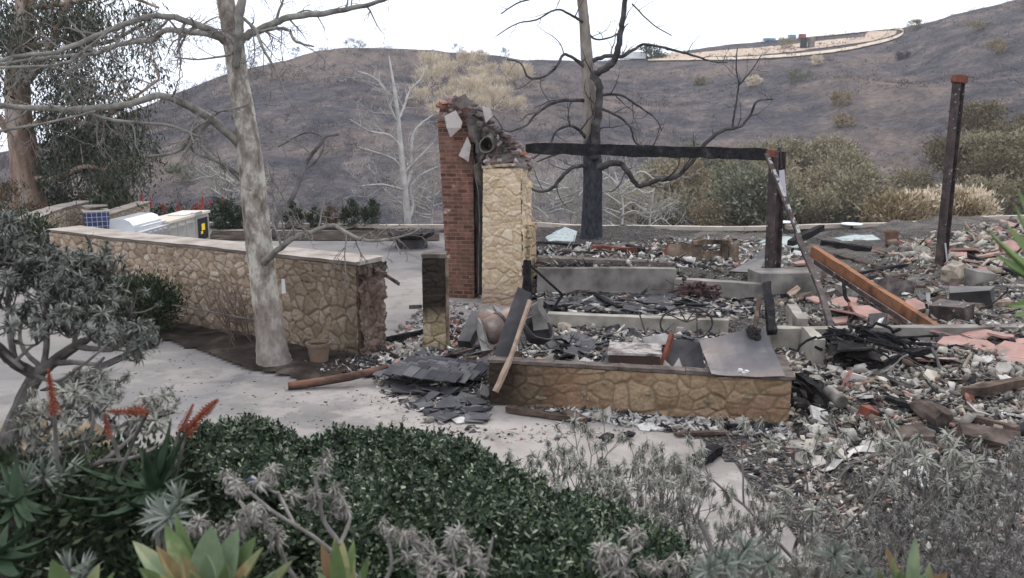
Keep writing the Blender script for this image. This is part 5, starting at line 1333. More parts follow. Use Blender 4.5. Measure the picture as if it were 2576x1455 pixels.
lump(2345, 1055, (.28, .2, .16), M_brn, 'dark rounded masonry lump above the brown blocks', 'masonry')
lump(2150, 955, (.3, .2, .1), M_render, 'tilted pale render lump below the black tangle', 'masonry', box=True)
lump(2250, 735, (.5, .4, .35), M_chunkdk, 'dark box shaped masonry lump under the orange channel', 'masonry', box=True)
lump(2400, 715, (.35, .3, .3), M_rub['tan'], 'cream stone boulder beside the tall rusty post foot', 'stone')
lump(2440, 770, (.7, .4, .3), M_sheetd, 'crumpled black metal casing above the pink plaster heap', 'casing', box=True)
lump(2395, 800, (.6, .35, .3), M_steel, 'rust brown folded casing left of the black metal casing', 'casing', box=True)
lump(2130, 740, (.35, .3, .3), M_rub['lgrey'], 'pale cracked lump right of the bent brace', 'masonry', box=True)
for px, py, s_, mt_, lb_ in ((1995, 752, .45, M_strip, 'crumpled brown board right of the charred stud'), (2020, 762, .4, M_scorch, 'dark curled board leaning right of the charred stud'), (1975, 770, .35, M_steel, 'rusty bent plate at the foot of the charred stud')): plate('bent_board', px, py, s_, .03, mt_, lb_, 'board', None, rng, .8)
lump(1080, 1062, (.08, .06, .05), M_rub['grey'], 'grey stone on the drive below the slate heap')
lump(2470, 705, (.55, .3, .34), M_concd, 'hollow grey concrete block beside the right edge leaves', 'concrete block', box=True, rot=(0, 0, .2))
for px, py in ((2120, 860), (1560, 820), (1420, 835), (2030, 705)): lump(px, py, (.16, .14, .12), M_rub['tan'], 'tan stone lump resting among grey rubble', 'stone', 'tan stones among the rubble')
wr = random.Random(41)
for k in range(46):
    px, py = wr.uniform(2010, 2560), wr.uniform(900, 1180)
    plate('plaster_shard', px, py, wr.uniform(.12, .3), wr.uniform(.015, .04), M_rub[wr.choice(('white', 'lgrey', 'cream', 'grey'))], 'broken pale plaster shard in the right hand rubble', 'plaster', 'pale plaster shards at right', wr, .6)
for k in range(26):
    px, py = wr.uniform(1960, 2560), wr.uniform(690, 890)
    plate('sheet_scrap', px, py, wr.uniform(.2, .45), wr.uniform(.012, .03), wr.choice((M_sheetd, M_steel, M_flash, M_scorch)), 'bent scrap of metal or board behind the pink plaster', 'scrap', 'bent scraps behind the pink plaster', wr, .7)
for k in range(16):
    px, py = wr.uniform(1560, 1990), wr.uniform(1055, 1085)
    plate('plaster_shard', px, py, wr.uniform(.1, .22), wr.uniform(.01, .02), M_rub['white'], 'white plaster shard at the foot of the front wall', 'plaster', 'white shards before the front wall', wr, .25)
for px, py in ((2310, 1185), (2320, 1200), (2290, 1200), (2330, 1215), (2300, 1175), (2315, 1225)): plate('plaster_shard', px, py, .2, .02, M_rub['white'], 'bright white plaster shard in the pile at lower right', 'plaster', 'bright white shards at lower right', wr, .5)
plate('plaster_shard', 1158, 1062, .26, .012, M_rub['white'], 'flat white plaster shard on the drive beside dark slates', 'plaster', None, wr, .05, 4)
# stray wires and small hoops sticking out of the heap
for k, (px, py) in enumerate(((2190, 850), (2230, 840), (2255, 830), (2060, 750), (1700, 640), (1440, 645), (1480, 640), (2310, 690), (2380, 690))):
    b = MB(); p = G(px, py, .3)
    for _ in range(2): p = G(px, py, top(p.x, p.y))
    z = top(p.x, p.y); h = wr.uniform(.25, .5)
    b.tube([Vector((p.x, p.y, z)), Vector((p.x + wr.uniform(-.05, .05), p.y, z + h * .5)), Vector((p.x + wr.uniform(-.15, .15), p.y, z + h))], [.008, .007, .006], 4)
    one('rebar_stake', b, M_steel, 'thin rusty rebar sticking up from the debris', 'rebar', 'rebar stubs in the debris')

# twisted strips, bent sheet ribbons and wire loops through the wreckage
tr_ = random.Random(91)
M_strips = (M_steeld, M_steel, M_flash, M_char, M_scorch)
zones = [((2000, 2570), (690, 900), 34, 'bent burnt metal strip in the wreck around the tall rusty post', 'bent strips around the tall rusty post'),
         ((2010, 2570), (930, 1190), 40, 'twisted burnt strip in the lower right rubble', 'twisted strips in the lower right rubble'),
         ((1390, 1920), (738, 780), 16, 'bent burnt strip on the middle floor', 'bent strips on the middle floor'),
         ((1350, 1900), (605, 655), 16, 'bent burnt strip on the raised rear floor', 'bent strips on the raised rear floor'),
         ((1380, 1740), (845, 905), 14, 'bent burnt strip behind the front wall', 'bent strips behind the front wall')]
for (xa, xb), (ya, yb), n, lab, grp in zones:
    for k in range(n):
        px, py = tr_.uniform(xa, xb), tr_.uniform(ya, yb); p = G(px, py, .2)
        for _ in range(2): p = G(px, py, top(p.x, p.y))
        L = tr_.uniform(.25, .8); a = tr_.uniform(0, 6.28); d = Vector((math.cos(a), math.sin(a) * .6, tr_.uniform(-.1, .35))); q = Vector((p.x, p.y, top(p.x, p.y) + .03)); P = [q.copy()]
        m_ = 7
        for i in range(m_):
            d = (d + Vector((tr_.uniform(-.35, .35), tr_.uniform(-.35, .35), tr_.uniform(-.3, .22)))).normalized(); q = q + d * (L / m_); q.z = max(q.z, top(q.x, q.y) + .02); P.append(q.copy())
        b = MB()
        if tr_.random() < .45: b.tube(P, [tr_.uniform(.008, .02)] * len(P), 5, wob=.1, rng=tr_)
        else:
            wd = tr_.uniform(.04, .11); th = .006; vs_ = []; up = Vector((tr_.uniform(-.5, .5), tr_.uniform(-.5, .5), 1)).normalized()
            for i, c in enumerate(P):
                t = (P[min(i + 1, m_)] - P[max(i - 1, 0)]).normalized(); x = t.cross(up).normalized(); n_ = x.cross(t); up = (n_ + Vector((tr_.uniform(-.25, .25), tr_.uniform(-.25, .25), 0))).normalized()
                vs_ += [c - x * wd / 2, c + x * wd / 2, c + x * wd / 2 + n_ * th, c - x * wd / 2 + n_ * th]
            fs = [(3, 2, 1, 0)] + [(4 * i + j, 4 * i + (j + 1) % 4, 4 * i + 4 + (j + 1) % 4, 4 * i + 4 + j) for i in range(m_) for j in range(4)] + [tuple(4 * m_ + j for j in range(4))]
            b.add(vs_, fs)
        one('bent_strip', b, M_strips[tr_.choice((0, 0, 1, 2, 3, 3, 4))], lab, 'scrap', grp)

potP = [(765, 915), (800, 900), (905, 895), (950, 900), (960, 935), (880, 950), (800, 940)]
pts = scatter_px(420, potP, .05, 95); chunks('debris', pts, sizes_for(pts, .02, .09, 96, 1.8), ['dark', 'slate', 'white', 'lgrey', 'brown'], [40, 20, 14, 14, 10], 97, 'black charred crumbs and white flakes round the clay pot', flat=(.1, .5))
sl2 = [(930, 900), (1050, 880), (1225, 880), (1228, 1045), (1100, 1060), (960, 1000)]
pts = scatter_px(700, sl2, .05, 98); chunks('debris', pts, sizes_for(pts, .02, .11, 99, 1.8), ['slate', 'white', 'lgrey', 'dark', 'grey', 'brown'], [34, 14, 16, 16, 14, 6], 100, 'ash flakes and slate splinters through the slipped slate heap', flat=(.08, .4))

bk = random.Random(66)
b = MB()
for k in range(26):
    px, py = bk.uniform(1990, 2060), bk.uniform(965, 1050); p = G(px, py, .1); rock(b, (p.x, p.y, top(p.x, p.y) + .05), (bk.uniform(.08, .2), bk.uniform(.06, .12), bk.uniform(.04, .1)), bk, jit=.45)
one('charred_heap', b, M_soot, 'heap of black charred lumps against the right end of the front wall', 'debris')

driveP = [(300, 830), (640, 935), (960, 985), (1300, 1060), (1100, 1110), (700, 1110), (420, 1080), (180, 1000), (200, 880)]
pts = scatter_px(420, driveP, 0, 111); chunks('leaf_litter', pts, sizes_for(pts, .012, .045, 112, 2.5), ['dark', 'brown', 'slate', 'grey'], [34, 34, 16, 16], 113, 'dry leaf bits and black specks blown over the pale drive', flat=(.1, .3), tilt=.15)
for nm, poly, z0, sd in (('the tall step wall', [(1350, 725), (1700, 720), (1920, 735), (1920, 755), (1350, 752)], .25, 121), ('the middle stem wall', [(1390, 826), (1830, 830), (1830, 850), (1390, 846)], .12, 122), ('the top of the step wall', [(1352, 655), (1700, 662), (1700, 674), (1352, 670)], .8, 123)):
    pts = scatter_px(420 if sd < 123 else 160, poly, z0, sd)
    if sd == 123: pts = [(G(0, 0, 0) * 0 + at(1352 + 345 * i / 160, 662 + (i * 7 % 11), 17.15)).to_tuple() for i in range(160)]
    chunks('debris', pts, sizes_for(pts, .04, .16, sd + 20, 1.6), ['slate', 'grey', 'lgrey', 'dark', 'brown', 'white'], [28, 24, 20, 16, 8, 6], sd + 40, 'ash and slate drifted along ' + nm, flat=(.1, .5))
# ================================================================ TREES
def bark_sycamore():
    m = Mat('mottled_bark', .9, .15)
    co = m.mapped((1, 1, .55)); n1 = m.noise(5.5, 4, .55, co); n2 = m.noise(16, 4, .6, co); n3 = m.noise(1.1, 3)
    c = m.ramp(m.math('ADD', m.math('MULTIPLY', n1, .65), m.math('MULTIPLY', n2, .35)), [(.38, (.125, .10, .082)), (.45, (.20, .168, .14)), (.52, (.29, .255, .22)), (.58, (.43, .40, .345))])
    z = m.xyz()[2]
    c = m.mix(m.ramp(m.math('ADD', m.math('MULTIPLY', z, -.5), m.math('ADD', n3, .55)), [(.35, 0.0), (.75, .55)]), c, (.235, .20, .182))
    m.color(c).bump(n2, .5, .015); return m.m
M_syc = bark_sycamore()
M_sycb = simple('grey_limb_bark', [(.10, .092, .082), (.19, .178, .155), (.29, .275, .24)], 7, 5, bump=.5, bscale=30, bdist=.01)
M_twig = simple('twig_grey', [(.13, .115, .105), (.22, .2, .185)], 4, 3, bump=0)
M_twigb = simple('twig_burnt', [(.025, .023, .024), (.06, .055, .054), (.115, .10, .095)], 4, 4, bump=.4, bscale=30)
def twigs(b, pts, rs, rng, depth, length, every, spread=.9, up=.1, sides=4, drop=0.0, rmin=.0025, start=.15):
    """side shoots along a limb; recursive"""
    n = len(pts)
    if n < 3: return
    acc = rng.uniform(0, every); dist = 0
    tot = sum((pts[i + 1] - pts[i]).length for i in range(n - 1)); run = 0
    for i in range(1, n):
        seg = (pts[i] - pts[i - 1]).length; run += seg; acc += seg
        if run < tot * start: continue
        while acc > every:
            acc -= every * rng.uniform(.6, 1.4)
            t = (pts[i] - pts[i - 1]).normalized(); o = t.orthogonal().normalized(); o.rotate(Matrix.Rotation(rng.uniform(0, 6.28), 3, t))
            d = (t * rng.uniform(.25, .9) + o * spread + Vector((0, 0, up - drop * rng.random()))).normalized()
            L = length * rng.uniform(.45, 1.15) * (1 - .45 * run / tot)
            k = max(4, int(L / .09)); k = min(k, 9); r0 = min(rs[i] * .55, .012 * L / .5 + .004); p = pts[i].copy(); pp = [p.copy()]; rr = [r0]
            for j in range(k):
                d = (d + Vector((rng.uniform(-.32, .32), rng.uniform(-.32, .32), rng.uniform(-.28, .32) + up * .3 - drop * .12))).normalized()
                p = p + d * (L / k); pp.append(p.copy()); rr.append(max(rmin, r0 * (1 - .75 * (j + 1) / k)))
            b.tube(pp, rr, sides, cap=False)
            if depth > 1: twigs(b, pp, rr, rng, depth - 1, L * .55, every * .62, spread, up, max(3, sides - 1), drop, rmin, .2)
def tree(name, label, base, Y, trunk, limbs, mats, group=None, seed=1, tw=(2, .7, .28), up=.1, drop=0, sides=14, rmin=.003, flare=1.0, twmat=None):
    """trunk / limbs: lists of (px, py, width_px, dY)"""
    root = thing(name, label, 'tree', base, group); rng = random.Random(seed)
    def conv(L):
        P = [at(x, y, Y + d) for x, y, wd, d in L]; return P, [rad(wd, p) for p, (x, y, wd, d) in zip(P, L)]
    P, rs = conv(trunk); P[0] = Vector(P[0]); pp, rr = spline(P, rs, 7)
    b = MB(); b.tube(pp, rr, sides, wob=.035, rng=rng); b.build('trunk', mats[0], root, smooth=True)
    tb = MB()
    for L in limbs:
        mat = mats[1] if len(mats) > 1 else mats[0]
        if isinstance(L, dict): mat = L['m']; tp = L.get('tw', tw); L = L['p']
        else: tp = tw
        q, r_ = conv(L); qq, qr = spline(q, r_, 5)
        qq = [p + Vector((rng.uniform(-1, 1), rng.uniform(-1, 1), rng.uniform(-1, 1))) * r * .25 if 0 < i < len(qq) - 1 else p for i, (p, r) in enumerate(zip(qq, qr))]
        bb = MB(); bb.tube(qq, qr, 8, wob=.06, rng=rng); bb.build('branch', mat, root, smooth=True)
        if tp: twigs(tb, qq, qr, rng, tp[0], tp[1], tp[2], up=up, drop=drop, rmin=rmin)
    if tb.v: tag(tb.build('twigs', twmat or mats[-1], root), kind='stuff')
    return root
YT = 12.6
syc_trunk = [(693, 930, 116, 0), (689, 908, 88, 0), (682, 860, 74, 0), (674, 790, 68, 0), (662, 700, 66, 0), (650, 600, 66, .02), (640, 500, 66, .05), (629, 400, 62, .08), (616, 300, 54, .1), (600, 200, 50, .12), (588, 110, 52, .15), (577, 50, 46, .18), (567, 0, 44, .2), (556, -70, 42, .25), (545, -140, 40, .3)]
M_sootlimb = simple('sooty_limb', [(.045, .04, .042), (.11, .10, .10), (.17, .155, .15)], 6, 4, bump=.4, bscale=30)
syc = [
 [(612, 372, 26, .1), (560, 322, 22, -.1), (480, 270, 20, -.4), (400, 240, 18, -.7), (330, 262, 17, -.9), (200, 275, 16, -1.2), (100, 272, 15, -1.5), (-60, 262, 13, -1.9)],
 [(580, 120, 24, .1), (545, 84, 20, .0), (480, 58, 17, -.2), (410, 40, 15, -.3), (330, 56, 14, -.5), (240, 92, 13, -.7), (140, 132, 12, -.9), (60, 140, 11, -1), (-60, 166, 9, -1.3)],
 [(572, 95, 22, .15), (500, 84, 15, .4), (420, 76, 14, .7), (380, 100, 13, .9), (300, 112, 12, 1.1), (240, 135, 10, 1.2), (180, 140, 9, 1.3), (80, 150, 8, 1.6), (-40, 170, 7, 1.8)],
 [(600, 100, 26, .15), (640, 82, 20, .2), (690, 58, 17, .3), (750, 40, 15, .4), (830, 32, 14, .6), (920, 14, 11, .8), (985, -8, 9, .9)],
 [(593, 170, 20, .0), (600, 90, 22, -.12), (604, 30, 24, -.1), (612, -40, 22, -.1)],
 [(608, 452, 16, .1), (560, 412, 12, -.15), (528, 398, 11, -.25), (495, 385, 10, -.3), (470, 362, 10, -.35), (452, 378, 9, -.4), (410, 390, 8, -.5), (372, 394, 7, -.5)],
 [(470, 364, 9, -.35), (478, 338, 7, -.4), (510, 310, 5, -.4), (540, 290, 4, -.4)],
 [(664, 660, 20, -.2), (700, 630, 15, -.4), (740, 600, 13, -.6), (800, 578, 11, -.8), (840, 568, 10, -.9), (880, 590, 9, -1), (930, 606, 8, -1.1), (990, 600, 6, -1.2), (1035, 588, 5, -1.3), (1062, 572, 4, -1.3)],
 [(988, 600, 5, -1.2), (1000, 622, 4, -1.2), (1008, 640, 3, -1.2)],
 {'m': M_sootlimb, 'p': [(688, 600, 12, .2), (700, 550, 12, .4), (738, 495, 12, .6), (760, 435, 11, .7), (780, 395, 10, .8), (802, 368, 9, .8), (820, 345, 8, .8), (852, 338, 6, .9)]},
 {'m': M_sootlimb, 'p': [(760, 430, 6, .7), (800, 400, 5, .8), (815, 350, 4, .8), (770, 335, 4, .9), (700, 370, 3, 1)]},
 [(600, 40, 9, .2), (640, 70, 8, -.2), (660, 120, 7, -.4), (700, 190, 6, -.6), (720, 250, 4, -.7)],
 [(640, 85, 8, .2), (690, 72, 7, .1), (725, 75, 7, 0), (745, 105, 6, -.1), (790, 118, 4, -.1)],
 [(200, 274, 10, -1.2), (270, 300, 8, -1.0), (360, 310, 8, -.8), (440, 320, 7, -.6), (500, 345, 6, -.5)],
 [(590, 130, 10, .1), (570, 140, 6, -.2), (500, 150, 4, -.3), (440, 145, 3, -.3)],
 [(-60, 170, 8, -2), (40, 170, 7, -1.8), (160, 160, 7, -1.6), (220, 120, 6, -1.5), (300, 60, 4, -1.4)],
 [(-60, 340, 7, -2), (60, 320, 7, -1.8), (160, 300, 6, -1.6), (240, 280, 5, -1.5)],
]
tree('bare_sycamore', 'bare mottled sycamore with pale flaking trunk in front of the stone wall', G(692, 922), YT, syc_trunk, syc, (M_syc, M_sycb, M_twig), seed=11, tw=(3, .9, .2), drop=.35, up=.0, rmin=.0038)
# root flare
# burnt tree on the terrace edge
YB2 = 23.5
bt = [(1487, 606, 66, 0), (1488, 585, 54, 0), (1490, 520, 50, 0), (1491, 440, 48, 0), (1489, 360, 44, 0), (1485, 290, 38, 0), (1479, 200, 33, 0), (1475, 130, 29, 0), (1470, 60, 26, 0), (1464, 0, 25, 0), (1455, -90, 22, 0)]
m = Mat('half_burnt_bark', .92, .12)
co = m.mapped((1, 1, .4)); n1 = m.noise(3, 5, .6, co); n2 = m.noise(14, 4, .6, co)
pale = m.ramp(n1, [(.35, (.15, .125, .105)), (.5, (.24, .205, .175)), (.65, (.33, .29, .25))])
blk = m.ramp(n2, [(.3, (.018, .019, .022)), (.7, (.062, .066, .075))])
zz = m.xyz()
t = m.math('ADD', m.math('MULTIPLY', zz[2], -.42), m.math('MULTIPLY', m.math('SUBTRACT', n1, .5), 1.2))
t = m.math('ADD', t, m.math('MULTIPLY', m.math('SUBTRACT', zz[0], 2.15), 1.5))
c = m.mix(m.ramp(m.math('ADD', t, 2.05), [(.4, 0.0), (.62, 1.0)]), pale, blk)
m.color(c).bump(n2, .6, .02); M_half = m.m
L_ = lambda *p: [(x, y, wd, d) for x, y, wd, d in p]
burnt = [
 L_((1494, 400, 24, -.2), (1500, 330, 20, -.4), (1508, 270, 19, -.5), (1506, 210, 18, -.5), (1493, 190, 18, -.4), (1525, 172, 18, -.5), (1550, 140, 17, -.6), (1560, 90, 15, -.7), (1568, 40, 14, -.7), (1577, -30, 12, -.8)),
 L_((1474, 175, 12, 0), (1448, 150, 10, -.3), (1418, 138, 9, -.5), (1400, 168, 9, -.6), (1370, 192, 8, -.7), (1330, 196, 7, -.8), (1310, 160, 5, -.8), (1275, 150, 4, -.9)),
 L_((1478, 255, 12, 0), (1430, 252, 11, -.4), (1385, 262, 10, -.7), (1345, 290, 8, -.9), (1320, 318, 7, -1), (1272, 330, 5, -1.1), (1250, 300, 4, -1.2), (1225, 285, 3, -1.2)),
 L_((1490, 155, 14, 0), (1530, 140, 12, .2), (1565, 142, 11, .3), (1600, 122, 9, .4), (1625, 112, 8, .5), (1690, 125, 8, .6), (1750, 142, 7, .7), (1790, 155, 5, .7), (1830, 158, 4, .7)),
 L_((1500, 425, 26, -.1), (1540, 410, 20, -.3), (1570, 420, 17, -.5), (1592, 455, 16, -.6), (1612, 468, 15, -.7), (1660, 452, 14, -.8), (1700, 446, 13, -.9), (1740, 408, 12, -1), (1775, 360, 12, -1.1), (1820, 328, 11, -1.2), (1862, 318, 9, -1.2), (1888, 290, 7, -1.3), (1905, 255, 6, -1.3), (1945, 250, 4, -1.3)),
 L_((1842, 322, 8, -1.2), (1850, 270, 6, -1.2), (1858, 215, 5, -1.2), (1852, 170, 4, -1.2), (1855, 120, 3, -1.2)),
 L_((1858, 215, 5, -1.2), (1885, 185, 4, -1.2), (1915, 140, 3, -1.2)),
 L_((1480, 420, 14, 0), (1450, 418, 12, -.5), (1420, 438, 12, -.8), (1395, 468, 11, -1), (1370, 482, 10, -1.1), (1335, 476, 8, -1.2)),
 L_((1480, 352, 12, 0), (1440, 318, 9, -.5), (1400, 330, 8, -.8), (1380, 368, 7, -1), (1340, 400, 5, -1.1)),
 L_((1482, 385, 9, 0), (1430, 380, 7, -.6), (1390, 392, 6, -.9), (1350, 408, 4, -1)),
 L_((1500, 270, 10, .1), (1550, 290, 8, .3), (1585, 320, 7, .4), (1600, 360, 6, .5), (1640, 370, 4, .6), (1660, 320, 3, .6)),
 L_((1498, 240, 10, .2), (1560, 240, 8, .5), (1610, 270, 6, .7), (1650, 300, 4, .8), (1665, 330, 3, .8)),
 L_((1496, 385, 8, .1), (1540, 380, 7, .3), (1590, 395, 5, .5), (1630, 385, 4, .6)),
 L_((1474, 60, 10, 0), (1440, 40, 8, -.4), (1400, 25, 6, -.7), (1350, 50, 5, -.9), (1300, 60, 4, -1), (1250, 90, 3, -1)),
 L_((1466, 0, 12, 0), (1430, -20, 10, -.3), (1380, -10, 7, -.7), (1310, 5, 5, -.9), (1260, 35, 4, -1)),
 L_((1476, 80, 8, .1), (1500, 100, 6, .5), (1545, 90, 5, .7), (1580, 60, 3, .9)),
 L_((1590, 10, 5, .3), (1640, 60, 4, .5), (1690, 90, 3, .6)),
]
burnt = [burnt[0]] + [[(x, y, wd * .82, d) for x, y, wd, d in L] for L in burnt[1:]]
tree('burnt_tree', 'tall half burnt tree with black trunk at the far edge of the terrace', at(1487, 606, YB2), YB2, bt, burnt, (M_half, M_twigb), seed=5, tw=(2, 1.2, .55), up=.12, rmin=.005)
# pale leafless trees in the canyon just behind the edge
M_pale = simple('pale_bark', [(.30, .29, .27), (.44, .42, .395), (.56, .54, .51)], 3, 4, bump=.2)
M_paletw = simple('pale_twigs', [(.32, .295, .265), (.42, .39, .355)], 3, 2, bump=0)
YP = 36
pt = [(1028, 600, 20, 0), (1026, 560, 17, 0), (1019, 480, 15, 0), (1013, 420, 14, 0), (1006, 350, 12, 0), (1001, 290, 10, 0), (993, 230, 8, 0), (985, 180, 5, 0), (978, 140, 3, 0)]
pb = [L_((1020, 480, 8, 0), (1034, 430, 8, .3), (1036, 360, 7, .5), (1050, 320, 5, .6), (1090, 290, 4, .8)), L_((1003, 310, 8, 0), (985, 280, 7, -.2), (970, 230, 6, -.4), (940, 195, 4, -.5), (900, 180, 3, -.6)), L_((1003, 300, 7, 0), (1018, 265, 6, .2), (1030, 230, 5, .4), (1058, 200, 4, .5), (1075, 165, 3, .6)), L_((1012, 425, 6, 0), (990, 400, 5, -.3), (950, 385, 4, -.6), (900, 370, 3, -.8)), L_((1008, 370, 6, 0), (980, 340, 5, -.3), (930, 330, 4, -.6), (880, 300, 2, -.8)), L_((1018, 480, 6, 0), (960, 465, 5, -.5), (900, 470, 3, -1)), L_((1026, 560, 8, 0), (1040, 520, 7, .3), (1033, 475, 6, .4), (1060, 440, 4, .5), (1100, 420, 3, .7)), L_((1014, 440, 6, 0), (1050, 400, 5, .4), (1090, 360, 3, .7))]
tree('pale_tree', 'slender pale leafless tree rising behind the patio left of the chimney', at(1028, 640, YP), YP, pt, pb, (M_pale, M_pale, M_paletw), seed=3, tw=(3, 1.8, .36), rmin=.008, sides=10)
def scrub_tree(px, py, Y, hpx, seed, label, group):
    rng = random.Random(seed); tr = [(px, py + 25, 7, 0), (px + rng.uniform(-8, 8), py - hpx * .4, 5, 0), (px + rng.uniform(-18, 18), py - hpx, 3, 0)]
    li = []
    for k in range(10):
        s = rng.choice((-1, 1)); y0 = py - hpx * rng.uniform(-.1, .8); L = hpx * rng.uniform(.5, 1.0)
        li.append([(px, y0, 4.5, 0), (px + s * L * .4, y0 - L * rng.uniform(.05, .35), 3.6, rng.uniform(-.6, .6)), (px + s * L * .8, y0 - L * rng.uniform(-.05, .5), 2.6, rng.uniform(-1, 1)), (px + s * L * rng.uniform(1, 1.3), y0 - L * rng.uniform(0, .7), 2, rng.uniform(-1, 1))])
    return tree('pale_scrub_tree', label, at(px, py + 60, Y), Y, tr, li, (M_pale, M_pale, M_paletw), group, seed, tw=(3, 1.6, .3), rmin=.006, sides=7)
sg_ = 'pale leafless trees behind the burnt tree'
for k, (px, py, Y, h, lb) in enumerate(((1385, 570, 34, 130, 'low pale leafless tree between chimney and burnt trunk'), (1440, 575, 36, 110, 'pale spreading leafless tree just left of the burnt trunk'), (1560, 575, 34, 140, 'pale leafless tree just right of the burnt trunk'), (1630, 580, 36, 110, 'smaller pale leafless tree right of the black trunk under the low limb'), (1085, 560, 38, 100, 'low pale leafless tree tight against the left side of the brick stack'), (590, 520, 42, 90, 'small pale leafless tree left of the mottled trunk'))):
    scrub_tree(px, py, Y, h, 20 + k, lb, sg_ if 0 < k < 4 else None)

# ---- eucalyptus at upper left
def leaf_quads(n, size, rng, droop, asp=.16, cols=None):
    pass
m = Mat('gum_leaf', .6, .3); c = m.ramp(m.island(), [(0, (.020, .030, .019)), (.4, (.038, .048, .031)), (.75, (.062, .07, .047)), (1, (.10, .088, .064))]); m.color(c); M_gum = m.m
m = Mat('gum_bark', .9, .12); n1 = m.noise(2.2, 5, .6, m.mapped((1, 1, .25))); c = m.ramp(n1, [(.32, (.10, .07, .055)), (.45, (.20, .135, .10)), (.55, (.30, .225, .18)), (.68, (.36, .32, .29))]); m.color(c).bump(n1, .6, .05); M_gumb = m.m
LEAF_V = np.array([(0, 0, 0), (.5, .35, .03), (0, 1, 0), (-.5, .35, .03)]); LEAF_F = np.array([(0, 1, 2, 3)])
YE = 30
root = thing('eucalyptus', 'big dark eucalyptus with peeling orange brown trunk at far left', 'tree', at(80, 560, YE))
def conv(L, Y): 
    P = [at(x, y, Y + d) for x, y, wd, d in L]; return spline(P, [rad(wd, p) for p, (x, y, wd, d) in zip(P, L)], 6)
b = MB(); pp, rr = conv([(82, 575, 92, 0), (78, 530, 80, 0), (70, 470, 74, 0), (60, 380, 66, 0), (48, 300, 62, 0), (44, 200, 58, 0), (50, 120, 50, 0), (60, 40, 44, 0), (66, -60, 40, 0)], YE); b.tube(pp, rr, 14, wob=.05); b.build('trunk', M_gumb, root, smooth=True)
eb = [[(100, 470, 30, 0), (130, 440, 24, .5), (180, 400, 18, 1), (240, 330, 14, 1.2), (300, 300, 10, 1.4)], [(55, 220, 24, 0), (110, 150, 20, -.5), (150, 60, 16, -.8), (180, -20, 14, -1)], [(50, 330, 18, 0), (130, 300, 14, -.6), (230, 310, 11, -1), (330, 250, 8, -1.4), (400, 200, 6, -1.6)], [(55, 130, 20, 0), (150, 100, 14, .5), (260, 110, 10, 1), (360, 60, 8, 1.2)], [(75, 450, 20, 0), (140, 450, 16, -.8), (210, 420, 12, -1.3), (270, 430, 8, -1.6)], [(20, 330, 20, 0), (-40, 240, 18, .2), (-90, 100, 14, .4)], [(240, 330, 10, 1.2), (300, 380, 8, 1.3), (320, 440, 5, 1.3)], [(60, 20, 18, 0), (160, 10, 12, -.4), (300, -10, 9, -.7), (400, 20, 6, -.8)]]
ends = []
for L in eb:
    pp, rr = conv(L, YE); b = MB(); b.tube(pp, rr, 8, wob=.06); b.build('branch', M_gumb, root, smooth=True)
    ends += [(p, i / len(pp)) for i, p in enumerate(pp) if i > len(pp) * .3]
rng = np.random.default_rng(8); tb = MB(); rnd = random.Random(8); tips = []
blobs = [(20, 60, 70, 90, 700), (130, 30, 80, 55, 700), (200, 90, 70, 70, 500), (150, 190, 60, 70, 380), (0, 200, 40, 90, 200), (330, 40, 60, 40, 200), (370, 110, 40, 50, 130), (180, 210, 60, 50, 330), (230, 300, 60, 60, 380), (140, 300, 60, 55, 430), (250, 380, 70, 50, 460), (190, 360, 70, 50, 380), (280, 440, 45, 60, 380), (300, 330, 60, 50, 240), (330, 250, 50, 50, 170), (240, 40, 60, 60, 300), (300, 150, 60, 50, 180), (240, 230, 50, 50, 200), (-10, 320, 30, 60, 60), (350, 400, 45, 50, 200), (120, 400, 50, 40, 200), (210, 470, 40, 40, 140), (400, 180, 30, 40, 60), (70, 110, 60, 60, 330), (150, 420, 40, 50, 120)]
locs = []
for (x, y, sx, sy, n) in blobs:
    for _ in range(int(n * .058)):
        c = at(rng.normal(x, sx * .5), rng.normal(y, sy * .5), YE + rng.normal(0, 1.6))
        e = min(ends, key=lambda q: (q[0] - c).length)[0] if rnd.random() < .35 else None
        if e is not None and (e - c).length < 3.5:
            mid_ = (e + c) / 2 + Vector((0, 0, .2)); tb.tube([e, mid_, c], [.03, .018, .008], 4, cap=False)
        k = rnd.randint(40, 64)
        q = rng.normal(size=(k, 3)) * np.array([.26, .26, .36]) + np.array(c); q[:, 2] -= np.abs(rng.normal(0, .18, k)); locs.append(q)
locs = np.concatenate(locs); n = len(locs)
Rm = euler_rot(rng.normal(-1.35, .5, n), rng.normal(0, .5, n), rng.uniform(0, 6.28, n))
sc = np.stack([rng.uniform(.038, .062, n), rng.uniform(.17, .29, n), np.full(n, .2)], 1)
V, Fq = inst(LEAF_V, LEAF_F, Rm, sc, locs); tag(np_mesh('crown', V, Fq, M_gum, None, root), kind='stuff')
tb.build('twigs', M_gumb, root)
print('euc leaves', n)
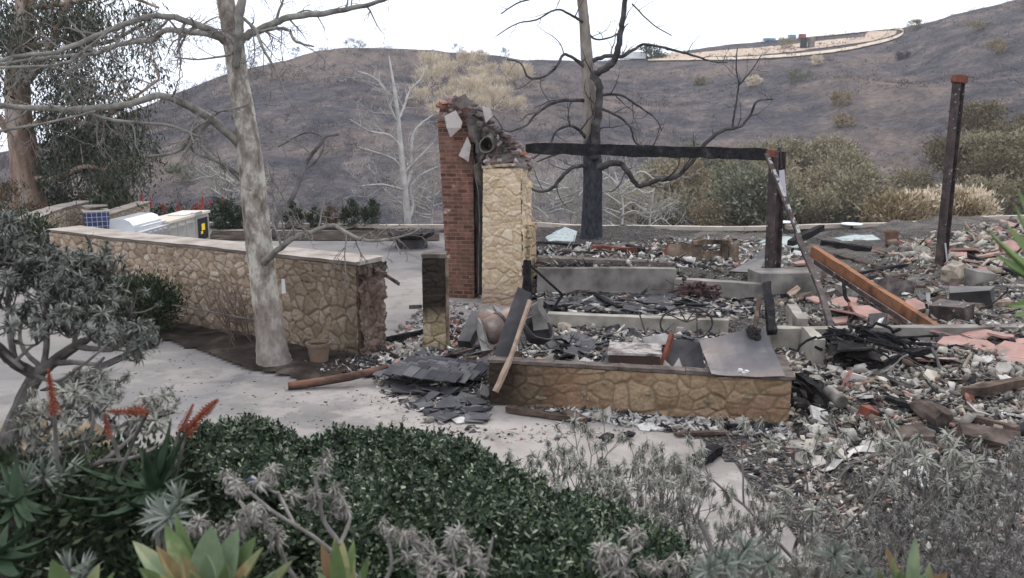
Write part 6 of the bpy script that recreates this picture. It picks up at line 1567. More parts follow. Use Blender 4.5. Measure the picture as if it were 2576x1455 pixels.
# ================================================================ LEAFY SHRUBS
def leafmat(name, stops, rough=.55, spec=.3, trans=0):
    m = Mat(name, rough, spec); n1 = m.noise(.9, 3)
    c = m.ramp(m.island(), [(i / (len(stops) - 1), q) for i, q in enumerate(stops)]); m.color(c); return m.m
M_dkleaf = leafmat('dark_leaf', [(.012, .020, .011), (.022, .036, .018), (.04, .056, .027), (.065, .078, .04)])
M_olive = leafmat('olive_leaf', [(.16, .145, .095), (.235, .21, .135), (.30, .26, .175), (.36, .31, .22)], .8, .1)
M_oliveg = leafmat('sage_leaf', [(.12, .126, .09), (.175, .178, .125), (.23, .225, .16)], .8, .1)
M_gold = leafmat('dry_gold_leaf', [(.19, .145, .085), (.27, .21, .13), (.36, .285, .185)], .85, .1)
M_straw = leafmat('straw', [(.46, .375, .27), (.62, .52, .39), (.74, .64, .50)], .9, .1)
M_ashbr = leafmat('burnt_twigs', [(.03, .03, .035), (.062, .06, .068), (.10, .09, .092), (.18, .148, .128)], .95, .05)
M_brownleaf = leafmat('scorched_leaf', [(.07, .045, .028), (.13, .085, .05), (.09, .085, .05)], .8, .1)
M_stem = simple('woody_stem', [(.07, .06, .05), (.14, .12, .105)], 6, 3, bump=.3)
def bushy(name, label, cat, loc, dims, nleaf, leaf, mat, seed, group=None, clumps=22, stems=8, asp=.45, spike=0.0, zsh=1.0, parts=('foliage', 'stems'), shell=.55):
    """leaf-card shrub: clumps through an uneven ellipsoid on a few stems; dims = half width x, half depth y, height"""
    rng = np.random.default_rng(seed); rnd = random.Random(seed); root = thing(name, label, cat, (0, 0, 0), group)
    C = []
    for _ in range(clumps):
        d = rng.normal(size=3); d /= np.linalg.norm(d); r = rng.uniform(shell, 1.0)
        C.append(np.array([d[0] * dims[0] * r * .85, d[1] * dims[1] * r * .85, dims[2] * (.5 + .46 * d[2] * r * zsh)]))
    C = np.array(C); k = rng.integers(0, clumps, nleaf); s = np.array([dims[0], dims[1], dims[2] * .5]) * rng.uniform(.2, .36, clumps)[k][:, None]
    loc_ = C[k] + rng.normal(size=(nleaf, 3)) * s * .6; loc_[:, 2] = np.abs(loc_[:, 2]) + .01
    out = loc_ - np.array([0, 0, dims[2] * .3]); out /= np.linalg.norm(out, axis=1)[:, None] + 1e-6
    d = out + rng.normal(size=(nleaf, 3)) * .7 + np.array([0, 0, .25 + spike])
    Rm = dir_rots(d, rng); Rm = np.stack([Rm[:, :, 0], Rm[:, :, 2], Rm[:, :, 1]], -1)
    L = leaf * rng.uniform(.6, 1.3, nleaf); V, Fq = inst(LEAF_V, LEAF_F, Rm, np.stack([L * asp, L, L], 1), loc_)
    tag(np_mesh(parts[0], V, Fq, mat, None, root), kind='stuff')
    if stems:
        b = MB()
        for i in range(stems):
            e = Vector(C[rnd.randrange(clumps)]); m_ = e * .5 + Vector((0, 0, -.05)); b.tube([Vector((rnd.uniform(-.04, .04), rnd.uniform(-.04, .04), -.1)), m_, e], [dims[2] * .02 + .006, dims[2] * .014 + .004, .004], 5, cap=False)
        b.build(parts[1], M_stem, root)
    root.location = loc; return root
# row of small dark shrubs on the far kerb and by the counter
protoC = bushy('kerb_shrub', 'small dark upright shrub on the far kerb second from the pale tree', 'shrub', tuple(at(885, 582, 30.5)), (.4, .35, 1.05), 1500, .1, M_dkleaf, 1, 'small shrubs along the far kerb', 20, 7, .35, .6)
row = [(935, 582, 1.0, 'small dark shrub on the far kerb nearest the pale slender tree'), (790, 582, .9, 'small rounded green shrub on the far kerb beyond the trunk limb'), (738, 582, 1.0, 'small green shrub on the far kerb just right of the mottled trunk'), (600, 582, .9, 'dark little shrub left of the mottled trunk on the far kerb')]
for i, (px, py, s, lb) in enumerate(row): dup(protoC, at(px, py, 30.6), rotz=1.3 * i + .5, scale=(s, s, s * (1, .85, .92, .9)[i]), label=lb)
protoB = bushy('kerb_shrub', 'scorched brown green little shrub in the middle of the kerb row', 'shrub', tuple(at(838, 582, 30.5)), (.36, .35, .95), 1100, .09, M_brownleaf, 4, 'small shrubs along the far kerb', 18, 7, .35, .6)
bushy('hedge', 'dark clipped hedge with aloe spikes behind the cooking corner', 'hedge', tuple(at(430, 600, 32.5)), (1.9, .6, 1.35), 5200, .1, M_dkleaf, 9, None, 60, 10, .45)
bushy('green_shrub', 'bright green rounded shrub behind the blue tiled pedestal', 'shrub', tuple(at(288, 585, 31)), (.95, .8, 1.9), 3600, .12, leafmat('mid_green', [(.035, .05, .015), (.07, .095, .03), (.12, .14, .05)]), 12, None, 30, 8)
bushy('green_shrub', 'green shrub between the eucalyptus trunk and the low stone wall', 'shrub', tuple(at(150, 575, 31)), (.9, .8, 1.4), 2500, .12, M_dkleaf, 13, None, 26, 8)
bushy('green_shrub', 'dark shrub right of the stone counter end', 'shrub', tuple(at(562, 590, 30.3)), (.55, .5, 1.25), 2200, .1, M_dkleaf, 14, None, 24, 6)
bushy('juniper', 'dark green bush growing against the left part of the long stone wall', 'shrub', tuple(G(372, 848)), (.62, .5, 1.05), 9000, .075, M_dkleaf, 15, None, 50, 12, .3, .5)
bushy('juniper', 'smaller dark bush spilling along the wall foot beside the bigger bush', 'shrub', tuple(G(300, 800)), (.5, .45, .85), 4500, .075, M_dkleaf, 16, None, 36, 8, .3, .4)
bushy('juniper', 'dark evergreen bush hiding the far left end of the stone wall', 'shrub', tuple(G(60, 690)), (1.0, .8, 1.75), 7000, .1, M_dkleaf, 17, None, 46, 12, .3, .4)
bushy('dry_shrub', 'grey brown twiggy bush under the eucalyptus trunk', 'shrub', tuple(at(20, 590, 27)), (1.4, 1, 1.7), 3800, .13, M_brownleaf, 18, None, 40, 12, .2, .4)
# bare twiggy shrub in the bed
root = thing('bare_shrub', 'leafless reddish twiggy shrub in front of the long stone wall', 'shrub', G(610, 868)); tb = MB(); rng = random.Random(3)
for k in range(11):
    p = G(rng.uniform(575, 650), rng.uniform(850, 880)); d = Vector((rng.uniform(-.7, .5), rng.uniform(-.3, .3), 1)).normalized(); pp = [p.copy()]; rr = [.012]
    for i in range(7): d = (d + Vector((rng.uniform(-.2, .15), rng.uniform(-.15, .15), .02))).normalized(); p = p + d * .14; pp.append(p.copy()); rr.append(.012 - .0013 * i)
    tb.tube(pp, rr, 5, cap=False); twigs(tb, pp, rr, rng, 2, .5, .1, rmin=.0025, up=.15)
tb.build('twigs', simple('reddish_twig', [(.10, .07, .06), (.18, .13, .11)], 4, 3, bump=0), root)
# ---- aloes with flower spikes behind the hedge
M_aloe = simple('aloe_green', [(.010, .021, .010), (.020, .038, .018), (.036, .058, .03)], 9, 5, rough=.6, spec=.25, bump=.15, bscale=20)
m = Mat('aloe_flower', .6, .3); m.color(m.ramp(m.island(), [(0, (.13, .025, .014)), (.5, (.25, .05, .024)), (1, (.22, .085, .04))])); M_flower = m.m
m = Mat('aloe_flower_far', .6, .3); m.color(m.ramp(m.island(), [(0, (.42, .05, .03)), (1, (.5, .08, .04))])); M_flowerf = m.m
def leaf_blade(b, base, d, up, L, wd, curve, thick=.012, n=8, fold=.25, prof=None, mat=0, twist=0):
    """thick tapering succulent leaf, channel-shaped in section"""
    d = Vector(d).normalized(); up = Vector(up); side = d.cross(up).normalized(); up = side.cross(d).normalized(); p = Vector(base); vs_ = []
    for i in range(n + 1):
        t = i / n; w_ = wd * (prof(t) if prof else (1 - t) ** .75 * (1 + .2 * math.sin(3 * t)))
        th = thick * (1 - .8 * t) + .0015
        vs_ += [p - side * w_ / 2 + up * fold * w_ * .5, p, p + side * w_ / 2 + up * fold * w_ * .5, p + side * w_ * .25 - up * th, p - side * w_ * .25 - up * th]
        rot = Matrix.Rotation(curve / n, 3, side); d = rot @ d; up = rot @ up; p = p + d * (L / n)
        if twist: 
            r2 = Matrix.Rotation(twist / n, 3, d); side = r2 @ side; up = r2 @ up
    fs = []
    for i in range(n):
        for k in range(5): fs.append((i * 5 + k, (i + 1) * 5 + k, (i + 1) * 5 + (k + 1) % 5, i * 5 + (k + 1) % 5))
    fs += [(4, 3, 2, 1, 0), tuple(n * 5 + k for k in range(5))]
    b.add(vs_, fs, mat)
def spike(b, p, d, L, r, rng, n=90, mat=0):
    d = Vector(d).normalized(); q = d.to_track_quat('Z', 'Y').to_matrix()
    b.tube([p, p + d * L], [r * .3, r * .1], 6, mat)
    for k in range(n):
        t = (k + .5) / n; a = k * 2.4; rr = r * (1.05 - .8 * t ** 1.6) * rng.uniform(.85, 1.15); o = q @ Vector((math.cos(a), math.sin(a), -.35 + .75 * t)); c = p + d * (L * t)
        e = c + o * rr * 1.6
        s = o.cross(d).normalized() * (r * .16); u_ = d * (r * .16)
        b.add([c + s, c - s, c - u_, c + u_, e + s * .7, e - s * .7, e - u_ * .7, e + u_ * .7], [(0, 2, 6, 4), (2, 1, 5, 6), (1, 3, 7, 5), (3, 0, 4, 7), (4, 6, 5, 7)], mat)
ra = random.Random(4)
root = thing('flowering_aloe', 'aloe with a red flower spike standing out of the dark hedge', 'aloe', (0, 0, 0), 'red aloe spikes above the hedge')
b = MB()
for k in range(14): a = k * 2.4; leaf_blade(b, (0, 0, .7), (math.cos(a), math.sin(a), .9), (0, 0, 1), .5, .05, .6, n=5)
b.tube([(0, 0, -.2), (0, 0, .72)], [.05, .05], 6); b.build('leaves', M_aloe, root)
b = MB(); b.tube([(0, 0, .7), (0, 0, 1.3)], [.014, .012], 5); spike(b, Vector((0, 0, 1.25)), (0, 0, 1), .34, .05, ra, 60); b.build('flower_spike', M_flowerf, root)
sp = [(355, 485, 32.2), (378, 495, 32.4), (410, 510, 32.2), (448, 512, 32), (486, 515, 32.3), (496, 508, 32.4), (509, 494, 32.2), (530, 500, 32.3), (561, 495, 32.4), (505, 512, 32.0), (209, 480, 32.2)]
for i, (px, py, Y) in enumerate(sp):
    p = at(px, py, Y) - Vector((0, 0, 1.6))
    if i == 0: root.location = p
    else: dup(root, p, rotz=i * 1.1, scale=(1, 1, 1) if i != 10 else (.9, .9, .9), label='aloe with a red flower spike standing alone left of the green shrub' if i == 10 else None)
# ================================================================ COOKING CORNER
M_steelS = simple('stainless', [(.55, .56, .58), (.68, .69, .71)], 1.5, 3, rough=.38, spec=.5, metal=.85, bump=.05, bscale=3)
M_steelD = simple('dull_stainless', [(.48, .46, .44), (.58, .56, .53)], 2, 3, rough=.4, spec=.5, metal=.6, bump=.05)
M_counter = simple('cream_counter', [(.50, .44, .36), (.58, .52, .44)], 2, 4, bump=.15)
M_blkglass = simple('dark_glass', [(.012, .013, .015), (.025, .026, .03)], 3, 2, rough=.25, spec=.5, bump=0)
M_yellow = simple('yellow_sticker', [(.75, .55, .04), (.8, .62, .08)], 3, 2, bump=0)
kc = G(531, 606); ang = math.pi / 2
kdir = Vector((math.cos(ang), math.sin(ang), 0)); kout = Vector((kdir.y, -kdir.x, 0))      # kout points to the doors' side
def K(u, v, z): return kc - kdir * (u * 1.4) - kout * v + Vector((0, 0, z))    # u from the fridge end towards us, v inwards
root = thing('kitchen_counter', 'cream outdoor kitchen counter with steel drawers and glass fridge', 'counter', K(1, .4, 0))
def kbox(b, u0, u1, v0, v1, z0, z1, mat=0, jit=0):
    c = K((u0 + u1) / 2, (v0 + v1) / 2, (z0 + z1) / 2); b.box(c, ((u1 - u0) * 1.4, v1 - v0, z1 - z0), (0, 0, ang), mat)
b = MB(); kbox(b, 0, 2.3, .03, .8, 0, .9); b.build('carcass', M_counter, root)
b = MB(); kbox(b, -.03, 2.33, -.02, .84, .903, .97); b.build('worktop', M_counter, root)
b = MB(); kbox(b, .5, 1.25, .1, .62, .972, 1.0); b.build('burner_lid', M_steelS, root)
for u0, u1 in ((.95, 1.4), (1.45, 1.85), (1.9, 2.28)):
    b = MB(); kbox(b, u0, u1, .0, .028, .12, .86); o = b.build('drawer_front', M_steelD, root)
    b = MB(); kbox(b, u0 + .06, u1 - .06, -.045, -.02, .74, .77); b.build('handle', M_steelS, o)
f_ = MB(); kbox(f_, .06, .86, .0, .028, .05, .88); fr = f_.build('fridge_door', M_steelD, root)
b = MB(); kbox(b, .16, .76, -.012, -.002, .14, .8); b.build('glass_pane', M_blkglass, fr)
b = MB(); kbox(b, .36, .56, -.02, -.014, .42, .62); kbox(b, .5, .62, -.02, -.014, .32, .4); b.build('yellow_label', M_yellow, fr)
b = MB(); kbox(b, .5, .9, -.03, .1, .9, 1.02); b.build('control_box', M_steelD, root)
# grill
root = thing('barbecue_grill', 'large stainless barbecue grill with domed hood behind the stone wall', 'grill', K(3, .4, 0))
b = MB(); kbox(b, 2.36, 3.75, .03, .82, 0, .86); b.build('cabinet', M_steelD, root)
b = MB(); n = 5; vs_ = []
for i in range(n + 1):
    a = math.pi * .55 * i / n; v = .12 + .62 * (1 - math.cos(a)) / 1.16; z = .93 + .30 * min(1, 1.35 * math.sin(a * .95))
    for u in (2.42, 3.68): vs_.append(K(u, v, z))
vs_ += [K(2.42, .78, .9), K(3.68, .78, .9), K(2.42, .12, .9), K(3.68, .12, .9)]
fs = [(2 * i, 2 * i + 1, 2 * i + 3, 2 * i + 2) for i in range(n)]; m_ = 2 * (n + 1)
fs += [(m_ - 2, m_ - 1, m_ + 1, m_), (m_ + 2, m_ + 3, 1, 0)]
fs += [tuple([m_ + 2] + [2 * i for i in range(n + 1)] + [m_]), tuple([m_ + 3] + [2 * i + 1 for i in range(n + 1)] + [m_ + 1])]
b.add(vs_, fs); b.build('hood', M_steelS, root)
b = MB(); kbox(b, 2.4, 3.7, -.06, .1, .74, .9); o = b.build('control_panel', M_steelS, root)
for k in range(5):
    b = MB(); c = K(2.6 + k * .23, -.075, .82); b.lathe(c, [(.035, -.015), (.035, .02), (0, .02)], 10, 0, kout.to_track_quat('Z', 'Y').to_matrix()); b.build('knob', M_steelD, o)
b = MB(); b.tube([K(2.5, .02, 1.0), K(2.5, -.02, 1.03), K(3.6, -.02, 1.03), K(3.6, .02, 1.0)], [.018] * 4, 8); b.build('hood_handle', M_steelS, root)
b = MB(); kbox(b, 3.77, 4.3, .06, .8, .8, .86); b.build('side_shelf', M_steelS, root)
# blue tiled pedestal with white lid
pc = at(248, 620, 26.4); pc.z = 0
M_tile = Mat('blue_tile', .3, .5); t = M_tile.n('ShaderNodeTexBrick'); M_tile.l(M_tile.tc.outputs['UV'], t.inputs['Vector']); t.offset = 0
for k, v in (('Scale', 1), ('Brick Width', .14), ('Row Height', .14), ('Mortar Size', .008), ('Color1', (.022, .035, .10, 1)), ('Color2', (.035, .05, .13, 1)), ('Mortar', (.4, .4, .42, 1))): t.inputs[k].default_value = v
M_tile.color(t.outputs['Color']); M_tile = M_tile.m
root = thing('tiled_pedestal', 'blue tiled square pedestal with white slab on top', 'pedestal', pc)
b = MB(); b.box(pc + Vector((0, 0, .5)), (.7, .62, 1.0), (0, 0, .55)); b.build('tiled_body', M_tile, root, boxuv=True)
b = MB(); b.box(pc + Vector((0, 0, 1.025)), (.74, .66, .045), (0, 0, .55)); b.build('top_slab', M_counter, root)
b = MB(); b.lathe(pc + Vector((0, 0, 1.05)), [(.2, 0), (.1, .03), (.1, .09), (.36, .1), (.36, .13), (0, .14)], 18); b.build('basin_lid', M_conc, root)
# ================================================================ HILL VEGETATION
def clump_mesh(nl, seed, wdt, hgt, leaf, asp, spread=1.0, up=.6):
    rng = np.random.default_rng(seed); loc_ = rng.normal(size=(nl, 3)) * np.array([wdt * .4, wdt * .4, hgt * .25]) + np.array([0, 0, hgt * .45]); loc_[:, 2] = np.abs(loc_[:, 2])
    d = rng.normal(size=(nl, 3)) * spread + np.array([0, 0, up]); Rm = dir_rots(d, rng); Rm = np.stack([Rm[:, :, 0], Rm[:, :, 2], Rm[:, :, 1]], -1)
    L = leaf * rng.uniform(.6, 1.4, nl); return inst(LEAF_V, LEAF_F, Rm, np.stack([L * asp, L, L], 1), loc_)
rng = np.random.default_rng(3)
VV = []; FF = []; off = 0; N_ = 0
protos = [clump_mesh(13, s, 1.3, .9, .75, .10, 1.0, .5) for s in range(8)]
for _ in range(7000):
    a = rng.uniform(-.72, .72); s = rng.uniform(.12, 1.0) ** .8; X, Y, z = hill_ar(a, s)
    if nz(X, Y, .05, 21) + .5 * nz(X, Y, .16, 22) < rng.uniform(-.55, .35): continue
    v, f = protos[rng.integers(8)]; sc = rng.uniform(.5, 1.25) * (.6 + .4 * s); th = rng.uniform(0, 6.28); ct, st = math.cos(th), math.sin(th)
    q = np.stack([v[:, 0] * ct - v[:, 1] * st, v[:, 0] * st + v[:, 1] * ct, v[:, 2]], 1) * sc + np.array([X, Y, z - .05]); VV.append(q); FF.append(f + off); off += len(v); N_ += 1
tag(np_mesh('burnt_scrub', np.concatenate(VV), np.concatenate(FF), M_ashbr), 'scattered burnt twiggy scrub across the far hillside', 'scrub', kind='stuff')
VV = []; FF = []; off = 0
protos = [clump_mesh(12, 50 + s, .9, .5, .5, .16, 1.0, .6) for s in range(6)]
for _ in range(4200):
    a = rng.uniform(-.72, .72); s = rng.uniform(.15, 1.0) ** .8; X, Y, z = hill_ar(a, s)
    if nz(X, Y, .045, 31) + .4 * nz(X, Y, .2, 32) < rng.uniform(-.05, .6): continue
    v, f = protos[rng.integers(6)]; sc = rng.uniform(.6, 1.4); q = v * sc + np.array([X, Y, z - .05]); VV.append(q); FF.append(f + off); off += len(v)
tag(np_mesh('dry_grass', np.concatenate(VV), np.concatenate(FF), leafmat('dusty_grass', [(.17, .125, .10), (.24, .18, .14), (.30, .23, .17)], .95, .05)), 'patches of dusty pinkish dry grass between the burnt scrub', 'grass', kind='stuff')
# golden dry reeds and shrubs behind the chimney
protoS = [bushy('dry_shrub', 'pale straw coloured dry shrub on the slope above the chimney', 'shrub', (0, 0, -80), (2.2, 2, 3.2), 800, 1.0, M_straw, 60 + k, 'straw coloured dry shrubs above the chimney', 18, 3, .07, .9) for k in range(3)]
rd = random.Random(6)
straw = [(1080, 170), (1110, 160), (1140, 190), (1170, 165), (1200, 150), (1190, 200), (1225, 185), (1150, 225), (1180, 245), (1215, 235), (1250, 215), (1265, 250), (1120, 250), (1085, 215), (1240, 265), (1290, 200), (1170, 280), (1210, 280), (1105, 285), (1060, 250), (1330, 185), (1300, 270)]
for i, (px, py) in enumerate(straw):
    p = on_hill(px + rd.uniform(-10, 10), py + 14); s = rd.uniform(.75, 1.25)
    if i < 3: protoS[i].location = p; protoS[i].scale = (s, s, s)
    else: dup(protoS[i % 3], p, rotz=rd.uniform(0, 6), scale=s)
# olive willows and brush in the canyon
def spread(protos, spots, sizes, seed, labels=None):
    rd = random.Random(seed); used = set()
    for i, (px, py, Y) in enumerate(spots):
        j = i % len(protos); p = at(px, py, Y); s = rd.uniform(*sizes)
        if j not in used: used.add(j); o = protos[j]; o.location = p; o.scale = (s, s, s)
        else: o = dup(protos[j], p, rotz=rd.uniform(0, 6), scale=s)
        if labels: o['label'] = labels
og = 'olive bushes in the canyon beyond the terrace'; ol = 'hazy olive green bush in the canyon beyond the far kerb'
protoO = [bushy('canyon_bush', ol, 'shrub', (0, 0, -80), (2.8, 2.4, 3.9), 3600, .30, mt, 70 + k, og, 60, 6, .5, .1) for k, mt in enumerate((M_olive, M_oliveg, M_olive, leafmat('tan_olive', [(.16, .13, .08), (.22, .18, .115), (.28, .225, .15), (.34, .275, .19)], .85, .1)))]
spots = [(1620, 560, 60), (1680, 575, 62), (1740, 560, 64), (1790, 580, 60), (1850, 560, 63), (1900, 585, 60), (1960, 565, 62), (2010, 585, 64), (2060, 560, 60), (2110, 575, 63), (2150, 560, 62), (1710, 520, 72), (1790, 500, 76), (1860, 520, 74), (1930, 500, 78), (2000, 520, 74), (2070, 500, 77), (2140, 520, 74), (1650, 530, 74), (1980, 460, 84), (2090, 450, 86), (1740, 470, 84), (1830, 470, 86), (1590, 580, 66), (2190, 580, 66)]
rq = random.Random(40); spots += [(rq.uniform(1600, 2210), rq.uniform(440, 590), rq.uniform(60, 88)) for _ in range(16)]
spread(protoO, spots, (.45, 1.15), 4)
rg_ = 'olive brown bushes on the slope at the right edge'; rl = 'olive brown bush on the slope right of the tall rusty post'
protoR = [bushy('slope_bush', rl, 'shrub', (0, 0, -80), (3.0, 2.6, 3.8), 3400, .30, mt, 80 + k, rg_, 56, 6, .5, .1) for k, mt in enumerate((M_olive, leafmat('brown_olive', [(.11, .092, .06), (.16, .135, .09), (.21, .175, .115)], .85, .1)))]
spots = [(2480, 420, 62), (2540, 400, 64), (2590, 430, 60), (2500, 480, 58), (2560, 500, 56), (2460, 350, 74), (2520, 330, 76), (2570, 300, 78), (2440, 470, 66), (2600, 350, 70), (2480, 540, 52), (2560, 560, 50), (2630, 480, 56), (2640, 560, 50), (2430, 420, 72), (2620, 280, 84)]
rq = random.Random(41); spots = [q for q in spots if q[1] > 340] + [(rq.uniform(2240, 2600), rq.uniform(400, 540), rq.uniform(60, 80)) for _ in range(12)]
spread(protoR, spots, (.35, .9), 5)
gg = 'golden dry brush behind the far kerb'; gl = 'golden dry brush standing behind the far kerb near the tall post'
protoG = [bushy('golden_brush', gl, 'shrub', (0, 0, -80), (1.5, 1.2, 1.5), 1300, .26, mt, 90 + k, gg, 40, 4, .3, .6) for k, mt in enumerate((M_gold, M_straw))]
spots = [(2250, 580, 36), (2290, 575, 37), (2330, 575, 38), (2370, 575, 37), (2410, 570, 37), (2450, 568, 38), (2310, 555, 42), (2420, 548, 43), (2270, 560, 41)]
spread(protoG, spots, (.8, 1.1), 6)
# single bushes on the hill that one can point at
for k, (px, py, s, mt, lb) in enumerate([(2012, 208, 1.0, M_oliveg, 'yellow green round bush alone on the upper hillside'), (2112, 268, .8, M_gold, 'small ochre round bush at mid slope below the yellow green bush'), (2510, 138, 1.0, M_gold, 'ochre bush high on the right hillside'), (2450, 82, .9, M_olive, 'olive bush near the crest at right'), (1978, 122, 1.1, M_olive, 'rounded olive bush standing on the graded clearing'), (2125, 320, .7, M_gold, 'rusty ochre bush in the middle of the hillside'), (2300, 75, .9, M_olive, 'grey olive bush at the bend of the dirt track'), (460, 462, .9, M_oliveg, 'pale green bush low on the dark left slope'), (600, 480, .8, M_olive, 'small olive bush behind the mottled trunk on the slope'), (1895, 218, .7, M_straw, 'pale dry bush on the slope above the beam'), (1760, 215, .6, M_olive, 'dim olive bush left of the pale dry bush on the slope'), (2050, 165, .7, M_straw, 'pale dry bush just below the dirt track'), (2270, 150, .6, M_ashbr, 'dark burnt bush below the bend of the dirt track')]):
    bushy('hill_bush', lb, 'shrub', tuple(on_hill(px, py)), (2.2 * s, 2 * s, 2.6 * s), 900, .45, mt, 120 + k, None, 20, 0, .3, .3)
# things on the hilltop clearing
def hill_box(name, px, py, dims, mat, label, cat, extra=None, rz=.2):
    p = on_hill(px, py); root = thing(name, label, cat, p); b = MB(); b.box(p + Vector((0, 0, dims[2] / 2 + .1)), dims, (0, 0, rz)); b.build('body', mat, root); 
    b = MB(); b.box(p + Vector((0, 0, dims[2] + .16)), (dims[0] * 1.03, dims[1] * 1.03, .12), (0, 0, rz)); b.build('roof', mat, root); return root
M_paint = {k: simple(k + '_paint', [tuple(x * .8 for x in v), v], 1, 2, rough=.5, spec=.4, bump=0) for k, v in dict(red=(.34, .09, .07), blue=(.16, .30, .40), green=(.07, .25, .12), black=(.03, .03, .035), white=(.75, .75, .74), yellow=(.55, .4, .1)).items()}
hill_box('shipping_container', 2018, 97, (1.5, 1.4, .9), M_paint['red'], 'small red container on the hilltop beside the blue one', 'container')
hill_box('shipping_container', 1992, 98, (1.7, 1.4, .8), M_paint['blue'], 'small pale blue container on the hilltop beside the red one', 'container')
hill_box('truck_body', 2085, 88, (2.0, 1.3, .8), M_paint['green'], 'green truck shape on the hilltop right of the containers', 'truck')
hill_box('low_vehicle', 1935, 104, (3.0, 1.6, .5), M_paint['blue'], 'low blue vehicle on the hilltop left of the containers', 'vehicle')
p = on_hill(2030, 120); root = thing('water_tank', 'dark cylindrical tank on the graded hilltop clearing', 'tank', p)
for dx in (-.9, 1.0):
    b = MB(); b.lathe(p + Vector((dx, 0, 0)), [(.85, 0), (.85, 2.2), (.7, 2.4), (0, 2.5)], 14); b.build('shell', M_paint['black'] if dx < 0 else M_concd, root)
hill_box('white_building', 1592, 150, (6, 3, 1.6), M_paint['white'], 'long low white building on the skyline behind the burnt tree', 'building', rz=.1)
bushy('hilltop_tree', 'dark green tree clump on the skyline right of the white building', 'tree', tuple(on_hill(1640, 149)), (4, 3, 3.4), 1500, .5, M_dkleaf, 150, None, 26, 3, .5)
for k, (px, py) in enumerate(((905, 128), (880, 124), (1150, 136), (1270, 146), (630, 176), (560, 194), (745, 150))):
    bushy('crest_shrub', 'thin dry shrub standing on the hill crest against the sky', 'shrub', tuple(on_hill(px, py)), (1.4, 1.2, 2.2), 260, .6, M_ashbr, 160 + k, 'thin shrubs along the hill crest', 12, 3, .08, .8)
# ================================================================ FOREGROUND PLANTING
M_greyleaf = leafmat('grey_leaf', [(.125, .118, .098), (.205, .196, .168), (.285, .275, .24), (.225, .23, .185), (.38, .37, .33)], .85, .1)
M_greygreen = leafmat('silver_green_leaf', [(.06, .072, .056), (.105, .12, .096), (.16, .178, .148), (.24, .25, .225)], .8, .12)
M_deadhead = leafmat('dried_leaf', [(.12, .108, .092), (.20, .182, .16), (.285, .265, .235), (.38, .36, .325)], .9, .08)
M_greystem = simple('grey_stem', [(.12, .105, .095), (.20, .18, .165), (.27, .25, .23)], 9, 4, bump=.6, bscale=60, bdist=.004)
M_greystemd = simple('dark_grey_stem', [(.05, .045, .04), (.11, .10, .09), (.17, .155, .14)], 9, 4, bump=.6, bscale=60, bdist=.004)
def rosette_t(seed, n=26, L=.085, wd=.011, e0=(-.2, 1.2), curl=(.4, 1.8)):
    """template rosette: narrow leaves, three segments each"""
    rg = random.Random(seed); V = []; Fq = []
    for k in range(n):
        az = k * 2.4 + rg.uniform(-.3, .3); el = rg.uniform(*e0); cu = rg.uniform(*curl); l_ = L * rg.uniform(.65, 1.2); w_ = wd * rg.uniform(.7, 1.25)
        p = Vector((0, 0, rg.uniform(-.02, .01))); h = Vector((math.cos(az), math.sin(az), 0)); s = Vector((-math.sin(az), math.cos(az), 0)); o = len(V)
        for i in range(4):
            w__ = w_ * (.55, 1, .8, .12)[i]
            V += [tuple(p - s * w__ / 2), tuple(p + s * w__ / 2)]
            d = h * math.cos(el) + Vector((0, 0, math.sin(el))); p = p + d * (l_ / 3); el -= cu / 3
        for i in range(3): Fq.append((o + 2 * i, o + 2 * i + 1, o + 2 * i + 3, o + 2 * i + 2))
    return np.array(V), np.array(Fq)
ROS = [rosette_t(s) for s in range(3)]
ROSD = [rosette_t(10 + s, 40, .052, .0075, (-.9, 1.15), (.8, 3.0)) for s in range(3)]
ROSG = [rosette_t(20 + s, 34, .10, .012, (-.1, 1.35), (.1, .9)) for s in range(2)]
def put_rosettes(name, tips, dirs, mat, seed, parent, kinds, s=(.7, 1.25)):
    rng = np.random.default_rng(seed); Vs = []; Fs = []; off = 0; Rm = dir_rots(dirs, rng)
    for i, p in enumerate(tips):
        v, f = kinds[rng.integers(len(kinds))]; q = v @ Rm[i].T * rng.uniform(*s) + np.array(p); Vs.append(q); Fs.append(f + off); off += len(v)
    o = np_mesh(name, np.concatenate(Vs), np.concatenate(Fs), mat, None, parent); o['kind'] = 'stuff'; return o
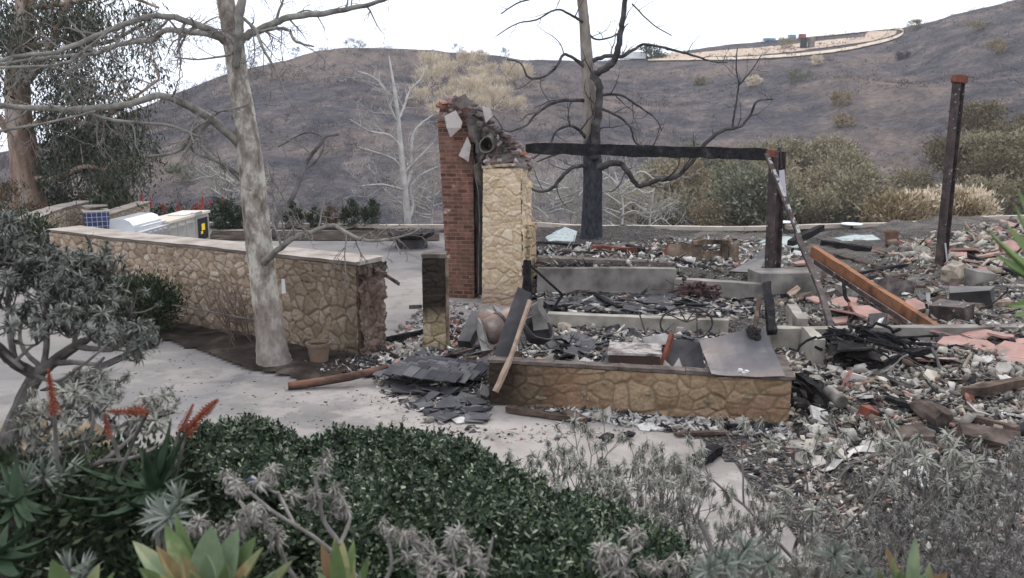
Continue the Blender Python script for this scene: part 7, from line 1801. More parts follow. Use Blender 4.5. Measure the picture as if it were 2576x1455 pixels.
def grey_shrub(label, seed, mat=None, kinds=None, stem=None, h=1.0, spread=.8, lv=5, group=None, mains=3, tr=.02, s=(.7, 1.25), extra=1):
    rg = random.Random(seed); root = thing('silver_shrub', label, 'shrub', (0, 0, 0), group); b = MB(); tips = []; dirs = []
    def grow(p, d, L, r, k):
        n = 4; pp = [p.copy()]; rr = [r]
        for i in range(n):
            d = (d + Vector((rg.uniform(-.16, .16), rg.uniform(-.16, .16), .10))).normalized(); p = p + d * (L / n); pp.append(p.copy()); rr.append(r * (1 - .28 * (i + 1) / n))
        b.tube(pp, rr, 5, cap=False, wob=.08, rng=rg)
        if k == 0:
            tips.append(p); dirs.append(d + Vector((0, 0, .3))); return
        if k <= 2 and rg.random() < .5: tips.append(pp[2]); dirs.append(d + Vector((rg.uniform(-1, 1), rg.uniform(-1, 1), .2)))
        a0 = rg.uniform(0, 6.3); nf = 2 if rg.random() < .55 else 3
        for i in range(nf):
            o = d.orthogonal().normalized(); o.rotate(Matrix.Rotation(a0 + 6.283 * i / nf + rg.uniform(-.4, .4), 3, d))
            dd = (d + o * spread * rg.uniform(.6, 1.15)).normalized()
            if dd.z < .05: dd.z = .08
            grow(p, dd, L * rg.uniform(.62, .85), rr[-1] * .78, k - 1)
    for i in range(mains):
        a = 6.283 * i / mains + rg.uniform(-.5, .5); t = rg.uniform(.25, .7)
        grow(Vector((.03 * math.cos(a), .03 * math.sin(a), -.08)), Vector((t * math.cos(a), t * math.sin(a), 1)).normalized(), h * .36, tr, lv - 1)
    b.build('stems', stem or M_greystem, root)
    put_rosettes('leaf_rosettes', [tuple(t) for t in tips], [tuple(d) for d in dirs], mat or M_greyleaf, seed, root, kinds or ROSD, s)
    root['h_'] = max(t.z for t in tips); del_ = root['h_']; del root['h_']
    return root, del_
protos = []
for k in range(4):
    protos.append(grey_shrub('x', 200 + k, (M_greyleaf, M_greyleaf, M_deadhead, M_greyleaf)[k], (ROSD, ROSD, ROSD, ROSD)[k], None, 1.0, (.8, .9, .75, .95)[k], 4, None, (3, 4, 4, 3)[k], .016, s=(.7, 1.15)))
M_twiggy = leafmat('dull_grey_leaf', [(.07, .066, .06), (.12, .115, .105), (.18, .172, .158), (.26, .25, .235)], .9, .1)
for k in range(2): protos.append(grey_shrub('x', 220 + k, M_twiggy, ROSD, M_greystem, 1.0, .62, 4, None, 4, .014, s=(.6, 1.0)))
used = set()
def place_shrub(k, px, pytop, Y, label, rz, wide=1.0, group=None):
    root, h = protos[k]; X = at(px, 1200, Y).x; z0 = gz(X, Y); zt = at(px, pytop, Y).z; s = (zt - z0) / h
    if k in used: o = dup(root, (X, Y, z0), rotz=rz, scale=(s * wide, s * wide, s), label=label, group=group)
    else: used.add(k); o = root; o.location = (X, Y, z0); o.scale = (s * wide, s * wide, s); o.rotation_euler = (0, 0, rz); o['label'] = label; tag(o, None, None, group)
    return o
gsg = 'silver grey shrubs along the drive at lower right'
for (k, px, py, Y, rz, wide, lb) in [
 (1, 1400, 1085, 5.5, .3, .95, 'broad grey seed headed shrub right behind the dark leafy bush'),
 (0, 1560, 1110, 5.7, 1.2, .8, 'thin grey shrub in front of the white chips by the front wall'),
 (2, 1650, 1170, 5.2, 2.2, .8, 'grey shrub on the pale drive below the charred blocks'),
 (3, 1580, 1190, 5.3, .9, .85, 'silvery shrub at the right end of the dark leafy bush'),
 (0, 1800, 1195, 4.9, 4.0, .75, 'grey drooping shrub left of the bare strip of drive'),
 (1, 1760, 1270, 4.8, 5.1, .8, 'grey shrub low on the bank before the charred block'),
 (3, 2150, 1075, 5.2, 2.9, .95, 'tall forked silver shrub standing against the ash at right'),
 (2, 1990, 1250, 5.0, 1.7, .7, 'small grey shrub beside the bare strip of drive'),
 (4, 2330, 1190, 5.2, .5, .8, 'grey twiggy shrub before the white shard pile'),
 (5, 2450, 1200, 5.0, 4.4, .85, 'dull grey shrub below the long brown block'),
 (4, 2560, 1130, 5.0, 2.5, .85, 'grey shrub cut by the right edge of the picture'),
 (5, 2270, 1290, 4.3, 5.8, .8, 'silver grey shrub behind the wilted striped agave'),
 (4, 2430, 1310, 4.0, 3.1, .9, 'grey twiggy shrub right of the wilted striped agave'),
 (5, 2560, 1290, 4.0, 1.0, .9, 'grey shrub in the lower right corner'),
 (3, 2140, 1380, 3.5, .2, .7, 'low silver shrub left of the wilted striped agave'),
 (0, 1960, 1395, 3.4, 5.0, .7, 'low grey shrub at the bottom edge right of the dark bush')]:
    place_shrub(k, px, py, Y, lb, rz, wide, gsg)
# dried shrubs in front of the dark bush, with big curled heads
BIGD = [rosette_t(30 + s, 44, .085, .009, (-1.0, 1.2), (1.0, 3.0)) for s in range(3)]
def traced_shrub(name, label, limbs, heads, Y, mat, kinds, seed, stem, nper=(4, 7), rhead=.07, s=(.7, 1.2), cat='shrub', rw=.007, group=None):
    """limbs: [(px,py,w,dY)...]; heads: (px,py,dY,n) leaf clusters joined to the nearest limb"""
    rg = random.Random(seed); base = at(limbs[0][0][0], limbs[0][0][1], Y); root = thing(name, label, cat, base, group); b = MB(); pts = []
    for L in limbs:
        P = [at(x, y, Y + d) for x, y, wd, d in L]; pp, rr = spline(P, [rad(wd, p) for p, (x, y, wd, d) in zip(P, L)], 5)
        b.tube(pp, rr, 7, wob=.1, rng=rg, cap=False); pts += pp
    tips = []; dirs = []
    if seed == 311: heads = [(h_[0], h_[1], h_[2], int(h_[3] * 1.4) + 1) for h_ in heads] + [(rg.uniform(-10, 130), rg.uniform(560, 760), rg.uniform(-.1, .4), 7) for _ in range(8)] + [(rg.uniform(120, 270), rg.uniform(680, 790), rg.uniform(0, .4), 6) for _ in range(8)]
    for hd in heads:
        c = at(hd[0], hd[1], Y + hd[2]); below = [p for p in pts if p.z < c.z + .05] or pts
        q = min(below, key=lambda p: (p - c).length); m_ = (q + c) / 2 + Vector((rg.uniform(-.04, .04), rg.uniform(-.04, .04), -.10 * (c - q).length)); j = c - Vector((0, 0, rhead * 1.2))
        pp, rr = spline([q, m_, j], [rw * 1.5, rw * 1.2, rw], 5); b.tube(pp, rr, 5, cap=False); pts += pp[5:]
        for k in range(hd[3] if len(hd) > 3 else rg.randint(*nper)):
            t = c + Vector((rg.gauss(0, rhead), rg.gauss(0, rhead), rg.gauss(0, rhead * .7))); pp, rr = spline([j, (j + t) / 2 + Vector((0, 0, -.015)), t], [rw * .8, rw * .7, rw * .6], 3); b.tube(pp, rr, 4, cap=False)
            tips.append(tuple(t)); dirs.append(tuple((t - j).normalized() + Vector((0, 0, .5))))
    b.build('stems', stem, root); put_rosettes('leaf_rosettes', tips, dirs, mat, seed, root, kinds, s); return root
traced_shrub('dried_shrub', 'dried pale grey shrub with curled heads before the dark leafy bush',
 [[(905, 1470, 20, 0), (870, 1420, 17, 0), (855, 1370, 14, .05), (815, 1310, 12, .1), (800, 1240, 10, .1), (790, 1190, 8, .1)], [(870, 1420, 14, 0), (800, 1360, 11, -.1), (740, 1320, 10, -.1), (690, 1290, 9, -.1), (630, 1240, 8, -.1)], [(855, 1370, 12, 0), (880, 1300, 9, .1), (850, 1240, 8, .2)], [(740, 1320, 10, -.1), (700, 1240, 8, 0)], [(760, 1480, 14, -.1), (720, 1420, 11, -.1), (690, 1350, 9, -.2), (600, 1260, 8, -.2)]],
 [(575, 1205, 0, 4), (600, 1235, -.1, 3), (665, 1210, 0, 3), (690, 1195, .05, 3), (810, 1170, .1, 3), (785, 1250, .1, 4), (850, 1235, .1, 5), (862, 1280, .1, 4), (640, 1285, -.2, 7), (670, 1300, -.2, 4), (740, 1250, .1, 2), (610, 1330, -.2, 5), (540, 1340, -.2, 4), (500, 1320, -.2, 4), (700, 1350, -.2, 3)], 3.3, M_deadhead, BIGD, 301, M_greystem, rhead=.022, s=(.45, .75), rw=.005)
traced_shrub('dried_shrub', 'row of dried curled seed heads at the bottom middle',
 [[(960, 1480, 12, 0), (985, 1420, 9, 0), (975, 1350, 8, 0)], [(1060, 1480, 12, 0), (1050, 1430, 9, 0), (1035, 1320, 7, 0)], [(1150, 1480, 12, 0), (1145, 1430, 10, 0), (1130, 1330, 6, .1)], [(1210, 1480, 12, 0), (1225, 1420, 9, 0), (1240, 1350, 6, 0)], [(985, 1420, 7, 0), (1040, 1390, 6, 0)]],
 [(972, 1335, 0, 2), (1010, 1350, 0, 2), (1025, 1345, .05, 2), (1070, 1365, 0, 2), (1040, 1395, 0, 3), (1100, 1405, 0, 3), (1142, 1338, 0, 2), (1185, 1355, 0, 1), (1190, 1395, 0, 3), (1215, 1410, 0, 2), (1140, 1440, -.1, 2), (1080, 1440, -.1, 3)], 3.1, M_deadhead, BIGD, 302, M_greystem, rhead=.018, s=(.5, .8), rw=.005)
traced_shrub('dried_shrub', 'dried pale curled heads at the bottom right of the dark bush',
 [[(1560, 1490, 12, 0), (1570, 1430, 9, 0), (1590, 1390, 7, 0)], [(1640, 1490, 12, 0), (1650, 1440, 8, 0), (1700, 1390, 7, .1)], [(1740, 1490, 16, 0), (1790, 1400, 14, .1), (1760, 1310, 12, .1)]],
 [(1520, 1385, 0, 3), (1560, 1400, 0, 3), (1530, 1430, 0, 4), (1580, 1440, 0, 3), (1640, 1420, 0, 3), (1700, 1430, 0, 4), (1760, 1420, 0, 5), (1590, 1345, .1, 2)], 3.2, M_deadhead, BIGD, 303, M_greystem, rhead=.02, s=(.5, .8), rw=.005)
# the big grey shrub at the left
YL = 4.3
traced_shrub('silver_shrub', 'big grey green shrub with dark forking limbs at the left edge',
 [[(-10, 1250, 60, 0), (20, 1130, 54, 0), (45, 1050, 48, 0), (92, 945, 38, 0), (130, 915, 30, 0), (188, 872, 24, .0), (232, 845, 16, .05), (262, 800, 12, .1), (300, 760, 9, .1)],
  [(92, 945, 30, 0), (40, 915, 30, -.1), (0, 880, 30, -.2), (-40, 840, 26, -.3)], [(188, 872, 16, 0), (240, 878, 14, -.1), (288, 878, 12, -.1), (330, 840, 8, -.1)], [(130, 915, 16, 0), (190, 912, 14, -.2), (240, 916, 10, -.2), (262, 900, 7, -.2)],
  [(110, 930, 18, 0), (118, 860, 15, .1), (118, 760, 12, .2), (126, 720, 10, .2)], [(188, 872, 14, .1), (192, 810, 11, .2), (205, 760, 10, .3), (220, 700, 8, .3)], [(40, 915, 18, -.1), (28, 860, 16, 0), (20, 770, 14, .1), (28, 690, 11, .2), (50, 640, 8, .2)], [(110, 930, 14, 0), (60, 880, 12, .2), (50, 830, 9, .3), (70, 770, 8, .3)], [(118, 760, 9, .2), (150, 760, 8, .1), (160, 720, 6, .1)], [(92, 945, 12, -.1), (140, 960, 9, -.3), (200, 925, 7, -.4), (280, 860, 5, -.4)], [(0, 880, 12, -.2), (60, 930, 9, -.3)]],
 [(40, 560, .2, 9), (20, 600, .2, 8), (60, 610, .2, 8), (30, 650, .1, 9), (92, 610, .3, 7), (75, 655, .2, 9), (110, 660, .2, 8), (15, 690, 0, 8), (60, 700, .1, 8), (140, 650, .3, 7), (130, 690, .1, 8), (165, 660, .3, 8), (190, 690, .3, 8), (170, 710, .1, 8), (220, 665, .3, 8), (250, 660, .3, 8), (275, 665, .3, 6), (205, 720, .2, 8), (225, 690, .3, 6), (140, 720, .1, 9), (100, 720, .1, 7), (165, 745, 0, 7), (195, 745, .1, 6), (90, 830, -.2, 7), (70, 790, .1, 6), (150, 800, -.1, 7), (170, 815, -.1, 6), (200, 800, .1, 4), (260, 745, .2, 6), (300, 735, .2, 4), (325, 755, .2, 4), (255, 780, .2, 3), (240, 830, 0, 4), (280, 845, -.1, 5), (330, 840, -.1, 6), (365, 845, -.1, 6), (385, 840, -.1, 5), (345, 870, -.1, 5), (310, 830, 0, 4), (20, 750, .1, 5), (10, 800, -.2, 5), (110, 770, 0, 4), (0, 560, .2, 7), (-10, 640, .1, 8)],
 YL, leafmat('grey_green_mix', [(.035, .042, .034), (.07, .076, .064), (.115, .12, .104), (.175, .178, .158), (.25, .245, .225)], .85, .1), ROS + ROSD, 311, M_greystemd, rhead=.06, s=(.5, .85), rw=.006)
traced_shrub('silver_shrub', 'grey shrub with hanging clumps in front of the drain grate',
 [[(150, 1290, 26, 0), (175, 1200, 20, 0), (215, 1120, 14, 0), (235, 1060, 10, 0), (225, 1000, 8, .1)], [(175, 1200, 16, 0), (260, 1160, 13, -.1), (320, 1110, 10, -.1), (370, 1060, 8, 0)], [(175, 1200, 14, 0), (110, 1130, 12, 0), (80, 1080, 10, 0)], [(215, 1120, 10, 0), (290, 1080, 8, .2), (330, 1060, 6, .2)], [(260, 1160, 10, -.1), (340, 1150, 9, -.2), (420, 1110, 7, -.2)]],
 [(190, 940, .2, 6), (200, 975, .2, 6), (230, 985, .2, 6), (255, 965, .2, 7), (270, 990, .2, 7), (225, 1020, .1, 6), (160, 1000, 0, 6), (130, 1030, 0, 7), (110, 1060, 0, 6), (180, 1050, 0, 6), (95, 1020, -.1, 5), (390, 1000, .1, 6), (415, 1010, .1, 5), (370, 1030, .1, 5), (350, 1055, .1, 6), (385, 1060, 0, 6), (330, 1080, .1, 4), (80, 1130, -.1, 6), (150, 1110, -.1, 5), (60, 1080, -.1, 6), (270, 1040, .1, 4)],
 3.9, M_greyleaf, ROSD + ROS, 312, M_greystem, rhead=.05, s=(.6, 1.05), rw=.006)
# spiky silver rosettes among the aloes
def rosette_plant(label, px, py, Y, n, s, seed):
    rg = random.Random(seed); c = at(px, py, Y); root = thing('spiky_rosette', label, 'succulent', c); tips = []; dirs = []; b = MB()
    z0 = gz(c.x, c.y)
    for k in range(n):
        t = c + Vector((rg.gauss(0, .05), rg.gauss(0, .05), rg.gauss(0, .045))) * (1 if n > 1 else 0); b.tube([Vector((c.x, c.y + .03, z0 - .05)), (t + Vector((c.x, c.y, z0))) / 2, t], [.012, .01, .008], 5); tips.append(tuple(t)); dirs.append((rg.uniform(-.4, .4), -.6, .9))
    b.build('stems', M_greystem, root); put_rosettes('leaf_rosettes', tips, dirs, M_greygreen, seed, root, ROSG, (s * .9, s * 1.1)); return root
rosette_plant('starry grey green rosette beside the left aloe', 104, 1214, 3.5, 3, 1.0, 1)
rosette_plant('spiky grey green rosette under the middle aloe', 386, 1262, 3.2, 2, 1.0, 2)
rosette_plant('second spiky rosette just above the striped agave', 392, 1306, 3.05, 2, 1.0, 3)
rosette_plant('small spiky rosettes at the bottom left of the striped agave', 200, 1440, 2.8, 3, .8, 4)
rosette_plant('dark green spiky rosettes at the bottom right', 1880, 1420, 3.1, 4, .85, 5)
rosette_plant('silver rosette with pale leaves in the bottom right planting', 2150, 1410, 3.1, 3, .8, 6)
rosette_plant('grey spiky rosette at the bottom below the dark bush right end', 1790, 1440, 2.9, 3, .8, 7)
# ---------------------------------------------------------------- the dark glossy bush
rng = np.random.default_rng(17)
topx = [425, 450, 500, 580, 640, 690, 740, 790, 840, 900, 960, 1020, 1090, 1150, 1200, 1250, 1330, 1400, 1500, 1600, 1680, 1730]
topy = [1210, 1140, 1105, 1088, 1080, 1100, 1128, 1134, 1114, 1104, 1108, 1116, 1120, 1134, 1156, 1196, 1228, 1268, 1298, 1336, 1384, 1480]
def bush_pt(px, t, jit=.0):
    ty = float(np.interp(px, topx, topy)); ty += 12 * nz(px, 0, .022, 3) + 7 * nz(px, 0, .07, 4)
    by = 1500; py = ty + (by - ty) * t
    Yt = float(np.interp(px, [430, 900, 1300, 1700], [4.9, 5.3, 5.0, 4.3])); Yb = float(np.interp(px, [430, 900, 1700], [4.0, 3.6, 3.5]))
    Y = Yt + (Yb - Yt) * (1 - (1 - t) ** 1.7) + .3 * nz(px * .9, py, .010, 6) + .16 * nz(px, py, .028, 7) + jit
    return at(px, py, Y)
leafV = np.array([(0, 0, 0), (.36, .35, .08), (.42, .7, .07), (0, 1, -.02), (-.42, .7, .07), (-.36, .35, .08)]); leafF = np.array([(0, 1, 2, 3), (0, 3, 4, 5)])
def sprig(seed, n=11):
    rg = random.Random(seed); V = []; Fq = []; A = []
    for k in range(n):
        t = k / (n - 1); az = k * 2.4 + rg.uniform(-.3, .3); el = -.1 + 1.25 * t ** 1.5 + rg.uniform(-.2, .2); L = (.034 - .016 * t) * rg.uniform(.8, 1.15); w_ = L * (.62 if t < .8 else .5)
        d = Vector((math.cos(az) * math.cos(el), math.sin(az) * math.cos(el), math.sin(el))); s = Vector((-math.sin(az), math.cos(az), 0)); u = s.cross(d) * -1; o = len(V); base = Vector((0, 0, .07 * t))
        for v in leafV: V.append(tuple(base + s * (v[0] * w_) + d * (v[1] * L) + u * (v[2] * L)))
        for f in leafF: Fq.append(tuple(i + o for i in f)); A.append(1 if k >= n - 3 else 0)
    return np.array(V), np.array(Fq), np.array(A)
SP_ = [sprig(s) for s in range(4)]
M_cean = leafmat('glossy_dark_leaf', [(.008, .016, .008), (.017, .031, .014), (.028, .046, .021), (.044, .064, .03)], .42, .4)
M_ceant = leafmat('young_leaf', [(.05, .08, .035), (.10, .13, .065), (.22, .25, .17), (.34, .36, .27), (.06, .085, .04)], .5, .35)
root = thing('glossy_bush', 'large dark green glossy leaved bush filling the lower middle', 'shrub', (bush_pt(900, .5).x, 4.6, .5))
VV = []; FF = []; MI = []; off = 0
def add_sprigs(n, jit0, jit1, sc, seed):
    global off
    rg = np.random.default_rng(seed)
    for _ in range(n):
        px = rg.uniform(425, 1725); t = rg.uniform(-.008, 1) if rg.random() > .12 else rg.uniform(-.01, .06); p = bush_pt(px, t, rg.uniform(jit0, jit1))
        d = np.array([rg.normal(0, .45), -.55 + rg.normal(0, .4), .95 + rg.normal(0, .3)]); R_ = dir_rots([d], rg)[0]
        v, f, a = SP_[rg.integers(4)]; q = v @ R_.T * rg.uniform(*sc) + np.array(p); VV.append(q); FF.append(f + off); MI.append(a * int(rg.random() < .28 + .5 * max(0, nz(px * .9, 900 * t, .012, 12)))); off += len(v)
add_sprigs(4600, -.04, .06, (1.1, 2.0), 1); add_sprigs(3600, .06, .25, (1.2, 2.0), 2); add_sprigs(1800, .25, .55, (1.2, 1.9), 3)
tag(np_mesh('foliage', np.concatenate(VV), np.concatenate(FF), [M_cean, M_ceant], np.concatenate(MI), root), kind='stuff')
b = MB(); rg = random.Random(5)
for k in range(70):
    px = rg.uniform(470, 1650); e = bush_pt(px, rg.uniform(.02, .7), .12); s_ = Vector((e.x + rg.uniform(-.3, .3), e.y + rg.uniform(-.1, .3), 0)); s_.z = gz(s_.x, s_.y) - .05
    b.tube([s_, (s_ + e) / 2 + Vector((rg.uniform(-.1, .1), 0, .1)), e], [.014, .01, .004], 5, cap=False)
b.build('branches', M_stem, root)
M_lilac = simple('lilac_bloom', [(.10, .11, .22), (.16, .17, .30)], 30, 2, bump=0)
for px, py in ((632, 1228), (1465, 1392)):
    t = (py - np.interp(px, topx, topy)) / (1500 - np.interp(px, topx, topy)); p = bush_pt(px, t, -.1); b = MB()
    for k in range(26): rock(b, p + Vector((rg.gauss(0, .008), rg.gauss(0, .008), k * .0017)), (.006, .006, .006), rg)
    b.build('bloom', M_lilac, root)
# ---------------------------------------------------------------- aloes
def aloe(label, px, py, Y, tips, wd, seed, mat=M_aloe):
    rg = random.Random(seed); c = at(px, py, Y); root = thing('aloe', label, 'aloe', c); b = MB()
    for (tx, ty, dy, cu) in tips:
        T = at(tx, ty, Y + dy); v = T - c; L = v.length * 1.08; d = v.normalized(); ax = d.cross(Vector((0, 0, 1)))
        ax = ax.normalized() if ax.length > .1 else Vector((1, 0, 0))
        d0 = Matrix.Rotation(-cu * .5, 3, ax) @ d; up = ax.cross(d0)
        if up.z < 0 and abs(d0.z) < .7: up = -up
        leaf_blade(b, c - d * .01, d0, ax.cross(d0), L, wd * rg.uniform(.85, 1.15), cu, .014, 9, .3, prof=lambda t: (1 - t) ** .85 * (1 + .25 * math.sin(3.1 * t)) + .01)
    b.build('leaves', mat, root, smooth=False)
    b = MB(); z0 = gz(c.x, c.y); b.tube([Vector((c.x - .1, c.y + .05, z0 - .05)), Vector((c.x - .03, c.y + .03, (z0 + c.z) / 2)), c], [.04, .035, .03], 8, wob=.1); b.build('stem', M_greystemd, root)
    return root, c
al1, c1 = aloe('dark green aloe with long curved leaves beside the dark bush', 385, 1228, 3.5, [(350, 1125, .1, -.1), (362, 1130, -.1, .1), (430, 1060, .1, .3), (395, 1115, 0, -.1), (470, 1080, .1, .25), (445, 1120, .2, .1), (410, 1140, .25, 0), (184, 1170, 0, .5), (300, 1180, .3, .2), (145, 1250, -.15, .9), (180, 1300, -.4, 1.3), (315, 1262, -.45, .9), (500, 1302, -.25, .9), (470, 1190, .2, .4), (250, 1190, .3, .4), (320, 1150, .25, .1), (430, 1260, -.3, .7), (350, 1290, -.35, 1.2), (455, 1150, .3, .2)], .058, 1)
al2, c2 = aloe('dark aloe with downcurved leaves at the left edge', 42, 1250, 3.3, [(0, 1165, .1, .1), (40, 1150, .1, 0), (20, 1175, .2, 0), (100, 1315, -.3, 1.0), (125, 1300, -.1, .9), (-40, 1260, -.2, .9), (240, 1285, .1, 1.1), (-30, 1330, -.3, 1.3), (170, 1200, .3, .5), (-60, 1180, .2, .6), (90, 1160, .3, .2), (60, 1330, -.4, 1.2)], .048, 2)
al3, c3 = aloe('broad dark succulent leaves in the lower left corner', -10, 1390, 2.9, [(75, 1320, 0, .4), (120, 1385, -.1, .8), (60, 1450, -.3, .9), (-50, 1330, 0, .3), (90, 1440, .1, .7), (20, 1320, .2, .2), (130, 1350, .2, .6)], .06, 3)
fr_ = random.Random(9)
def flower(label, stalk, head, Y, r, n, bend=None):
    P = [at(x, y, Y + d) for x, y, d in stalk]; H = [at(x, y, Y + d) for x, y, d in head]; root = thing('aloe_flower', label, 'flower', P[0])
    pp, rr = spline(P + [H[0]], [.009] * (len(P) + 1), 5); b = MB(); b.tube(pp, rr, 6); b.build('stalk', M_greystemd, root)
    b = MB()
    for i in range(len(H) - 1): 
        t = i / max(1, len(H) - 1); spike(b, H[i], H[i + 1] - H[i], (H[i + 1] - H[i]).length * 1.05, r * (1 - .35 * t), fr_, n)
    b.build('flower_spike', M_flower, root)
flower('brick red upright flower spike in front of the big grey shrub', [(145, 1180, 0), (140, 1100, 0)], [(136, 1040, 0), (122, 935, 0)], 3.5, .015, 150)
flower('bright orange red flower spike lying nearly level', [(300, 1190, .1), (345, 1090, .2), (372, 1035, .1)], [(368, 1034, .1), (275, 1036, -.1)], 3.5, .016, 130)
flower('thin brownish red spike under the level flower', [(302, 1160, 0), (285, 1110, 0)], [(275, 1098, 0), (264, 1045, 0)], 3.5, .011, 90)
flower('leaning rusty red spike left of the largest flower', [(430, 1200, .1), (445, 1110, .1)], [(455, 1082, .1), (485, 1020, .1)], 3.6, .013, 110)
flower('largest orange red flower spike leaning right over the dark bush', [(440, 1210, .1), (460, 1120, .1)], [(472, 1085, .1), (510, 1040, .05), (546, 1008, 0)], 3.6, .020, 110)
# ---------------------------------------------------------------- striped agaves at the bottom
def agave_mat(name, g, y, br, thr):
    m = Mat(name, .6, .3); n1 = m.noise(5, 4, .55, m.mapped((1, 1, .6))); n2 = m.noise(40, 3)
    c = m.ramp(n1, [(thr - .12, g), (thr, tuple(x * 1.25 for x in g)), (thr + .05, y), (thr + .14, br)])
    c = m.mix(.3, c, m.ramp(n2, [(.3, .6), (.7, 1.1)]), 'MULTIPLY'); m.color(c).bump(m.noise(70, 3), .15, .004); return m.m
M_ag = agave_mat('agave_green', (.10, .14, .055), (.32, .31, .15), (.28, .20, .10), .55)
M_agp = agave_mat('agave_pale', (.15, .195, .115), (.26, .29, .17), (.44, .38, .24), .57)
M_agy = agave_mat('agave_withered', (.16, .17, .08), (.30, .235, .12), (.19, .12, .06), .46)
agp = lambda t: (math.sin(math.pi * min(1, .16 + .84 * t)) ** .75 + .02)
def agave(name, label, c_px, Y, tips, seed, cat='agave'):
    rg = random.Random(seed); c = at(*c_px, Y); root = thing(name, label, cat, c)
    for (tx, ty, dy, wd, cu, mt) in tips:
        T = at(tx, ty, Y + dy); v = T - c; d = v.normalized(); ax = d.cross(Vector((0, -.35, 1))).normalized(); d0 = Matrix.Rotation(-cu * .5, 3, ax) @ d
        b = MB(); leaf_blade(b, c, d0, ax.cross(d0), v.length * 1.0, wd * 1.08, cu, .012, 12, .32, prof=agp)
        o = b.build('leaf' if mt != 2 else 'withered_leaf', (M_ag, M_agp, M_agy)[mt], root, smooth=False)
    b = MB(); z0 = gz(c.x, c.y); b.tube([Vector((c.x, c.y, z0 - .1)), c + Vector((0, 0, .02))], [.05, .045], 8); b.build('stem', M_greystemd, root); return root
agave('striped_agave', 'large pale green agave with yellowing leaves at the bottom left', (520, 1560), 2.6, [(333, 1362, 0, .085, .2, 1), (415, 1318, .1, .075, .2, 0), (392, 1375, -.1, .07, .3, 2), (440, 1290, .15, .05, .1, 0), (533, 1322, .05, .125, .15, 1), (600, 1330, .1, .11, .2, 1), (645, 1350, .1, .09, .3, 0), (662, 1378, 0, .065, .2, 2), (518, 1392, -.15, .085, .4, 1), (572, 1418, -.25, .075, .5, 0), (745, 1412, 0, .08, .8, 2), (450, 1390, -.1, .08, .2, 2), (345, 1430, -.1, .09, .5, 0), (700, 1440, -.1, .09, .7, 1), (480, 1440, -.25, .09, .5, 2), (620, 1450, -.25, .09, .6, 0)], 1)
agave('striped_agave', 'smaller agave of narrow green leaves right of the pale one', (860, 1560), 2.8, [(842, 1352, 0, .055, .1, 0), (808, 1365, .1, .05, .2, 2), (862, 1360, .1, .06, .1, 0), (890, 1360, .15, .05, .1, 0), (930, 1400, 0, .05, .6, 0), (800, 1440, 0, .06, .5, 1), (910, 1440, -.1, .06, .6, 1)], 2)
agave('striped_agave', 'single pointed agave leaf tips at the bottom left corner', (190, 1570), 2.5, [(130, 1408, 0, .075, .2, 0), (250, 1420, .1, .06, .3, 2), (180, 1450, 0, .07, .3, 1), (290, 1440, 0, .06, .5, 0)], 3)
agave('wilted_agave', 'wilted yellow brown agave with one upright striped leaf', (2290, 1500), 3.0, [(2303, 1352, .05, .045, .1, 1), (2345, 1420, -.1, .07, 1.2, 2), (2390, 1440, .0, .06, 1.3, 2), (2240, 1400, 0, .05, .9, 2), (2200, 1430, -.1, .07, 1.2, 2), (2330, 1450, -.2, .08, 1.2, 1), (2260, 1440, -.2, .07, 1.0, 0), (2225, 1375, .1, .04, .6, 2), (2420, 1460, .1, .06, 1.2, 0), (2180, 1460, 0, .06, 1.0, 1)], 4)
M_edge = simple('fresh_blade', [(.07, .12, .035), (.12, .18, .055), (.18, .24, .09)], 6, 3, rough=.45, spec=.4, bump=.1)
c = at(2690, 740, 2.3); root = thing('strap_plant', 'fresh green strap leaved plant poking in at the right edge', 'plant', c)
for (tx, ty, dy, wd, cu) in [(2546, 512, 0, .035, .3), (2478, 582, -.05, .06, .4), (2530, 566, .1, .05, .3), (2526, 668, -.1, .06, .3), (2530, 775, 0, .04, .5), (2560, 480, .15, .04, .2), (2550, 800, .1, .05, .5), (2500, 640, .15, .04, .4), (2790, 560, 0, .05, .3), (2840, 640, .1, .055, .4), (2880, 740, 0, .05, .5), (2720, 500, .15, .05, .2), (2830, 830, -.1, .05, .6), (2760, 600, .3, .05, .4), (2700, 640, .35, .05, .5), (2740, 560, -.25, .05, .5), (2690, 520, 0, .045, .1)]:
    T = at(tx, ty, 2.3 + dy); v = T - c; d = v.normalized(); ax = d.cross(Vector((0, -.5, 1))).normalized(); d0 = Matrix.Rotation(-cu * .5, 3, ax) @ d
    b = MB(); leaf_blade(b, c, d0, ax.cross(d0), v.length, wd, cu, .005, 10, .3, prof=agp); b.build('leaf', M_edge, root, smooth=False)
b = MB(); b.tube([Vector((c.x + .1, c.y + .05, gz(c.x, c.y) - .1)), Vector((c.x + .06, c.y + .04, (gz(c.x, c.y) + c.z) / 2)), c], [.028, .022, .018], 8, wob=.12); b.build('stem', M_greystemd, root)
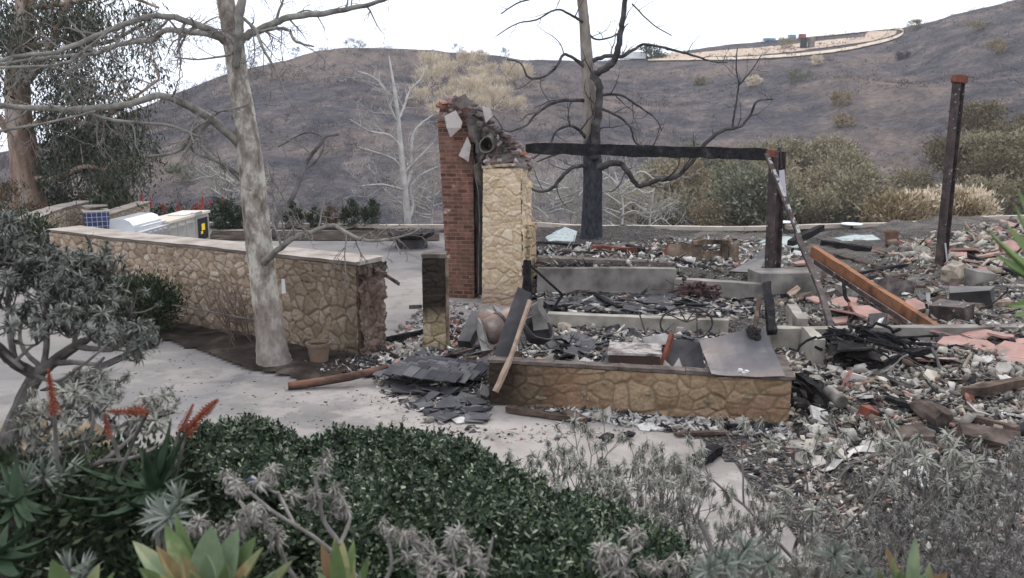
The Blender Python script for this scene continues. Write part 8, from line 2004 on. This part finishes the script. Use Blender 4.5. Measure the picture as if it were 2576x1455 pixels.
# tan boulders edging the bank at the left
M_bould = simple('tan_boulder', [(.06, .045, .032), (.15, .115, .08), (.25, .20, .14)], 4, 5, bump=.6, bscale=25, bdist=.02)
rg = random.Random(12)
for k, (px, py, Y, s) in enumerate([(70, 1090, 6.2, .26), (110, 1130, 6.0, .24), (160, 1110, 6.1, .2), (210, 1110, 6.1, .24), (205, 1150, 5.9, .22), (60, 1150, 5.8, .26), (250, 1140, 6.0, .18), (290, 1160, 5.9, .24), (330, 1175, 5.9, .22), (270, 1185, 5.7, .2), (280, 1300, 4.6, .2), (320, 1330, 4.4, .2), (175, 1335, 4.4, .18), (140, 1300, 4.7, .18), (230, 1400, 4.0, .16), (340, 1290, 4.6, .14), (450, 1215, 5.6, .2), (500, 1225, 5.6, .2)]):
    p = at(px, py, Y); b = MB(); rock(b, p, (s, s * .8, s * .6), rg); one('boulder', b, M_bould, 'tan sandstone boulder edging the planted bank at left', 'boulder', 'tan boulders edging the bank')

# dark leafy ground cover filling the lower left bank
bushy('dark_groundcover', 'dark leafy shrub under the aloes at the lower left', 'shrub', tuple(Vector((at(250, 1300, 4.4).x, 4.3, gz(at(250, 1300, 4.4).x, 4.3) - .05))), (.9, .55, .5), 7000, .05, M_dkleaf, 401, None, 60, 14, .5, .2)
bushy('dark_groundcover', 'dark leafy shrub in the lower left corner behind the broad succulent', 'shrub', tuple(Vector((at(60, 1350, 3.6).x, 3.5, gz(at(60, 1350, 3.6).x, 3.5) - .05))), (.7, .5, .45), 5000, .05, M_dkleaf, 402, None, 50, 12, .5, .2)
bushy('dark_groundcover', 'dark leafy shrub between the pale agave and the aloe', 'shrub', tuple(Vector((at(430, 1350, 3.5).x, 3.4, gz(at(430, 1350, 3.5).x, 3.4) - .05))), (.5, .4, .4), 4200, .045, M_dkleaf, 403, None, 44, 10, .5, .2)
# ================================================================ AIR: thin haze over the canyon
m = bpy.data.materials.new('thin_haze'); m.use_nodes = True
for n_ in list(m.node_tree.nodes):
    if n_.type != 'OUTPUT_MATERIAL': m.node_tree.nodes.remove(n_)
pv = m.node_tree.nodes.new('ShaderNodeVolumePrincipled'); pv.inputs['Color'].default_value = (.90, .89, .93, 1); pv.inputs['Density'].default_value = .00035; pv.inputs['Anisotropy'].default_value = .2
m.node_tree.links.new(pv.outputs[0], [n_ for n_ in m.node_tree.nodes if n_.type == 'OUTPUT_MATERIAL'][0].inputs['Volume'])
zs = [v.co.z for v in bpy.data.objects['hillside'].data.vertices]
b = MB(); b.box((0, 160, (min(zs) - 2 + max(zs) + 12) / 2), (1200, 380, max(zs) + 14 - min(zs)))
tag(b.build('haze', m), 'thin pale haze in the air over the canyon', 'haze', kind='stuff')
scene.cycles.volume_step_rate = 4; scene.cycles.volume_bounces = 0
